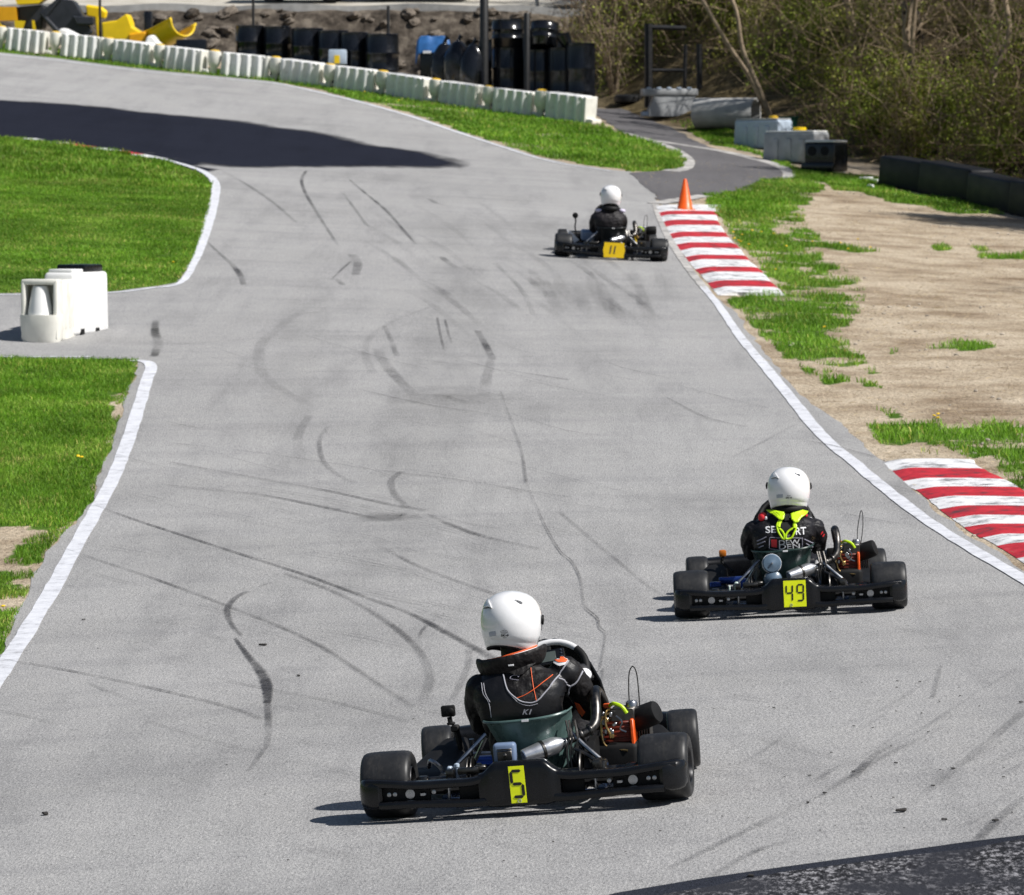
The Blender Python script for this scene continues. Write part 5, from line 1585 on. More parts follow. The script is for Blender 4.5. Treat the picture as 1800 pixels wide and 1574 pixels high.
def extra_d49(o, s, cfg):
    def z(x, y): return L49(1290 + x / 8.744, 820 + y / 8.744)
    # neck brace: two lobes and a forked tail
    nb_ = MB()
    def lobe(P, off): nb_.add(s.patch([z(*q) for q in P], off, .008))
    lobe([(545, 752), (640, 735), (770, 748), (785, 790), (772, 858), (740, 880), (700, 868), (655, 830), (605, 790)], .032)
    lobe([(868, 790), (900, 768), (1020, 752), (1115, 790), (1070, 825), (1020, 850), (985, 905), (930, 912), (885, 862)], .032)
    for P in ([(700, 865), (668, 920), (675, 985), (705, 1050), (748, 1098), (775, 1102), (768, 1045), (742, 1000), (700, 965)], [(945, 905), (950, 960), (915, 1040), (880, 1090), (830, 1105), (798, 1100), (802, 1050), (840, 1000), (905, 960)]):
        Q = s.path([z(*q) for q in P], .014, 6)
        if len(Q) > 3: nb_.add(tube(Q, .0058, 8))
    for P in ([(720, 870), (700, 905), (690, 950)], [(935, 900), (925, 930), (925, 960)]):
        Q = s.path([z(*q) for q in P], .013, 6)
        if len(Q) > 3: nb_.add(tube(Q, .010, 8))
    no = nb_.build('neck_brace', m_lime, o)
    md = no.modifiers.new('t', 'SOLIDIFY'); md.thickness = .008; md.offset = -1
    mb = MB().add(s.patch([z(*q) for q in [(785, 770), (855, 770), (860, 860), (785, 870)]], .018, .008)).add(s.patch([z(*q) for q in [(720, 880), (900, 880), (890, 960), (800, 1010), (730, 960)]], .008, .01))
    mb.build('brace_spine', m_mattblk, no)
    mb = MB().add(s.text('1', *z(980, 832), .012, .013, rot=40, off=.0315, bold=.03))
    t0 = [(640, 755), (690, 825)]
    for a, b_ in (((630, 762), (680, 825)), ((665, 758), (712, 815))):
        Q = s.path([z(*a), z(*b_)], .031, 4)
        if len(Q) > 2: mb.add(tube(Q, .0018, 5))
    if mb.f: mb.build('brace_lettering', m_digit, no, smooth=False)
    # collar ring under the helmet
    hc = Vector(cfg['helmet'])
    t = np.linspace(0, 2 * np.pi, 32, endpoint=False)
    C_ = np.stack([hc.x + .082 * np.cos(t), hc.y - .02 + .085 * np.sin(t), .608 + 0 * t], 1)
    one('neck_padding', tube(C_ + np.array([0, .02, -.004]), .022, 10, closed=True), m_mattblk, o)
    # back print
    pr = MB()
    for txt, x0, x1, y0, y1 in (('SE', 488, 648, 930, 1025), ('RT', 945, 1108, 942, 1050), ('DEW', 692, 1008, 1128, 1192), ('DEN', 692, 1008, 1192, 1255)):
        (ax_, az), (bx_, bz) = z(x0, y0), z(x1, y1)
        pr.add(s.text(txt, (ax_ + bx_) / 2, (az + bz) / 2, bx_ - ax_, (az - bz) * .92, off=.004, bold=.012 if len(txt) < 3 else 0))
    pr.build('back_lettering', m_white, o, smooth=False)
    fr = MB()
    P = [z(*q) for q in [(565, 1090), (800, 1094), (1030, 1100), (1045, 1120), (1042, 1250), (1025, 1280), (800, 1282), (570, 1262), (548, 1235), (550, 1110)]]
    Q = s.path(P + [P[0]], .004, 5)
    fr.add(tube(Q, .0022, 6))
    for q in range(2):
        for A in (((1075, 1115), (1215, 1195)), ((1100, 1185), (1200, 1250)), ((1125, 1245), (1175, 1290)), ((500, 1085), (370, 1150)), ((485, 1150), (372, 1200)), ((465, 1215), (395, 1250))):
            Q = s.path([z(*A[0]), z(*A[1])], .004, 4)
            if len(Q) > 2: fr.add(tube(Q, [.003, .004], 6))
        break
    fr.build('back_print', m_greyprint, o)
    rd = MB().add(s.patch([z(*q) for q in [(575, 1115), (660, 1118), (662, 1240), (580, 1232)]], .004, .008))
    for A in (((1335, 1060), (1360, 1020)), ((1362, 1100), (1385, 1065))):
        Q = s.path([z(*A[0]), z(*A[1])], .004, 4)
        if len(Q) > 2: rd.add(tube(Q, .0035, 6))
    rd.add(ellipsoid((*z(445, 800)[:1], .18, z(445, 800)[1]), (.028, .03, .030), 14, 8))
    rd.add(ellipsoid((*z(1110, 775)[:1], .20, z(1110, 775)[1]), (.012, .02, .014), 10, 8))
    build_each(rd, 'red_print', m_red, o)
    one('white_print', ellipsoid((*z(500, 812)[:1], .155, z(500, 812)[1]), (.010, .012, .013), 10, 8), m_white, o)
    mb = MB().add(tube([(.165, .30, .21), (.185, .34, .25), (.20, .40, .25)], [.02, .03, .02], 10))
    mb.build('thigh_panel', m_white, o)

def extra_d11(o, s, cfg):
    rd = MB()
    rd.add(ellipsoid((-.165, .22, .565), (.045, .04, .022), 14, 8)).add(ellipsoid((.125, .23, .575), (.040, .04, .024), 14, 8))
    build_each(rd, 'shoulder_panel', m_palelil, o)
    one('neck_padding', tube(np.stack([cfg['helmet'][0] + .08 * np.cos(np.linspace(0, 6.2, 24)), .22 + .085 * np.sin(np.linspace(0, 6.2, 24)), np.full(24, .60)], 1), .03, 10), m_mattblk, o)
    mb = MB().add(s.patch([(-.06, .565), (.035, .57), (.04, .60), (-.05, .60)], .03, .012))
    if mb.f: mb.build('collar_print', m_paleblue, o)
    mb = MB().add(s.text('KART', -.01, .50, .07, .018, off=.004)) if False else MB()
m_palelil = mat('pale_lilac_cloth', (.66, .62, .78), .6)

TORSO = [(.085, .15, .13, .34), (.13, .165, .135, .32), (.20, .158, .115, .265), (.29, .155, .105, .215), (.38, .175, .112, .19), (.45, .190, .115, .19), (.50, .192, .108, .20), (.535, .168, .092, .215), (.565, .115, .075, .225), (.60, .07, .065, .235)]
D5 = build_driver(dict(M=M5, label='person in black suit with orange seams and grey piped rib vest, driving kart 5', suit=m_suit5, torso=TORSO, dx=-.03, lean=-.03,
    armL=((-.200, .225, .490), (-.222, .325, .335), (-.125, .67, .475)), armR=((.158, .275, .535), (.232, .41, .355), (.175, .66, .450)),
    helmet=(-.058, .27, .766), helm_rot=(-9, 7, 4), glove_back=m_white,
    helm_style=dict(text=[('Arai', -.010, -.028, .018, .006, dict(shear=.3)), ('SK-6', -.010, -.043, .034, .010, dict(bold=.03, shear=.2)), ('SNELL', -.010, -.053, .018, .004, {})], ring=(-.010, -.028, .0145, .0065), patch=(-.078, -.048, -.047, -.028)), extra=extra_d5))
D49 = build_driver(dict(M=M49, label='person in black suit with lime neck brace and white back lettering, driving kart 49', suit=m_suit49, torso=TORSO, dx=-.028, lean=.06,
    armL=((-.195, .215, .475), (-.218, .33, .345), (-.14, .67, .45)), armR=((.158, .225, .475), (.185, .35, .360), (.14, .67, .45)),
    helmet=(.024, .245, .722), helm_rot=(-2, 3, 4), glove_back=m_white,
    helm_style=dict(text=[('Arai', -.005, -.030, .022, .006, dict(shear=.3)), ('SK-6', -.005, -.043, .036, .010, dict(bold=.03, shear=.2))], patch=(-.075, -.038, -.045, -.024)), extra=extra_d49))
D11 = build_driver(dict(M=M11, label='person in plain black suit with pale shoulder panels, driving distant kart 11', suit=m_suit11, torso=TORSO, dx=-.03, lean=0,
    armL=((-.195, .22, .470), (-.212, .32, .330), (-.14, .67, .45)), armR=((.120, .22, .475), (.135, .34, .350), (.12, .67, .45)),
    helmet=(-.025, .25, .752), helm_rot=(0, 0, 2), helm_style={}, extra=extra_d11))
# ------------------------------------------------------------------ behind the row of blocks
m_drum = mat('black_drum_plastic', (.007, .008, .011), .2, var=.3, spec=.5, rvar=.06)
m_post = mat('black_post', (.012, .012, .013), .5)
m_slide = mat('yellow_slide_plastic', (.85, .58, .008), .35, var=.08, vscale=4)
m_slide_in = mat('amber_slide_plastic', (.80, .38, .006), .4, var=.12, vscale=4)
m_chute = mat('dark_chute_plastic', (.025, .028, .036), .4, var=.25, vscale=5)
m_tarp = mat('blue_tarp', (.03, .13, .36), .4, var=.35, vscale=5, bump=.6, bscale=9)
m_carpaint = mat('dark_car_paint', (.012, .013, .016), .2, coat=.5)
m_carwhite = mat('pale_van_paint', (.55, .60, .66), .25, coat=.5)
m_glass = mat('car_glass', (.02, .025, .03), .06)
m_greyblk = mat('weathered_grey_plastic', (.38, .39, .40), .5, var=.18, vscale=6)
m_concrete = mat('pale_concrete', (.42, .42, .41), .85, var=.15, vscale=6, bump=.4, bscale=30)
m_wood = mat('weathered_wood', (.16, .12, .08), .8, var=.3)

_rx = np.array(jx, float); _ry = np.array([p.y for p in bpos])
def row_y(px): return float(np.interp(px, _rx, _ry))
def on_ground(px, py):
    return G(px, py)
def stand(px, Y):
    """ground point at depth Y in the column px"""
    d = raydirs(px, 300); x = d[0] / d[1] * Y
    return Vector((x, Y, float(H(x, Y))))

def drum_proto():
    r = empty('drum')
    R_ = .29
    pr = [(.001, .0), (.27, 0), (.29, .02)]
    for z in (.30, .58): pr += [(R_, z - .03), (R_ + .012, z - .015), (R_ + .012, z + .015), (R_, z + .03)]
    pr += [(.29, .84), (.285, .87), (.29, .885), (.275, .89), (.268, .875), (.001, .872)]
    one('shell', lathe(pr, 36), m_drum, r, angle=50)
    b = MB()
    b.add(lathe([(.001, 0), (.035, 0), (.035, .014), (.001, .016)], 14, T(.15, 0, .872))).add(lathe([(.001, 0), (.035, 0), (.035, .014), (.001, .016)], 14, T(-.15, 0, .872)))
    b.build('bung', m_dsteel, r)
    return r
dp = drum_proto()
DR = [(440, 111, 45, 'slim black drum at the left end of the drum row', 1), (488, 110.6, 47, 'slim black drum second from the left, before the gap', 1), (541, 110.2, 50, 'black drum left in the wide trio', 1.12), (586, 110, 54, 'black drum in the middle of the wide trio', 1.08), (622, 109.6, 57, 'black drum right in the wide trio behind the small crate', 1.0),
      (672, 109, 60, 'black drum standing alone right of the wide trio', 1.15), (892, 103, 84, 'black drum at the bottom of the drum stack, left', 1.05), (948, 102.6, 88, 'black drum at the bottom of the drum stack, right', 1.05), (892, 103.0, 35, 'upper black drum on the stack behind the thick post', 1.05),
      (988, 101, 84, 'black drum below the tipped bucket', .95), (1020, 100.4, 76, 'rightmost black drum, at the edge of the wood', 1.0), (955, 103.0, 40, 'upper black drum leaning on the stack, right', .95), (918, 0, 60, 'black drum set back in the gap of the stacked drums', 1), (968, 0, 58, 'black drum set back behind the tipped bucket', 1), (866, 0, 70, 'black drum tucked behind the thick post', 1)]
for k, (px, Y, ytop, lab, sc) in enumerate(DR):
    Y = row_y(px) + (1.3 if k < 6 else 1.6 if k < 12 else 2.3)
    o = dp if k == 0 else copy_tree(dp)
    q = stand(px, Y)
    top = at(px, ytop, Y).z
    h = .885 * 1.05
    if 'upper' in lab:
        z = at(px, 84, Y).z; o.location = (q.x, Y, z); o.scale = (1, 1, max(.5, (top - z) / .89))
        if 'leaning' in lab: o.rotation_euler = (rad(6), rad(14), 0)
    else:
        hh = top - q.z
        o.location = (q.x, Y, q.z)
        o.scale = (1, 1, min(max(hh / .89, .75), 1.9))
    o.scale = (sc * 1.0, sc * 1.0, o.scale[2]); o.rotation_euler[2] = k * 1.3
    tag(o, lab, 'drum', 'black drums behind the barrier row')

# small crate, tarp, bags, bucket
cy_ = row_y(594) + .5; q = stand(594, cy_)
r = empty('crate', loc=(q.x, cy_, at(594, 114, cy_).z - .0))
one('box', rbox(.36, .3, .30, .03, 2, (0, 0, .15)), m_paleblue, r); one('label_patch', rbox(.11, .006, .16, .002, 1, (-.01, -.154, .10)), m_slide, r)
tag(r, 'small pale blue crate with a yellow patch in front of the drums', 'crate')
b = MB(); b.add(rbox(.42, .4, .50, .04, 2, (0, 0, .25)))
cy_ = row_y(762) + 1.3; q = stand(762, cy_); zt = at(762, 66, cy_).z
r = empty('covered_bin', loc=(q.x, cy_, q.z))
hh = zt - q.z
one('bin', rbox(.52, .5, hh - .03, .04, 2, (0, 0, (hh - .03) / 2)), m_drum, r)
vs = np.linspace(-.30, .30, 25); tv, tf = [], []
for yy_ in np.linspace(-.30, .30, 21):
    for xx in vs:
        over = max(abs(xx) - .265, 0) + max(abs(yy_) - .255, 0)
        z = hh + .01 - over * 7 + .02 * math.sin(xx * 21 + yy_ * 9)
        tv.append((xx * (1 + .15 * (over > 0)), yy_ * (1 + .12 * (over > 0)), z - .12 * (xx > .1) * over * 6))
for a in range(20):
    for c in range(24): tf.append((a * 25 + c, a * 25 + c + 1, a * 25 + c + 26, a * 25 + c + 25))
one('tarp', (np.array(tv), tf), m_tarp, r)
one('print', rbox(.16, .006, .05, .002, 1, (-.12, -.345, hh - .30)), m_white, r)
tag(r, 'dark bin under a bright blue tarp, behind the barrier row', 'bin')
for k, (px, Y, yt, s_) in enumerate([(782, 105, 74, .25), (806, 104.6, 72, .28), (832, 104.4, 78, .24)]):
    Y = row_y(px) + 1.0 - .1 * k; q = stand(px, Y); zt = at(px, yt, Y).z
    bb = MB(); e = ellipsoid((0, 0, (zt - q.z) / 2), (s_ * 1.15, s_ * 1.1, (zt - q.z) / 2), 26, 18)
    v = e[0]; v = v * (1 + .10 * vnoise(v[:, 0] * 4 + v[:, 2] * 3, v[:, 1] * 4 + k * 7, .6, 70 + k)[:, None] * np.array([1, 1, .3]))
    bb.add((v, e[1])); bb.add(tube([(0, 0, zt - q.z - .03), (.02, 0, zt - q.z + .05), (.06, .01, zt - q.z + .09)], [.05, .03, .06], 8))
    o = bb.build('rubbish_bag', m_drum); o.location = q
    tag(o, ['tied black rubbish bag touching the blue tarp', 'largest tied black rubbish bag, between two others', 'tied black rubbish bag left of the thick post'][k], 'bag', 'black rubbish bags')
cy_ = row_y(1002) + 1.6; z0 = at(1000, 84, cy_).z; q = stand(1000, cy_)
bk_ = one('bucket', lathe([(.10, 0), (.135, .28), (.145, .28), (.145, .30), (.125, .30), (.09, .02)], 24), m_drum); bk_.location = (q.x, cy_, z0 - .02); bk_.rotation_euler = (0, rad(-24), 0)
tag(bk_, 'black bucket tipped over on top of a drum', 'bucket')
# brown board leaning behind the stack
bd = one('board', rbox(.65, .04, 1.1, .01, 1, (0, 0, .55)), m_wood); q = stand(962, row_y(962) + 2.4); bd.location = q + Vector((0, 0, .3)); bd.rotation_euler = (rad(-8), rad(-12), 0)
tag(bd, 'brown board leaning between the stacked black drums', 'board')

# fence posts
for px, Y, yb_, yt, r_, lab in ((446, 107, 108, -60, .028, 'thin black fence post beside the slim drums'), (177, 108.3, 80, -60, .028, 'thin black fence post through the yellow slide pieces'), (683, 107, 118, 12, .032, 'short black fence post behind the lone drum'),
                                (851, 102.5, 150, -70, .085, 'thick black post left of the stacked drums'), (926, 102.2, 150, 25, .06, 'black timber post between the stacked drums')):
    Y = row_y(px) + (1.9 if px < 700 else .9); q = stand(px, Y); zt = at(px, yt, Y).z
    b = MB(); b.add(lathe([(r_, -.1), (r_, zt - q.z), (r_ * .8, zt - q.z + .02), (.001, zt - q.z + .02)], 14))
    o = b.build('fence_post', m_post); o.location = q; tag(o, lab, 'post')

# yellow slide sections and the dark chute
Ys = row_y(180) + 1.4
def flat_piece(name, pts, Y, thick, material, label, cat, lean=.0, par=None):
    """solid panel: an outline in the plane Y, given its own thickness and set leaning back"""
    P = [at(x, y, Y) for x, y in pts]
    c = sum(P, Vector()) / len(P)
    front = np.array([(p.x - c.x, (p.z - c.z) * lean, p.z - c.z) for p in P])
    back = front + np.array([0.04, thick, .03])
    o = one(name, loft([front, back]), material, par, smooth=False)
    md = o.modifiers.new('b', 'BEVEL'); md.width = .025; md.segments = 2
    if par is None: o.location = c; tag(o, label, cat)
    return o
def trough(name, p0, p1, R_, a0, a1, label, tilt=0):
    d = (p1 - p0); L = d.length; M = align(p0, d)
    th = np.linspace(rad(a0), rad(a1), 22)
    rings = [np.stack([R_ * np.cos(th), R_ * np.sin(th), np.full(22, z)], 1) for z in np.linspace(0, L, 12)]
    o = one(name, loft(rings, closed=False, cap=False), m_slide)
    o.data.materials.append(m_slide_in)
    md = o.modifiers.new('t', 'SOLIDIFY'); md.thickness = .03
    o.matrix_world = M @ Matrix.Rotation(rad(tilt), 4, 'Z')
    lip = MB()
    for a in (th[0], th[-1]): lip.add(tube([(R_ * np.cos(a), R_ * np.sin(a), z) for z in np.linspace(0, L, 8)], .028, 8))
    lip.build('lip', m_slide, o)
    return tag(o, label, 'slide section')
trough('slide_section', at(262, 72, Ys + .5), at(322, 40, Ys - .5), .30, -185, 5, 'yellow half pipe slide section tilted with its open end up', -10)
r = empty('slide_section', loc=at(215, 76, Ys))
for pts, th_, m_, nm in (([(178, 40), (205, 36), (222, 24), (226, 30), (232, 48), (256, 62), (254, 78), (180, 77)], .5, m_slide, 'shell'), ([(226, 60), (256, 56), (262, 78), (224, 80)], .35, m_slide_in, 'inner_wall')):
    P = [at(x, y, Ys - (.0 if nm == 'shell' else .06)) - r.location for x, y in pts]
    front = np.array([p[:] for p in P]); o = one(nm, loft([front, front * .92 + np.array([.05, th_, .05])]), m_, r, smooth=False)
    md = o.modifiers.new('b', 'BEVEL'); md.width = .03; md.segments = 2
tag(r, 'bulky angular yellow slide piece with a notch, left of the half pipe', 'slide section')
flat_piece('slide_post', [(150, 10), (176, 14), (186, 22), (184, 34), (174, 31), (175, 70), (170, 70), (166, 31), (152, 29)], Ys + .8, .12, m_slide, 'yellow flag-shaped slide support with a narrow leg', 'slide support')
r = empty('platform_legs', loc=at(45, 60, Ys))
for pts in ([(25, 36), (44, 37), (36, 62), (28, 62)], [(56, 36), (60, 36), (64, 62), (58, 62)], [(-8, 38), (0, 40), (8, 54), (0, 56)]):
    P = [at(x, y, Ys) - r.location for x, y in pts]; front = np.array([p[:] for p in P])
    one('leg', loft([front, front + np.array([0, .12, 0])]), m_slide, r, smooth=False)
P = [at(x, y, Ys) - r.location for x, y in [(-30, 12), (28, 12), (30, 36), (-30, 38)]]; front = np.array([p[:] for p in P])
one('side_panel', loft([front, front + np.array([0, .5, 0])]), m_slide_in, r, smooth=False)
P = [at(x, y, Ys) - r.location for x, y in [(26, -4), (80, -3), (68, 6), (30, 8)]]; front = np.array([p[:] for p in P])
one('deck', loft([front, front + np.array([0, .6, 0])]), m_slide, r, smooth=False)
tag(r, 'yellow slide platform on splayed legs at the top left corner', 'platform')
r = empty('chute', loc=at(115, 50, Ys))
for pts, dY, th_, nm in (([(68, 24), (100, -3), (108, -3), (82, 30), (108, 58), (98, 60)], .0, .35, 'side_wall'), ([(70, 26), (104, -3), (130, 0), (164, 58), (150, 66), (100, 56)], .12, .5, 'trough'), ([(126, 28), (166, 30), (164, 44), (134, 44)], -.05, .3, 'end_flange'), ([(30, 12), (76, 8), (74, 52), (34, 50)], .3, .4, 'box')):
    P = [at(x, y, Ys + dY) - r.location for x, y in pts]; front = np.array([p[:] for p in P])
    o = one(nm, loft([front, front * .96 + np.array([0.03, th_, 0])]), m_chute, r, smooth=False)
    md = o.modifiers.new('b', 'BEVEL'); md.width = .03; md.segments = 2
tag(r, 'dark grey bent chute lying between the yellow slide pieces', 'chute')
def slab(pts, Y, label):
    P = [at(x, y, Y) for x, y in pts]; c = sum(P, Vector()) / len(P); f_ = np.array([(p - c)[:] for p in P])
    o = one('plastic_sheet', loft([f_, f_ * .97 + np.array([.02, .35, .03])]), m_whitepl, smooth=True); md = o.modifiers.new('b', 'BEVEL'); md.width = .04; md.segments = 3
    o.location = c; tag(o, label, 'sheet')
slab([(97, 62), (106, 50), (116, 52), (140, 64), (158, 70), (176, 76), (176, 84), (97, 76)], row_y(130) + .12, 'folded white sheet lying on the barrier row under the dark chute')
slab([(254, 78), (258, 64), (268, 62), (277, 74), (288, 84), (298, 90), (298, 100), (256, 96)], row_y(276) + .3, 'white curled sheet leaning at the foot of the yellow half pipe')
# low black items in front of the rocks
for px, Y, yt, w_, lab in ((338, 108.5, 70, .62, 'low black box left of the drums, in front of bare rock'), (262, 109.8, 20, .16, 'upright black can behind the yellow half pipe')):
    Y = row_y(px) + (2.4 if px < 300 else 1.3); q = stand(px, Y); zt = at(px, yt, Y).z
    o = one('box', rbox(w_, .4, zt - q.z, .03, 2, (0, 0, (zt - q.z) / 2)), m_drum); o.location = q; tag(o, lab, 'box')

# rocks in the bank: rough stone blocks one could count
m_rock = mat('bank_stone', (.15, .125, .10), .95, var=.5, vscale=5, bump=1.0, bscale=14)
rock_me = []
for k in range(5):
    v, f = ellipsoid((0, 0, 0), (1, .8, .7), 14, 10)
    v = v * (1 + .38 * vnoise(v[:, 0] * 3 + k * 5, v[:, 1] * 2 + v[:, 2] * 4, 1.0, 80 + k)[:, None])
    rock_me.append(MB().add((v, f)).mesh('rock', m_rock, True, 30))
for k in range(150):
    px = rng.uniform(-40, 1040); Y = rng.uniform(102.4, 103.9)
    q = stand(px, Y)
    if q.x > 1.2: continue
    o = bpy.data.objects.new('rock', rock_me[k % 5]); COL.objects.link(o)
    s_ = rng.uniform(.07, .19)
    o.location = q + Vector((0, 0, s_ * .1)); o.scale = (s_ * 1.2, s_, s_ * .8); o.rotation_euler = (rng.uniform(-.4, .4), rng.uniform(-.4, .4), rng.uniform(0, 6))
    tag(o, 'rough brown stone set in the bank behind the drums', 'rock', 'stones in the bank')

# pale ledge on top of the bank and the vehicles parked on it
ld = [(-16, 104.3), (1.6, 104.3), (2.0, 124), (-16, 124)]
m_ledge, nt, p, oc = new_mat('pale_gravel_yard')
c = nramp(nt, nnoise(nt, oc, 1.2, 8, .7), [(.35, (.30, .27, .22)), (.5, (.46, .43, .37)), (.7, (.56, .54, .49))]); nt.links.new(c, p.inputs['Base Color']); p.inputs['Roughness'].default_value = .95
tag(sheet('yard', None, .01, m_ledge, 1.0, .15, extra=ld), kind='structure')
kb = MB(); xs_ = np.linspace(-16, 1.6, 60)
kb.add(loft([np.array([(x, 104.0, float(H(x, 104.2)) - .12), (x, 104.0, float(H(x, 104.2)) + .12), (x, 104.25, float(H(x, 104.2)) + .12), (x, 104.25, float(H(x, 104.2)) - .12)]) + np.array([0, .06 * math.sin(x * 1.7), .03 * math.sin(x * 2.3)]) for x in xs_]))
o = kb.build('kerb_wall', m_concrete); tag(o, 'low pale concrete edge along the top of the bank', 'wall')

def vehicle(px0, px1, Y, L, W, Hh, body, label, cat, van=False):
    x0 = raydirs(px0, 0)[0] / raydirs(px0, 0)[1] * Y; x1 = raydirs(px1, 0)[0] / raydirs(px1, 0)[1] * Y
    cx = (x0 + x1) / 2; L = x1 - x0
    z = float(H(cx, Y)) + .01
    r = empty(cat.replace(' ', '_'), loc=(cx, Y, z))
    sec = [(-.5, .34, .62), (-.49, .28, .80), (-.33, .26, .86), (-.22, .26, 1.0 if van else .88), (-.14, .26, Hh), (.22, .26, Hh), (.38, .26, .95 if not van else Hh), (.47, .27, .88 if not van else Hh * .98), (.5, .34, .7)]
    rings = []
    for t, a, c_ in sec:
        wt = W / 2 * (1 if c_ < 1.0 else .93)
        rings.append(np.array([(t * L, -W / 2, a), (t * L, -W / 2 * 1.0, min(.85, c_)), (t * L, -wt * .86 if c_ > 1 else -W / 2 * .95, c_), (t * L, wt * .86 if c_ > 1 else W / 2 * .95, c_), (t * L, W / 2, min(.85, c_)), (t * L, W / 2, a)]))
    o = one('body', loft(rings), body, r, angle=30); md = o.modifiers.new('b', 'BEVEL'); md.width = .04; md.segments = 3
    for s in (-1, 1):
        one('window', rbox(L * .30, .02, .30, .02, 2, (.03 * L, s * W * .452, 1.12)), m_glass, r)
        for t in (-.31, .30):
            M = align((t * L, s * (W / 2 - .11), .32), (0, s, 0))
            w_ = one('wheel', lathe([(.001, .1), (.06, .1), (.19, .08), (.20, .10), (.21, .08)], 24), m_steel, r, M)
            one('tyre', lathe([(.20, .10), (.29, .11), (.32, .07), (.32, -.09), (.2, -.1)], 28), m_rubber, w_, M)
    for s in (-1, 1): one('headlight', rbox(.03, .28, .12, .02, 2, (-.495 * L, s * W * .36, .66)), m_white, r)
    tag(r, label, cat)
    return r
vehicle(446, 616, 108.2, 4.2, 1.75, 1.4, m_carpaint, 'dark parked car seen only by its sill and wheels above the bank', 'car')
vehicle(634, 838, 108.8, 4.8, 1.9, 1.9, m_carwhite, 'pale parked van whose lower edge shows above the bank', 'van', True)
# trailer frame at the right end of the yard
r = empty('trailer', loc=(at(985, 20, 105.5).x, 105.5, float(H(at(985, 20, 105.5).x, 105.5))))
zt = max(.35, at(985, 14, 105.5).z - r.location.z)
b = MB(); b.add(rbox(1.25, 1.0, .10, .02, 2, (0, 0, zt + .05))); 
b.build('deck', m_chute, r)
for x in (-.5, .45): one('leg', tube([(x, -.3, 0), (x * 1.08, -.3, zt)], .04, 8), m_greyblk, r)
b = MB(); b.add(rbox(.9, .5, .5, .05, 2, (-.1, 0, zt + .36))); b.build('load', m_carpaint, r)
tag(r, 'dark flat trailer on pale legs at the right end of the yard', 'trailer')

# ------------------------------------------------------------------ right side: odd blocks along the access path
def placed(o, px, py, yaw, sc=(1, 1, 1)):
    o.location = G(px, py); o.rotation_euler = (0, 0, rad(yaw)); o.scale = sc; return o
# overhanging block
r = empty('barrier_block')
b = MB(); b.add(loft([np.array([(x0, y0, z), (x1, y0, z), (x1, .22, z), (x0, .22, z)]) for z, x0, x1, y0 in ((.0, -.42, .40, -.24), (.12, -.42, .42, -.24), (.36, -.32, .50, -.2), (.40, -.32, .5, -.2))]))
b.add(rbox(1.10, .44, .14, .03, 2, (0, 0, .47))); 
o = b.build('body', m_greyblk, r); 
b = MB()
for k in range(5): b.add(rbox(.09, .05, .05, .015, 2, (-.42 + .2 * k, -.2, .545)))
b.add(rbox(.20, .3, .09, .02, 2, (-.45, 0, .05))); build_each(b, 'lug', m_paleblue, r)
placed(r, 1176, 205, 4, (1, 1, 1.0)); tag(r, 'grey white block with an overhanging top, at the turn of the dark path', 'barrier')
# pipe
r = empty('pipe')
M = T(0, 0, .29) @ RY(90)
v, f = lathe([(.25, -.62), (.29, -.6), (.29, .6), (.25, .62)], 40, M)
vi, fi = lathe([(.25, -.62), (.25, .62)], 40, M)
b = MB(); th = np.linspace(0, 2 * np.pi, 40, endpoint=False)
prof = [(.245, -.6), (.265, -.615), (.29, -.6), (.29, .6), (.275, .615), (.245, .6)]
rings = [np.stack([np.full(40, z), a * np.cos(th), a * np.sin(th) + .29], 1) for a, z in prof + [prof[0]]]
b.add(loft(rings, cap=False)); b.build('shell', m_concrete, r, angle=50)
placed(r, 1276, 226, -24); tag(r, 'short pale pipe lying on its side with an open end', 'pipe')
# line of grey blocks in the shade
def plain_block(m_, top=None, w_=1.15, h_=.52, d_=.42, ribs=3):
    r = empty('barrier_block')
    b = MB(); b.add(rbox(w_, d_, h_, .04, 3, (0, 0, h_ / 2 + .005), taper=.95))
    for k in range(ribs): b.add(rbox(.12, .04, h_ * .7, .018, 2, (-.28 + .28 * k, -d_ / 2 - .0, h_ * .45)))
    b.build('body', m_, r)
    if top: one('top', rbox(w_ * .9, d_ * .88, .03, .012, 2, (0, 0, h_ + .018)), top, r)
    return r
r = placed(plain_block(m_paleblue, m_greyblk), 1342, 262, -46); tag(r, 'pale blue grey block next to the open pipe end', 'barrier')
one('cap', lathe([(.001, .055), (.08, .05), (.085, .0)], 20, T(.2, .05, .555)), m_yelcap, r)
r = placed(plain_block(m_greyblk, m_whitepl), 1400, 287, -46, (1.1, 1, 1.02)); tag(r, 'weathered white topped block with a yellow cap, in tree shade', 'barrier')
one('cap', lathe([(.001, .06), (.11, .055), (.115, .0)], 20, T(.0, .08, .56)), m_slide, r)
r = empty('barrier_block')
b = MB(); b.add(rbox(.62, .44, .50, .04, 3, (0, 0, .255))); b.build('body', m_drum, r)
one('top', rbox(.60, .42, .04, .015, 2, (0, 0, .525)), m_whitepl, r)
b = MB()
for x in (-.14, .12): b.add(lathe([(.001, 0), (.07, 0), (.08, .012)], 18, align((x, -.218, .36), (0, -1, 0))))
b.build('socket', m_mattblk, r); one('foot', rbox(.66, .1, .16, .03, 2, (0, -.24, .085)), m_drum, r)
placed(r, 1452, 303, -38); tag(r, 'black end block with a white top at the end of the grey row', 'barrier')
st_ = one('stake', rbox(.07, .05, .26, .012, 2, (0, 0, .13)), m_whitepl); placed(st_, 1483, 304, 0); tag(st_, 'short white stake beside the black end block', 'stake')
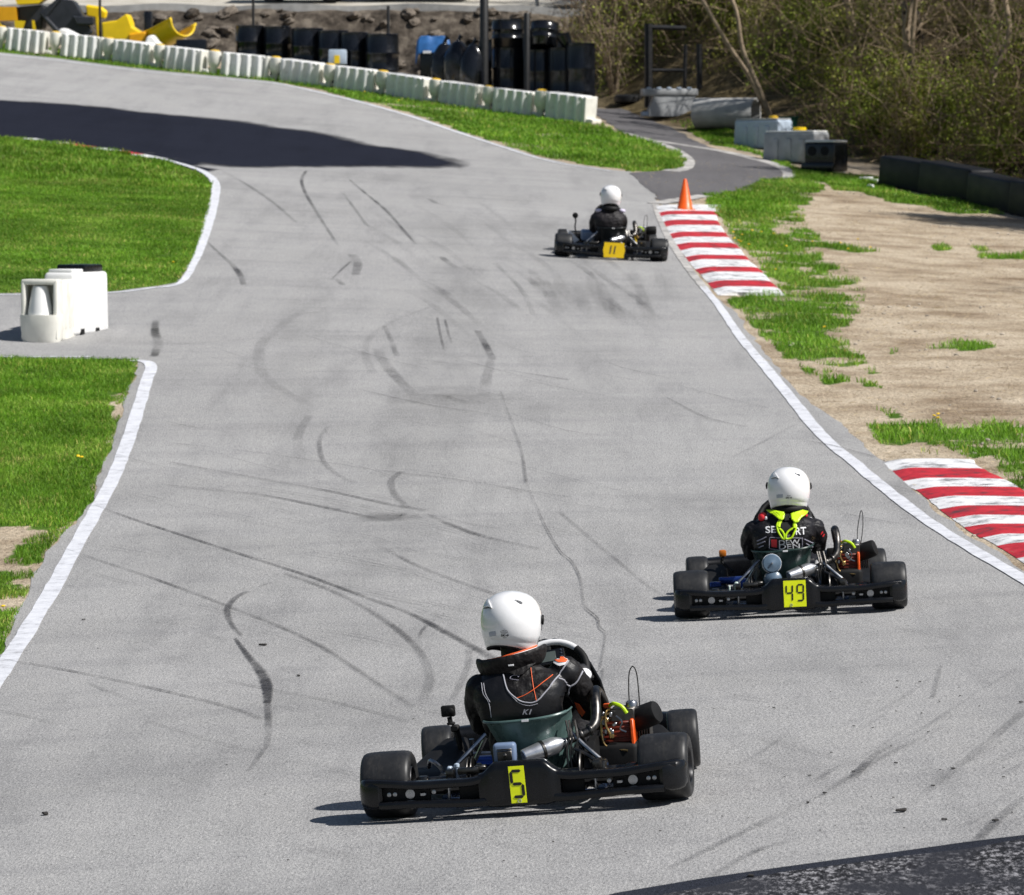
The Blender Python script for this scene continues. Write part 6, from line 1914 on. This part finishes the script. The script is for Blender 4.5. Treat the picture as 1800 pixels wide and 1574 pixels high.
gb = one('bucket', lathe([(.12, 0), (.15, .34), (.16, .34), (.16, .36), (.14, .36), (.1, .02)], 24), mat('green_bucket', (.02, .10, .07), .4)); placed(gb, 1386, 246, 0, (1.2, 1.2, 1.2)); tag(gb, 'dark green bucket standing behind the grey blocks', 'bucket')
m_blkrow = mat('dull_black_plastic', (.0055, .006, .008), .55, var=.4, vscale=4, spec=.25)
bj = [G(*q) for q in ((1563, 327), (1640, 341), (1720, 359), (1800, 378), (1890, 398))]
for k, lab in enumerate(['black barrier block at the left end of the dark row below the wood', 'black barrier block next to the left end of the dark row', 'black barrier block running into the right photo edge', 'black barrier block just beyond the right photo edge']):
    d = bj[k + 1] - bj[k]; L = math.hypot(d.x, d.y)
    r = plain_block(m_blkrow, None, 1.0, .50 + .04 * (k % 2), .45, 0)
    r.location = (bj[k] + bj[k + 1]) / 2; r.rotation_euler = (0, -math.atan2(d.z, L), math.atan2(d.y, d.x) + .06 * (k % 2)); r.scale = (L / .985, 1, 1)
    tag(r, lab, 'barrier', 'black barrier blocks below the wood')
for k, (px, py, w_) in enumerate([(1522, 318, .22), (1545, 322, .16), (1530, 331, .06)]):
    v, f = rbox(w_, .14, .06, .02, 2, (0, 0, .03)); v = v * (1 + .2 * vnoise(v[:, 0] * 9, v[:, 1] * 9, 1, 3 + k)[:, None])
    o = one('litter', (v, f), m_whitepl); placed(o, px, py, 20 * k); tag(o, ['larger white scrap lying in grass by the black row', 'smaller white scrap right of the larger one', 'tiny white scrap below the other two'][k], 'litter')
# black metal frame
FY = G(1176, 205).y + .9
r = empty('frame'); q = stand(1180, FY); r.location = q
def bar(x0, z0, x1, z1, rr, nm='post'):
    P0 = at(x0, z0, FY) - q; P1 = at(x1, z1, FY) - q
    one(nm, tube([P0, P1], rr, 8), m_post, r)
bar(1140, 190, 1140, 42, .085); bar(1230, 200, 1229, 78, .06); bar(1203, 165, 1205, 78, .04); bar(1134, 48, 1206, 50, .05, 'crossbar'); bar(1146, 124, 1206, 124, .035, 'crossbar')
tag(r, 'black metal frame of posts and crossbars at the edge of the wood', 'frame')
o = one('tyre', lathe([(.13, -.07), (.22, -.09), (.28, -.06), (.29, 0), (.28, .06), (.22, .09), (.13, .07)], 28), m_rubber); o.location = G(1104, 182) + Vector((0, 0, .09)); tag(o, 'old tyre lying at the start of the dark path', 'tyre')

# ------------------------------------------------------------------ wood
def leaf_mat(name, cols, tr=.25):
    m, nt, p, oc = new_mat(name)
    c = nramp(nt, nnoise(nt, oc, 2.3, 4, .7), [(.3 + .4 * k / (len(cols) - 1), q) for k, q in enumerate(cols)])
    at_ = nt.nodes.new('ShaderNodeAttribute'); at_.attribute_name = 'tone'
    c = nmix(nt, 1.0, c, at_.outputs['Color'], 'MULTIPLY')
    nt.links.new(c, p.inputs['Base Color']); p.inputs['Roughness'].default_value = .6; p.inputs['Specular IOR Level'].default_value = .25
    t = nt.nodes.new('ShaderNodeBsdfTranslucent'); nt.links.new(c, t.inputs[0])
    mx = nt.nodes.new('ShaderNodeMixShader'); mx.inputs[0].default_value = tr
    nt.links.new(p.outputs[0], mx.inputs[1]); nt.links.new(t.outputs[0], mx.inputs[2]); nt.links.new(mx.outputs[0], nt.nodes['Material Output'].inputs[0])
    return m
m_leaf = leaf_mat('spring_leaves', [(.10, .15, .014), (.20, .25, .030), (.32, .34, .07)])
m_leaf2 = leaf_mat('olive_twig_leaves', [(.12, .125, .018), (.22, .225, .038), (.33, .31, .085)])
m_bark = mat('grey_brown_bark', (.23, .17, .105), .9, var=.4, vscale=12, bump=.6, bscale=40)
m_barkd = mat('dark_bark', (.035, .026, .02), .9, var=.4, vscale=12, bump=.6, bscale=40)
m_barkp = mat('pale_bark', (.28, .215, .145), .9, var=.3, vscale=12)

def set_tone(me, tone):
    at_ = me.attributes.new('tone', 'FLOAT_COLOR', 'POINT')
    at_.data.foreach_set('color', np.concatenate([np.repeat(tone[:, None], 3, 1), np.ones((len(tone), 1))], 1).astype(np.float32).ravel())
def leaf_cards(C, size, rg, tone=(.6, 1.3)):
    """small bent leaf-sized quads at the points C"""
    n = len(C)
    a = rg.normal(size=(n, 3)); a /= np.linalg.norm(a, axis=1)[:, None]
    b = np.cross(a, rg.normal(size=(n, 3))); b /= np.linalg.norm(b, axis=1)[:, None]
    s = size * rg.uniform(.6, 1.4, n)[:, None]
    V = np.stack([C - a * s, C + b * s * .5, C + a * s, C - b * s * .5], 1).reshape(-1, 3)
    F = (np.arange(n)[:, None] * 4 + np.arange(4)).tolist()
    return V, F, np.repeat(rg.uniform(*tone, n), 4)
def twigs(A, B, r0, rg):
    """thin three sided sticks from A to B"""
    n = len(A); d = B - A; d /= np.linalg.norm(d, axis=1)[:, None] + 1e-9
    u = np.cross(d, rg.normal(size=(n, 3))); u /= np.linalg.norm(u, axis=1)[:, None] + 1e-9
    w_ = np.cross(d, u); r0 = np.broadcast_to(np.asarray(r0, float), (n,))[:, None]
    V = []
    for k in range(3):
        o = r0 * (math.cos(k * 2.094) * u + math.sin(k * 2.094) * w_); V += [A + o, B + o * .45]
    V = np.stack(V, 1).reshape(-1, 3)
    base = np.arange(n)[:, None] * 6
    F = np.concatenate([base + np.array([0, 2, 3, 1]), base + np.array([2, 4, 5, 3]), base + np.array([4, 0, 1, 5])]).tolist()
    return V, F

def make_tree(seed, h, lean, r0, bark, leafm, nleaf, spread=1.0, base=.22, name='tree', label='', group=None, ntw=1.0, leaf=.036):
    rg = np.random.default_rng(seed)
    r = empty(name)
    pts = [np.array([0, 0, -.2])]
    d = np.array([lean[0], lean[1], 1.0])
    n = 9
    for k in range(1, n + 1):
        pts.append(np.array([lean[0] * h * (k / n) + rg.normal() * .03 * h / n * 3, lean[1] * h * k / n + rg.normal() * .03 * h / n * 3, h * k / n]))
    P = catmull(pts, 4)
    tb = MB(); tb.add(tube(P, [r0 * 1.25, r0, r0 * .8, r0 * .55, r0 * .3, r0 * .1], 9))
    A, B, R_, tips = [], [], [], []
    nl = int(14 * ntw)
    for k in range(nl):
        t = rg.uniform(base, .97); s = P[int(t * (len(P) - 1))]
        az = rg.uniform(0, 2 * np.pi); L = h * rg.uniform(.16, .34) * (1.15 - t) * spread
        dirn = np.array([math.cos(az), math.sin(az), rg.uniform(.5, 1.3)]); dirn /= np.linalg.norm(dirn)
        Q = [s]; dd = dirn
        for q in range(5):
            dd = dd + rg.normal(size=3) * .16 + np.array([0, 0, .05]); dd /= np.linalg.norm(dd); Q.append(Q[-1] + dd * L / 5)
        Q = np.array(Q)
        tb.add(tube(Q, [r0 * .38 * (1.1 - t), r0 * .05], 5))
        for q in range(9):
            i = rg.integers(1, 6); s2 = Q[i]
            d2 = dd + rg.normal(size=3) * .8; d2 /= np.linalg.norm(d2); e = s2 + d2 * L * rg.uniform(.2, .5)
            A.append(s2); B.append(e); R_.append(.008); tips.append(e)
            for w_ in range(3):
                d3 = d2 + rg.normal(size=3) * .7; d3 /= np.linalg.norm(d3); e3 = s2 + (e - s2) * rg.uniform(.4, 1) + d3 * L * rg.uniform(.1, .3)
                A.append(s2 + (e - s2) * .6); B.append(e3); R_.append(.005); tips.append(e3)
    tb.build('trunk', bark, r, angle=None)
    tips = np.array(tips)
    tv, tf = twigs(np.array(A), np.array(B), np.array(R_), rg)
    C_ = tips[rg.integers(0, len(tips), nleaf)] + rg.normal(size=(nleaf, 3)) * .10 * h / 6
    lv, lf, lt = leaf_cards(C_, leaf, rg)
    b = MB(); b.add((tv, tf), 0); b.add((lv, lf), 1)
    c = b.build('crown', [bark, leafm], r, smooth=False)
    set_tone(c.data, np.concatenate([np.ones(len(tv)), lt]))
    tag(r, label, 'tree', group)
    return r
def make_shrub(seed, h, w_, nst, leafm, nleaf, bark, label, group):
    rg = np.random.default_rng(seed)
    r = empty('shrub'); b = MB(); A, B, R_, tips = [], [], [], []
    for k in range(nst):
        az = rg.uniform(0, 6.28); out = rg.uniform(.1, 1) * w_
        e = np.array([math.cos(az) * out, math.sin(az) * out, h * rg.uniform(.6, 1.05)])
        P = catmull([np.array([math.cos(az) * .06, math.sin(az) * .06, -.1]), e * np.array([.35, .35, .55]) + rg.normal(size=3) * .08, e], 5)
        b.add(tube(P, [.014, .010, .004], 5))
        for q in range(10):
            i = rg.integers(3, len(P)); s = P[i]; d = rg.normal(size=3) + np.array([0, 0, .5]); d /= np.linalg.norm(d)
            e2 = s + d * h * rg.uniform(.12, .32); A.append(s); B.append(e2); R_.append(.0055); tips.append(e2); tips.append((s + e2) / 2)
    b.build('stems', bark, r, angle=None)
    tv, tf = twigs(np.array(A), np.array(B), np.array(R_), rg)
    tips = np.array(tips); C_ = tips[rg.integers(0, len(tips), nleaf)] + rg.normal(size=(nleaf, 3)) * .07
    lv, lf, lt = leaf_cards(C_, .028, rg)
    m = MB(); m.add((tv, tf), 0); m.add((lv, lf), 1); c = m.build('foliage', [bark, leafm], r, smooth=False)
    set_tone(c.data, np.concatenate([np.ones(len(tv)), lt]))
    tag(r, label, 'shrub', group)
    return r

GT = 'bare spring trees in the wood'
protos = [make_tree(1, 7, (.04, .0), .055, m_bark, m_leaf2, 1500, label='slender grey brown tree with olive buds in the wood', group=GT),
          make_tree(2, 8, (-.10, .05), .07, m_barkp, m_leaf, 500, .9, label='slender pale tree with thin leaves in the wood', group=GT),
          make_tree(3, 6, (.12, -.03), .045, m_bark, m_leaf, 2600, 1.2, label='small leaning tree with fresh green leaves in the wood', group=GT),
          make_tree(4, 9, (-.03, .02), .10, m_barkd, m_leaf2, 500, .8, label='dark stemmed tree with few olive buds in the wood', group=GT),
          make_tree(5, 7, (-.2, .0), .05, m_barkp, m_leaf2, 600, .8, label='leaning pale sapling with olive buds in the wood', group=GT)]
_keep = [G(*q) for q in ((1150, 205), (1200, 205), (1240, 226), (1290, 226), (1340, 258), (1400, 284), (1452, 300), (1110, 190), (1080, 190))]
def blocked(x, y, r_=1.6): return any((x - q.x) ** 2 + ((y - q.y) * .6) ** 2 < r_ * r_ and y < q.y + 1.6 for q in _keep)
used = [False] * 5
def plant(k, x, y, sc, rz):
    o = protos[k] if not used[k] else copy_tree(protos[k]); used[k] = True
    o.location = (x, y, float(H(x, y)) - .05); o.scale = (sc,) * 3; o.rotation_euler = (0, 0, rz)
    return o
n = 0
while n < 100:
    x = rng.uniform(1.2, 15); y = rng.uniform(80, 122)
    if y < woods_y(x) + 1.2 or (x - (y - 98) * .12) < 2.1 or (x < 3.2 and y < 104) or blocked(x, y): continue
    plant(int(rng.choice([0, 0, 2, 2, 3, 1, 4])), x, y, rng.uniform(.7, 1.15), rng.uniform(0, 6.28)); n += 1
for px, py, d, args, lab in [(1612, 128, 3.0, (21, 9, (-.10, .0), .15, m_barkd, m_leaf2, 300, .6, .45), 'thick dark trunk in the wood, forking at the top of the photo'),
                            (1368, 214, 1.5, (22, 6.5, (-.42, .0), .045, m_barkp, m_leaf2, 250, .5, .5), 'pale sapling leaning left above the grey blocks, the upright one of a pair'),
                            (1362, 208, 1.5, (23, 6.5, (-.62, .05), .042, m_barkp, m_leaf2, 250, .5, .5), 'pale sapling leaning left above the grey blocks, the lower of a pair'),
                            (1108, 110, 2.0, (24, 8, (-.10, .0), .055, m_barkp, m_leaf, 300, .5, .5), 'tall pale sapling at the left edge of the wood'),
                            (1092, 128, 2.0, (25, 8, (-.08, .0), .05, m_bark, m_leaf2, 300, .5, .5), 'tall grey sapling beside the pale one at the left edge of the wood'),
                            (1730, 120, 2.0, (26, 8, (-.14, .0), .06, m_barkd, m_leaf, 500, .6, .4), 'dark leaning stem in the wood near the right photo edge')]:
    g = G(px, py)
    o = make_tree(*args, label=lab); o.location = (g.x, g.y, g.z - .05)
SB = [make_shrub(31, 1.3, .8, 16, m_leaf2, 1900, m_bark, 'olive brown twiggy shrub at the foot of the wood', 'shrubs at the foot of the wood'),
      make_shrub(32, 1.1, .7, 14, m_leaf, 2600, m_bark, 'fresh green shrub at the foot of the wood', 'green shrubs at the foot of the wood'),
      make_shrub(33, 1.8, .8, 12, m_leaf2, 500, m_barkp, 'tall bare pale shrub at the foot of the wood', 'tall shrubs at the foot of the wood')]
us = [False] * 3
for k in range(110):
    x = rng.uniform(1.5, 15); y = woods_y(x) + rng.uniform(.5, 16)
    if (x - (y - 98) * .12) < 1.9 or blocked(x, y): continue
    q = int(rng.choice([0, 0, 1, 2]))
    if 4.5 < x < 8 and rng.random() < .5: q = 1
    o = SB[q] if not us[q] else copy_tree(SB[q]); us[q] = True
    s_ = rng.uniform(.6, 1.3); o.location = (x, y, float(H(x, y))); o.scale = (s_,) * 3; o.rotation_euler = (0, 0, rng.uniform(0, 6.28))
for k in range(70):
    x = rng.uniform(2.6, 7.5); y = woods_y(x) + rng.uniform(1.0, 13)
    if blocked(x, y) or (x - (y - 98) * .12) < 2.2: continue
    o = copy_tree(SB[int(rng.choice([0, 0, 1, 2]))])
    s_ = rng.uniform(.7, 1.3); o.location = (x, y, float(H(x, y))); o.scale = (s_,) * 3; o.rotation_euler = (0, 0, rng.uniform(0, 6.28))
# tangle of twigs and dead leaves over the slope
rg = np.random.default_rng(77)
N = 52000
x = rg.uniform(.8, 17, N); y = rg.uniform(79, 128, N)
ok = (y > woods_y(x) + .2) & ((x - (y - 98) * .12) > .6); x, y = x[ok], y[ok]
bl = np.array([blocked(a, c_, 1.2) for a, c_ in zip(x, y)]); x, y = x[~bl], y[~bl]
z = H(x, y) + rg.uniform(0, 1, len(x)) ** 2 * 2.2
A = np.stack([x, y, z], 1); d = rg.normal(size=A.shape) * np.array([1, .6, 1.0]) + np.array([-.15, 0, .5]); d /= np.linalg.norm(d, axis=1)[:, None]
tv, tf = twigs(A, A + d * rg.uniform(.25, 1.2, len(A))[:, None], rg.uniform(.004, .010, len(A)), rg)
N = 520000
x = rg.uniform(.8, 17, N); y = rg.uniform(79, 128, N)
ok = (y > woods_y(x) + .1) & ((x - (y - 98) * .12) > .6) & (vnoise(x, y, 1.3, 91) + .4 * vnoise(x, y, .5, 92) > -.15); x, y = x[ok], y[ok]
bl = np.array([blocked(a, c_, 1.2) for a, c_ in zip(x, y)]); x, y = x[~bl], y[~bl]
hz = rg.uniform(0, 1, len(x)) ** 1.4 * (1.0 + 1.9 * np.clip(vnoise(x, y, 2.2, 93), 0, 1))
lv, lf, lt = leaf_cards(np.stack([x, y, H(x, y) + hz], 1), .030, rg, (.7, 1.7))
m = MB(); m.add((tv, tf), 0); m.add((lv, lf), 1)
_g = (vnoise(lv[::4, 0], lv[::4, 1], 2.4, 97) > .05); m.m = [0] * len(tf) + [2 if q else 1 for q in _g]
o = m.build('undergrowth', [m_bark, m_leaf2, m_leaf], smooth=False); set_tone(o.data, np.concatenate([np.ones(len(tv)), lt])); tag(o, 'brown and olive tangle of twigs covering the wooded slope', 'undergrowth', kind='stuff')
# tall trees standing right of the frame: their shadows fall across the bare soil and the bend
for k, (x, y, h, sd) in enumerate([(15.4, 67.4, 12.5, 41), (17.4, 66.6, 13, 42), (13.2, 71.0, 9, 49), (12.7, 80.9, 10, 51), (12.0, 87.0, 10, 53), (18.5, 52.5, 15, 43), (21, 56, 16, 44), (12.6, 78.5, 11, 45), (11.6, 75.2, 6, 47)]):
    o = make_tree(sd, h, (.03, 0), .16, m_bark, m_leaf2, {41: 9000, 42: 9000, 43: 2500, 44: 2500}.get(sd, 2200), 1.0 if sd in (41, 42) else 1.3, .5 if sd in (41, 42) else .3, leaf=.11 if sd in (41, 42) else .07, label='tall bare tree standing right of the bare soil, outside the photo', group='tall bare trees beside the soil', ntw=3.0)
    o.location = (x, y, float(H(x, y)) - .1)

# ------------------------------------------------------------------ grass
m_grass, nt, p, oc = new_mat('grass_blades')
at_ = nt.nodes.new('ShaderNodeAttribute'); at_.attribute_name = 'tone'
c = nramp(nt, nnoise(nt, oc, 1.1, 5, .6), [(.28, (.085, .185, .010)), (.5, (.165, .335, .022)), (.70, (.29, .43, .060))])
c = nmix(nt, 1.0, c, at_.outputs['Color'], 'MULTIPLY')
nt.links.new(c, p.inputs['Base Color']); p.inputs['Roughness'].default_value = .55; p.inputs['Specular IOR Level'].default_value = .3
t = nt.nodes.new('ShaderNodeBsdfTranslucent'); nt.links.new(c, t.inputs[0]); mx = nt.nodes.new('ShaderNodeMixShader'); mx.inputs[0].default_value = .3
nt.links.new(p.outputs[0], mx.inputs[1]); nt.links.new(t.outputs[0], mx.inputs[2]); nt.links.new(mx.outputs[0], nt.nodes['Material Output'].inputs[0])
trk_poly = trk
def grass(name, x0, x1, y0, y1, dens, hgt, wid, label, thr=.5, soft=.09):
    rg = np.random.default_rng(int(abs(x0 * 10 + y0)))
    n = int((x1 - x0) * (y1 - y0) * dens)
    x = rg.uniform(x0, x1, n); y = rg.uniform(y0, y1, n)
    g = grass_mask(x, y) + rg.normal(size=n) * soft
    px, py = project(np.stack([x, y, H(x, y)], -1))
    ok = (g > thr) & ~inpoly(x, y, trk_poly) & (px > -260) & (px < 1990)
    x, y, g = x[ok], y[ok], g[ok]; n = len(x); z = H(x, y)
    k = 1 + .35 * vnoise(x, y, .5, 61) + .25 * vnoise(x, y, .15, 62)
    h = hgt * rg.uniform(.5, 1.3, n) * k
    az = rg.uniform(0, 6.28, n); wv = wid * rg.uniform(.7, 1.3, n)
    wx, wy = np.cos(az) * wv / 2, np.sin(az) * wv / 2
    bx, by = rg.normal(size=n) * h * .45, rg.normal(size=n) * h * .45
    V = np.stack([np.stack([x - wx, y - wy, z - .005], 1), np.stack([x + wx, y + wy, z - .005], 1), np.stack([x + wx * .7 + bx * .4, y + wy * .7 + by * .4, z + h * .6], 1), np.stack([x - wx * .7 + bx * .4, y - wy * .7 + by * .4, z + h * .6], 1), np.stack([x + bx, y + by, z + h * .95], 1)], 1).reshape(-1, 3)
    b = np.arange(n)[:, None] * 5
    me = bpy.data.meshes.new(name)
    F4 = (b + np.array([0, 1, 2, 3])).tolist(); F3 = (b + np.array([3, 2, 4])).tolist()
    me.from_pydata(V.tolist(), [], F4 + F3); me.materials.append(m_grass)
    dry = (rg.random(n) < .05 + .16 * np.clip(vnoise(x, y, 1.1, 65), 0, 1))
    tn = rg.uniform(.65, 1.3, n) * (1 + .25 * vnoise(x, y, 1.6, 63) + .2 * vnoise(x, y, .6, 64))
    rgb = np.stack([tn * np.where(dry, 2.6, 1), tn * np.where(dry, 1.35, 1), tn * np.where(dry, 4.0, 1), np.ones(n)], 1)
    a_ = me.attributes.new('tone', 'FLOAT_COLOR', 'POINT'); a_.data.foreach_set('color', np.repeat(rgb, 5, 0).astype(np.float32).ravel())
    o = bpy.data.objects.new(name, me); COL.objects.link(o)
    return tag(o, label, 'grass', kind='stuff')
grass('grass', -6.6, -.9, 22, 49.5, 3400, .036, .006, 'short green grass along the near left edge line')
grass('grass', -9.0, -3.2, 49.5, 82, 1800, .028, .009, 'mown green lawn inside the bend')
grass('grass', 2.2, 10.0, 29, 84, 800, .055, .009, 'patchy green grass on the bare soil right of the track', soft=.11)
grass('grass', -12.5, 4.2, 68, 108, 420, .060, .016, 'green grass strip in front of the white barrier row')
grass('grass', 2.5, 9.0, 74, 92, 380, .06, .015, 'rough green grass beside the dark access path')
# straw and pebbles strewn over the bare soil
rg = np.random.default_rng(101)
n = 16000; x = rg.uniform(2.0, 10, n); y = rg.uniform(28, 82, n)
px, py = project(np.stack([x, y, H(x, y)], -1)); ok = ~inpoly(x, y, trk_poly) & (grass_mask(x, y) < .5) & (px < 1950) & (vnoise(x, y, .9, 111) + .6 * rg.normal(size=n) > 0); x, y = x[ok], y[ok]
A = np.stack([x, y, H(x, y) + .004], 1); d = rg.normal(size=A.shape) * np.array([1, 1, .16]); d[:, 2] = abs(d[:, 2]); d /= np.linalg.norm(d, axis=1)[:, None]
m_straw = mat('dry_straw', (.50, .40, .25), .9, var=.3, vscale=2)
o = one('straw', twigs(A, A + d * rg.uniform(.03, .11, len(A))[:, None], .0022, rg), m_straw, smooth=False); tag(o, 'dry straw strewn over the bare soil right of the track', 'straw', kind='stuff')
m_pebble = mat('pale_pebble', (.42, .37, .31), .9, var=.5, vscale=9)
n = 3600; x = rg.uniform(2.0, 10, n); y = rg.uniform(28, 80, n)
px, py = project(np.stack([x, y, H(x, y)], -1)); ok = ~inpoly(x, y, trk_poly) & (px < 1950) & ((py > 366) | (px > 1420)) & (vnoise(x, y, 1.4, 121) > -.25); x, y = x[ok], y[ok]
ev, ef = ellipsoid((0, 0, 0), (1, .8, .6), 6, 4); b = MB()
for k in range(len(x)):
    r_ = .005 + .022 * rg.random() ** 5
    b.add((ev * r_ * rg.uniform(.7, 1.2, 3) + np.array([x[k], y[k], float(H(x[k], y[k])) + r_ * .3]), ef))
tag(b.build('pebbles', m_pebble), 'pebbles scattered over the bare soil right of the track', 'pebbles', kind='stuff')
# dandelions
fl = MB(); fl.add(lathe([(.001, .10), (.018, .102), (.022, .108), (.014, .116), (.001, .118)], 10), 0); fl.add(tube([(0, 0, 0), (.004, 0, .05), (0, 0, .10)], .0025, 5), 1)
fme = fl.mesh('dandelion', [mat('dandelion_yellow', (.85, .55, .005), .6), m_grass])
set_tone(fme, np.ones(len(fme.vertices)))
DL = [(1650, 741), (1638, 744), (1651, 748), (1292, 426), (1300, 432), (1313, 437), (1320, 412), (1340, 415), (1380, 440), (1430, 432), (1493, 445), (1508, 428), (1452, 585), (1366, 482), (1362, 418), (1530, 442), (303, 470), (135, 815), (145, 818), (8, 1085), (640, 165), (622, 158), (700, 181), (1306, 420), (1296, 430), (1475, 434), (1287, 415)]
for k, (a, c_) in enumerate(DL):
    o = bpy.data.objects.new('dandelion', fme); COL.objects.link(o); o.location = G(a, c_ + 3); o.scale = (.75,) * 3
    o.rotation_euler = (rng.uniform(-.3, .3), rng.uniform(-.3, .3), 0)
    tag(o, 'yellow dandelion flower in the grass by the track', 'dandelion', 'dandelions')
# bits of debris on the asphalt
m_debris = mat('dark_rubber_crumb', (.03, .027, .025), .9)
for k, (a, c_, s_) in enumerate([(1583, 1430, .030), (1450, 1398, .012), (1675, 1355, .012), (1660, 1445, .014), (1750, 1447, .016), (80, 1435, .022), (462, 1137, .025), (147, 1092, .014), (525, 1191, .016), (1640, 1385, .010), (1500, 1360, .010), (1420, 1415, .012), (1575, 1345, .010), (1795, 1238, .014), (1320, 1545, .022)] + [(rng.uniform(1150, 1800), rng.uniform(1200, 1470), rng.uniform(.004, .009)) for _ in range(45)] + [(rng.uniform(100, 1200), rng.uniform(1100, 1560), rng.uniform(.003, .007)) for _ in range(25)]):
    v, f = rbox(s_ * 1.6, s_, s_ * .4, s_ * .12, 1, (0, 0, s_ * .2)); v = v * (1 + .3 * vnoise(v[:, 0] * 90, v[:, 1] * 90 + k, 1, 5)[:, None])
    o = one('rubber_crumb', (v, f), m_debris); q = G(a, c_); o.location = q + Vector((0, 0, .008)); o.rotation_euler = (0, 0, k); tag(o, 'dark crumb of tyre rubber lying on the asphalt', 'debris', 'rubber crumbs on the track')
